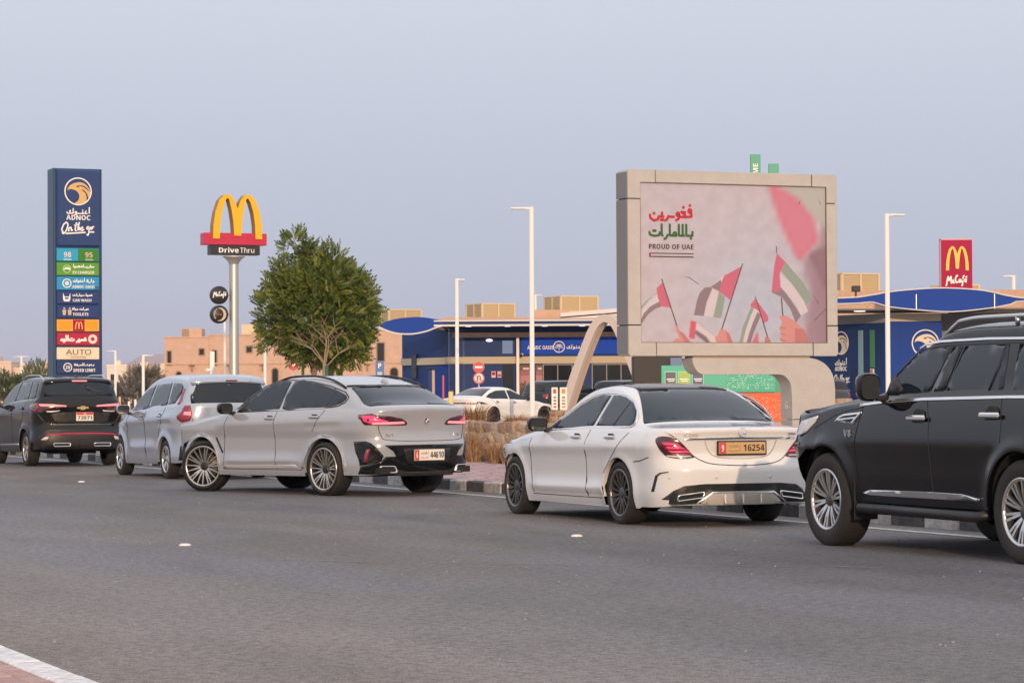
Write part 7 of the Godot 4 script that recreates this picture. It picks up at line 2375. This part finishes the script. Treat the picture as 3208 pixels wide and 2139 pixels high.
	for e in [[1.36, 9.65, "tall green sign post rising behind the billboard, the taller, lettered one"], [1.99, 9.32, "green sign post rising behind the billboard, the shorter plain one"]]:
		var s = thing("green_post", e[2], "sign post", Vector3(7.10 + e[0], 0, -95.3))
		slab(s, "blade", -0.175, 0, 0.175, e[1], 0, 0.14, mt(0.012, 0.30, 0.20, 0.45), 0.01)
		if e[1] > 9.5:
			var tx = hold("blade_lettering", s, Vector3(0, 9.03, 0.008))
			tx.rotation.z = PI / 2
			letters("WELCOME", -0.35, 0, 0, 1.3, 0.17, M.white, tx)
	# white boards on a stone base
	for e in [[1.60, 0.24, "narrow white board with red and black print left of the arch", mt(0.5, 0.05, 0.07, 0.5)], [1.93, 0.28, "narrow white board with an orange square at its top, beside the arch", mt(0.6, 0.22, 0.05, 0.5)]]:
		var b = thing("print_board", e[2], "sign board", Vector3(e[0], 0, -104))
		slab(b, "board", -e[1] / 2, 0.8, e[1] / 2, 1.66, 0, 0.14, M.white, 0.02)
		slab(b, "print_block", -e[1] * 0.25, 1.43, e[1] * 0.25, 1.60, 0.008, 0.01, e[3])
		for j in 4: slab(b, "print_block", -e[1] * 0.2, 0.89 + j * 0.12, e[1] * 0.22, 0.96 + j * 0.12, 0.008, 0.01, mt(0.3, 0.15, 0.15, 0.6) if j % 2 else e[3])

func shrink(outer, inner, by, k):
	var p = PackedVector2Array()
	for v in outer: p.append(Vector2(v.x * k * 0.985, v.y - by * (v.y / 4.58)))
	for v in inner: p.append(Vector2(v.x * k * 1.02, v.y + by * (v.y / 4.27)))
	return p

# ---------------------------------------------------------------- trees, grasses, stones
func limb(mb, a: Vector3, dir: Vector3, length, r, depth, rng, tips):
	var p = a
	var d = dir
	var n = 3
	for i in n:
		var q = p + d * length / n
		mb.tube(p, q, r * (1.0 - 0.18 * i / n), r * (1.0 - 0.18 * (i + 1) / n), 7, false)
		p = q
		d = (d + Vector3(rng.randf_range(-0.18, 0.18), rng.randf_range(-0.05, 0.14), rng.randf_range(-0.18, 0.18))).normalized()
	tips.append(p)
	if depth == 0: return
	var k = 3 if depth > 1 else 2
	for i in k:
		var a2 = TAU * i / k + rng.randf() * 1.2
		var side = Vector3(cos(a2), 0, sin(a2))
		limb(mb, p, (d * 0.75 + side * 0.75).normalized(), length * rng.randf_range(0.62, 0.82), r * 0.58, depth - 1, rng, tips)

# one spray of leaflets along a stalk of unit length
func spray_mesh(pairs, leaf_l, leaf_w):
	var mb = MB.new()
	for i in pairs:
		var t = (i + 0.6) / pairs
		var o = Vector3(0, t, -0.10 * t * t)
		for sg in [-1.0, 1.0]:
			var l = leaf_l * (1.0 - 0.4 * absf(t - 0.45))
			var d = Vector3(sg * 0.82, 0.5, -0.12).normalized() * l
			var n = Vector3(-sg * 0.5, 0.82, 0.3 * sg).normalized() * leaf_w
			mb.tri(o, o + d * 0.5 - n, o + d)
			mb.tri(o, o + d, o + d * 0.5 + n)
	var e = Vector3(0, 1.0, -0.1)
	mb.tri(e, e + Vector3(leaf_w, leaf_l * 0.5, 0), e + Vector3(0, leaf_l, -0.03))
	mb.tri(e, e + Vector3(0, leaf_l, -0.03), e + Vector3(-leaf_w, leaf_l * 0.5, 0))
	return mb.done()

func leaf_mass(called, mesh, xs, colors, m, parent):
	var mm = MultiMesh.new()
	mm.transform_format = MultiMesh.TRANSFORM_3D
	mm.use_colors = true
	mm.mesh = mesh
	mm.instance_count = xs.size()
	for i in xs.size():
		mm.set_instance_transform(i, xs[i])
		mm.set_instance_color(i, colors[i])
	var o = MultiMeshInstance3D.new()
	o.multimesh = mm
	o.material_override = m
	o.name = called
	parent.add_child(o, true)
	o.set_meta("kind", "stuff")
	return o

func leaf_material(back = 0.25):
	var m = mt(1, 1, 1, 0.55)
	m.vertex_color_use_as_albedo = true
	m.backlight_enabled = true
	m.backlight = Color(back, back, back * 0.5)
	m.cull_mode = BaseMaterial3D.CULL_DISABLED
	return m

func aim(dir: Vector3, size: float, spin: float, at: Vector3) -> Transform3D:
	var y = dir.normalized()
	var x = y.cross(Vector3.UP if absf(y.y) < 0.9 else Vector3.RIGHT).normalized()
	var z = x.cross(y)
	var b = Basis(x, y, z) * Basis(Vector3.UP, spin)
	return Transform3D(b.scaled_local(Vector3.ONE * size), at)

func plants():
	var rng = RandomNumberGenerator.new()
	rng.seed = 2024
	# the round tree
	var tree = thing("tree", "round leafy green tree with a lopsided top between the arches sign and the store", "tree", Vector3(-6.15, 0, -85))
	var bark = textured(tone_texture(128, 0.05, 101, Color(0.16, 0.11, 0.085), Color(0.30, 0.22, 0.17), 0.1), 2.0, 0.9)
	var tm = MB.new(true)
	var tips = []
	tm.tube(Vector3(0, 0, 0), Vector3(0.02, 1.3, 0), 0.13, 0.10, 10, false)
	tm.tube(Vector3(0.02, 1.3, 0), Vector3(0.05, 2.3, 0), 0.10, 0.085, 10, false)
	for i in 6:
		var a = TAU * i / 6.0 + 0.3
		limb(tm, Vector3(0.05, 2.1 + 0.08 * i, 0), Vector3(cos(a) * 0.75, 0.8, sin(a) * 0.75).normalized(), 1.0, 0.05, 2, rng, tips)
	limb(tm, Vector3(0.05, 2.3, 0), Vector3(-0.12, 1, 0).normalized(), 1.5, 0.06, 2, rng, tips)
	limb(tm, Vector3(0.05, 2.3, 0), Vector3(0.25, 1, 0.1).normalized(), 1.5, 0.06, 2, rng, tips)
	tm.tube(Vector3(-0.45, 5.0, 0), Vector3(-0.36, 5.75, 0), 0.03, 0.02, 6, false)
	tm.tube(Vector3(-0.36, 5.75, 0), Vector3(-0.62, 6.3, 0), 0.018, 0.012, 6, false)
	tm.tube(Vector3(-0.36, 5.75, 0), Vector3(-0.05, 6.2, 0.1), 0.018, 0.012, 6, false)
	part("trunk", tm.done(), bark, tree)
	var lobes = [[0.25, 3.75, 1.55, 1.25], [-0.75, 3.9, 1.15, 1.1], [1.15, 3.6, 0.98, 1.15], [0.35, 4.75, 1.25, 0.85], [-0.55, 4.75, 0.85, 0.7], [0.95, 4.75, 0.85, 0.75], [-1.3, 3.35, 0.62, 0.6], [1.55, 4.2, 0.7, 0.8], [0.6, 5.45, 0.42, 0.55], [-0.55, 6.05, 0.42, 0.38], [-1.05, 5.05, 0.35, 0.5], [0.2, 2.95, 1.3, 0.6], [0.85, 2.55, 0.32, 0.42], [1.35, 2.75, 0.4, 0.45], [-0.1, 5.7, 0.22, 0.32]]
	var xs = []
	var cols = []
	var wts = []
	var total = 0.0
	for l in lobes:
		total += l[2] * l[2] * l[3] * 0.6 + 0.14
		wts.append(total)
	for i in 3100:
		var pick = rng.randf() * total
		var k = 0
		while wts[k] < pick: k += 1
		var l = lobes[k]
		var v = Vector3(rng.randf_range(-1, 1), rng.randf_range(-1, 1), rng.randf_range(-1, 1))
		while v.length() > 1.0 or v.length() < 0.05: v = Vector3(rng.randf_range(-1, 1), rng.randf_range(-1, 1), rng.randf_range(-1, 1))
		v = v.normalized() * pow(v.length(), 0.45)
		var p = Vector3(l[0] * 0.90 + v.x * l[2] * 0.87, 0.12 + l[1] * 0.97 + v.y * l[3] * 0.93, v.z * l[2])
		var out = (v.normalized() + Vector3(rng.randf_range(-0.7, 0.7), rng.randf_range(-0.25, 0.7), rng.randf_range(-0.7, 0.7))).normalized()
		xs.append(aim(out, rng.randf_range(0.20, 0.36), rng.randf() * TAU, p))
		var t = rng.randf()
		var c = Color(0.056, 0.096, 0.014).lerp(Color(0.155, 0.19, 0.026), t * t)
		if rng.randf() < 0.06: c = Color(0.19, 0.20, 0.035)
		cols.append(c)
	leaf_mass("crown", spray_mesh(5, 0.52, 0.10), xs, cols, leaf_material(), tree)
	# a bare young tree beside it
	var bare = thing("bare_tree", "bare young tree with thin pale branches in front of the round tree", "tree", Vector3(-5.68, 0, -83.5))
	var bm = MB.new(true)
	tips = []
	bm.tube(Vector3.ZERO, Vector3(0.0, 2.35, 0), 0.085, 0.06, 8, false)
	for i in 5:
		var a = TAU * i / 5.0
		limb(bm, Vector3(0, 2.2 + 0.06 * i, 0), Vector3(cos(a) * 0.8, 0.85, sin(a) * 0.4).normalized(), 0.62, 0.021, 2, rng, tips)
	limb(bm, Vector3(0, 2.35, 0), Vector3(0.05, 1, 0.1), 0.75, 0.028, 2, rng, tips)
	part("trunk", bm.done(), textured(tone_texture(128, 0.05, 103, Color(0.26, 0.185, 0.14), Color(0.38, 0.28, 0.22), 0.1), 2.0, 0.9), bare)
	# supports of the two trees
	for k in 2:
		var st = thing("tree_stake", ["green stake tied to the round tree's trunk", "green stake at the foot of the bare young tree"][k], "stake", [Vector3(-6.42, 0, -84.6), Vector3(-5.60, 0, -83.2)][k])
		var sm = MB.new()
		sm.tube(Vector3.ZERO, Vector3(0, [3.1, 2.3][k], 0), 0.045, 0.045, 8)
		part("stake", sm.done(), mt(0.05, 0.12, 0.06, 0.8), st)
		part("tie", boxm(Vector3(0.3, 0.05, 0.05), 0.01, Vector3(0.1, 1.9, 0.05)), M.dark, st)
	# palms and bushes on the left
	var palm_leaf = spray_mesh(16, 0.30, 0.016)
	var pl = thing("palm", "grey-green bushy date palm far off between the pylon and the sandy house", "palm", Vector3(-31.0, 0, -230))
	var pt = MB.new(true)
	pt.tube(Vector3(0, 0, 0), Vector3(0.1, 2.2, 0), 0.35, 0.28, 10)
	part("trunk", pt.done(), bark, pl)
	xs = []
	cols = []
	for i in 150:
		var a = rng.randf() * TAU
		var up = rng.randf_range(-0.5, 1.5)
		xs.append(aim(Vector3(cos(a), up, sin(a)), rng.randf_range(1.3, 1.9), rng.randf() * TAU, Vector3(0.3, 2.5, 0)))
		cols.append(Color(0.10, 0.10, 0.075).lerp(Color(0.16, 0.145, 0.11), rng.randf()))
	leaf_mass("fronds", palm_leaf, xs, cols, leaf_material(0.1), pl)
	var bushes = [["dark grey-brown bush beneath the far palm, in front of the sandy house's left end", -31.2, 226.0, 2.3, 3.0, Color(0.10, 0.092, 0.075)], ["olive bush far off left of the palm", -33.6, 232.0, 1.0, 2.4, Color(0.11, 0.10, 0.08)], ["green bush behind the black crossover's roof, left of the pylon", -31.0, 181.0, 1.35, 3.55, Color(0.075, 0.105, 0.05)], ["low green bush at the left edge beyond the crossover", -32.9, 180.0, 1.0, 2.9, Color(0.07, 0.10, 0.05)], ["small green bush nearest the pylon on its left", -29.6, 182.0, 0.9, 2.9, Color(0.08, 0.115, 0.055)], ["low grey shrub right of the far palm", -29.5, 228.0, 0.9, 2.6, Color(0.12, 0.105, 0.085)]]
	for b in bushes:
		var o = thing("bush", b[0], "bush", Vector3(b[1], 0, -b[2]))
		var sm = MB.new(true)
		for i in 5: sm.tube(Vector3.ZERO, Vector3(rng.randf_range(-0.5, 0.5) * b[3], b[4] * 0.6, rng.randf_range(-0.4, 0.4)), 0.06, 0.03, 6)
		part("stems", sm.done(), bark, o)
		xs = []
		cols = []
		for i in 420:
			var v = Vector3(rng.randfn(), rng.randfn(), rng.randfn()).normalized() * pow(rng.randf(), 0.4)
			var p = Vector3(v.x * b[3], b[4] * 0.52 + v.y * b[4] * 0.5, v.z * b[3])
			if p.y < 0.1: continue
			xs.append(aim(v + Vector3(rng.randf_range(-0.5, 0.5), 0.4, rng.randf_range(-0.5, 0.5)), rng.randf_range(0.3, 0.55), rng.randf() * TAU, p))
			cols.append(b[5] * rng.randf_range(0.75, 1.3))
		leaf_mass("leaves", spray_mesh(4, 0.5, 0.11), xs, cols, leaf_material(0.1), o)
	# raised bed beyond the far pavement: rough stone edge, dry soil, dead grass
	var wall = thing("stone_edge", "low rough stone wall of the raised bed between the grey SUV and the white saloon", "stone wall")
	var stones = []
	for k in 5:
		var c = [Color(0.40, 0.275, 0.185), Color(0.47, 0.34, 0.24), Color(0.32, 0.215, 0.145), Color(0.46, 0.36, 0.27), Color(0.37, 0.26, 0.18)][k]
		stones.append(textured(tone_texture(128, 0.05, 110 + k, c * 0.62, c * 1.25, 0.12), 1.3, 0.95, 3.0))
	var shapes = []
	for k in 5: shapes.append(rough_stone(rng))
	for row in 4:
		var along = 40.5 + rng.randf() * 0.3
		while along < 57.0:
			var l = rng.randf_range(0.22, 0.52)
			var s = part("stone", shapes[rng.randi() % 5], stones[rng.randi() % 5], wall, rd(19.42 + row * 0.05 + rng.randf_range(-0.03, 0.03), along + l / 2, 0.09 + row * 0.185 + 0.09), TURN + rng.randf_range(-0.12, 0.12))
			s.scale = Vector3(rng.randf_range(0.30, 0.42), 0.20 + rng.randf_range(-0.03, 0.05), l * rng.randf_range(1.0, 1.15))
			s.rotation.x = rng.randf_range(-0.14, 0.14)
			along += l
	var soil = textured(tone_texture(256, 0.05, 121, Color(0.36, 0.27, 0.19), Color(0.62, 0.50, 0.38), 0.15), 0.5, 0.95, 2.0)
	var bed = MB.new(true)
	var hb = FastNoiseLite.new()
	hb.seed = 14
	hb.frequency = 0.35
	for i in 9:
		for j in 40:
			var q = []
			for e in [[0, 0], [1, 0], [1, 1], [0, 1]]:
				var off = 19.5 + (i + e[0]) * 0.55
				var al = 38.0 + (j + e[1]) * 0.55
				var y = 0.73 + 0.07 * hb.get_noise_2d(off * 3, al * 3)
				if i + e[0] == 0: y = 0.62
				q.append(rd(off, al, y))
			bed.quad(q[0], q[1], q[2], q[3])
	part("planting_bed", bed.done(), soil, self).set_meta("kind", "structure")
	var core = MB.new()
	core.box(Vector3(22.0, 0.3, -49), Vector3(4.7, 0.6, 21.8))
	part("bed_core", core.done(), soil, self, Vector3.ZERO, TURN).set_meta("kind", "structure")
	var clumps = [[19.0, 47.9, 0.62, 0.26, 150, "tall dry grass clump right beside the grey SUV's rear lamp"], [18.85, 47.4, 0.36, 0.20, 90, "dry grass clump at the wall's foot nearest the grey SUV"], [18.85, 46.3, 0.46, 0.26, 150, "middle dry grass clump at the wall's foot in the gap between the cars"], [18.85, 45.7, 0.42, 0.20, 90, "dry grass clump at the wall's foot by the white saloon's bonnet"], [19.1, 45.3, 0.66, 0.10, 36, "thin upright dry grass in front of the wall by the saloon's mirror"], [20.2, 50.75, 0.46, 0.34, 380, "bushy brown dry clump on top of the stone wall"], [20.4, 49.1, 0.30, 0.25, 200, "small brown tuft on the bed under the white yard saloon's door"], [20.9, 49.7, 0.26, 0.3, 200, "small straw tuft on the bed left of the middle lamp post"], [21.2, 49.75, 0.24, 0.35, 220, "small yellowish tuft on the bed right of the middle lamp post"], [19.0, 50.6, 0.7, 0.3, 240, "dry grass clump hidden mostly behind the grey SUV"]]
	var gm = mt(1, 1, 1, 0.8)
	gm.vertex_color_use_as_albedo = true
	gm.cull_mode = BaseMaterial3D.CULL_DISABLED
	for c in clumps:
		var y0 = 0.08 if c[0] < 19.4 else 0.70
		var o = thing("dry_grass", c[5], "grass clump", rd(c[0], c[1], y0), 0.0, "dry grass clumps at the stone wall")
		var b = MB.new(false, true)
		for i in int(c[4] * 1.7):
			var a = rng.randf() * TAU
			var rr = sqrt(rng.randf()) * c[3] * 0.5
			var base = Vector3(cos(a) * rr, 0, sin(a) * rr)
			var lean = Vector3(cos(a), 0, sin(a)) * rng.randf_range(0.05, 0.75) * c[3] * 1.3
			var h = c[2] * rng.randf_range(0.35, 1.12)
			var mid = base + lean * 0.35 + Vector3(0, h * 0.6, 0)
			var tip = base + lean * 1.3 + Vector3(rng.randf_range(-0.05, 0.05), h, rng.randf_range(-0.05, 0.05))
			var w = Vector3(rng.randf_range(-1, 1), 0, rng.randf_range(-1, 1)).normalized() * 0.0065
			var t = rng.randf()
			b.color = Color(0.19, 0.10, 0.045).lerp(Color(0.52, 0.35, 0.20), t * t)
			b.quad(base - w, base + w, mid + w * 0.8, mid - w * 0.8)
			b.tri(mid - w * 0.8, mid + w * 0.8, tip)
		part("blades", b.done(), gm, o)
	# a stone base below the white boards and stones beyond the billboard's leg
	var sb = thing("stone_planter", "small stone planter below the two narrow white boards beside the arch", "stone planter", Vector3(1.95, 0, -103.8))
	for row in 3:
		for i in 5:
			var s = part("stone", shapes[(i + row) % 5], stones[(i * 2 + row) % 5], sb, Vector3(-0.55 + i * 0.36 + (row % 2) * 0.15, 0.3 + row * 0.19, 0), rng.randf_range(-0.1, 0.1))
			s.scale = Vector3(0.36, 0.2, 0.4)
	var sc = thing("stone_pile", "pale stones stacked behind the billboard's leg, by the off-road vehicle's mirror", "stone pile", Vector3(8.25, 0, -70.5))
	for row in 5:
		for i in 3:
			var s = part("stone", shapes[(i + row) % 5], stones[(i * 2 + row + 1) % 5], sc, Vector3(-0.5 + i * 0.36 + (row % 2) * 0.13, 0.13 + row * 0.24, 0), rng.randf_range(-0.2, 0.2))
			s.scale = Vector3(0.40, 0.26, 0.42)

func rough_stone(rng):
	# a lump: a subdivided box pushed in and out
	var mb = MB.new()
	var pt = {}
	var n = 2
	for ax in 3:
		for sg in [-1.0, 1.0]:
			for i in n:
				for j in n:
					var q = []
					for e in [[0, 0], [1, 0], [1, 1], [0, 1]]:
						var v = Vector3.ZERO
						v[ax] = sg
						v[(ax + 1) % 3] = -1.0 + 2.0 * (i + e[0]) / n
						v[(ax + 2) % 3] = -1.0 + 2.0 * (j + e[1]) / n
						var key = Vector3i(v * 4.0)
						if not pt.has(key):
							var r = v.normalized() * 0.66 * rng.randf_range(0.86, 1.0)
							pt[key] = (v * 0.5 * 0.5 + r * 0.5 * 1.12) * rng.randf_range(0.84, 1.10)
						q.append(pt[key])
					if sg > 0: mb.quad(q[0], q[1], q[2], q[3])
					else: mb.quad(q[3], q[2], q[1], q[0])
	return mb.done()

# ---------------------------------------------------------------- small things on the road
func small_things():
	var stud_m = mt(0.72, 0.70, 0.67, 0.5)
	for s in [[10.41, 23.58, "white ceramic road stud behind the white saloon's rear wheels"], [6.70, 23.8, "white ceramic road stud in the near lane at the left"], [10.36, 42.77, "white ceramic road stud in front of the silver carrier's front wheel"]]:
		var o = thing("road_stud", s[2], "road stud", rd(s[0], s[1], 0.006), TURN, "road studs")
		var b = MB.new(true)
		b.lathe(Vector3.ZERO, Vector3.UP, [[0.055, 0.0], [0.052, 0.010], [0.035, 0.018], [0.0, 0.02]], 18)
		part("dome", b.done(), stud_m, o)
	var rng = RandomNumberGenerator.new()
	rng.seed = 31
	# a worn joint in the asphalt, patched pale, and grit
	var crack = MB.new()
	var p = Vector2(6.55, 21.4)
	for i in 30:
		var q = p + Vector2(0.135 + rng.randf_range(-0.03, 0.03), -0.11 + rng.randf_range(-0.12, 0.10))
		var w = rng.randf_range(0.006, 0.020)
		crack.quad(rd(p.x - w, p.y, 0.0095), rd(p.x + w, p.y, 0.0095), rd(q.x + w, q.y, 0.0095), rd(q.x - w, q.y, 0.0095))
		p = q
	part("road_crack", crack.done(), mt(0.30, 0.27, 0.25, 0.9), self).set_meta("kind", "structure")
	var grit = MB.new()
	for i in 260:
		var u = rng.randf_range(3.3, 13.4)
		var v = rng.randf_range(8.0, 34.0)
		var s = rng.randf_range(0.004, 0.010)
		grit.box(rd(u, v, 0.006 + s * 0.3), Vector3(s * 1.3, s * 0.8, s), Basis(Vector3.UP, rng.randf() * TAU))
	var g = part("grit", grit.done(), mt(0.36, 0.33, 0.31, 0.9), self)
	g.set_meta("kind", "stuff")
	tag(g, "pale grit scattered over the asphalt of the near lanes", "grit")
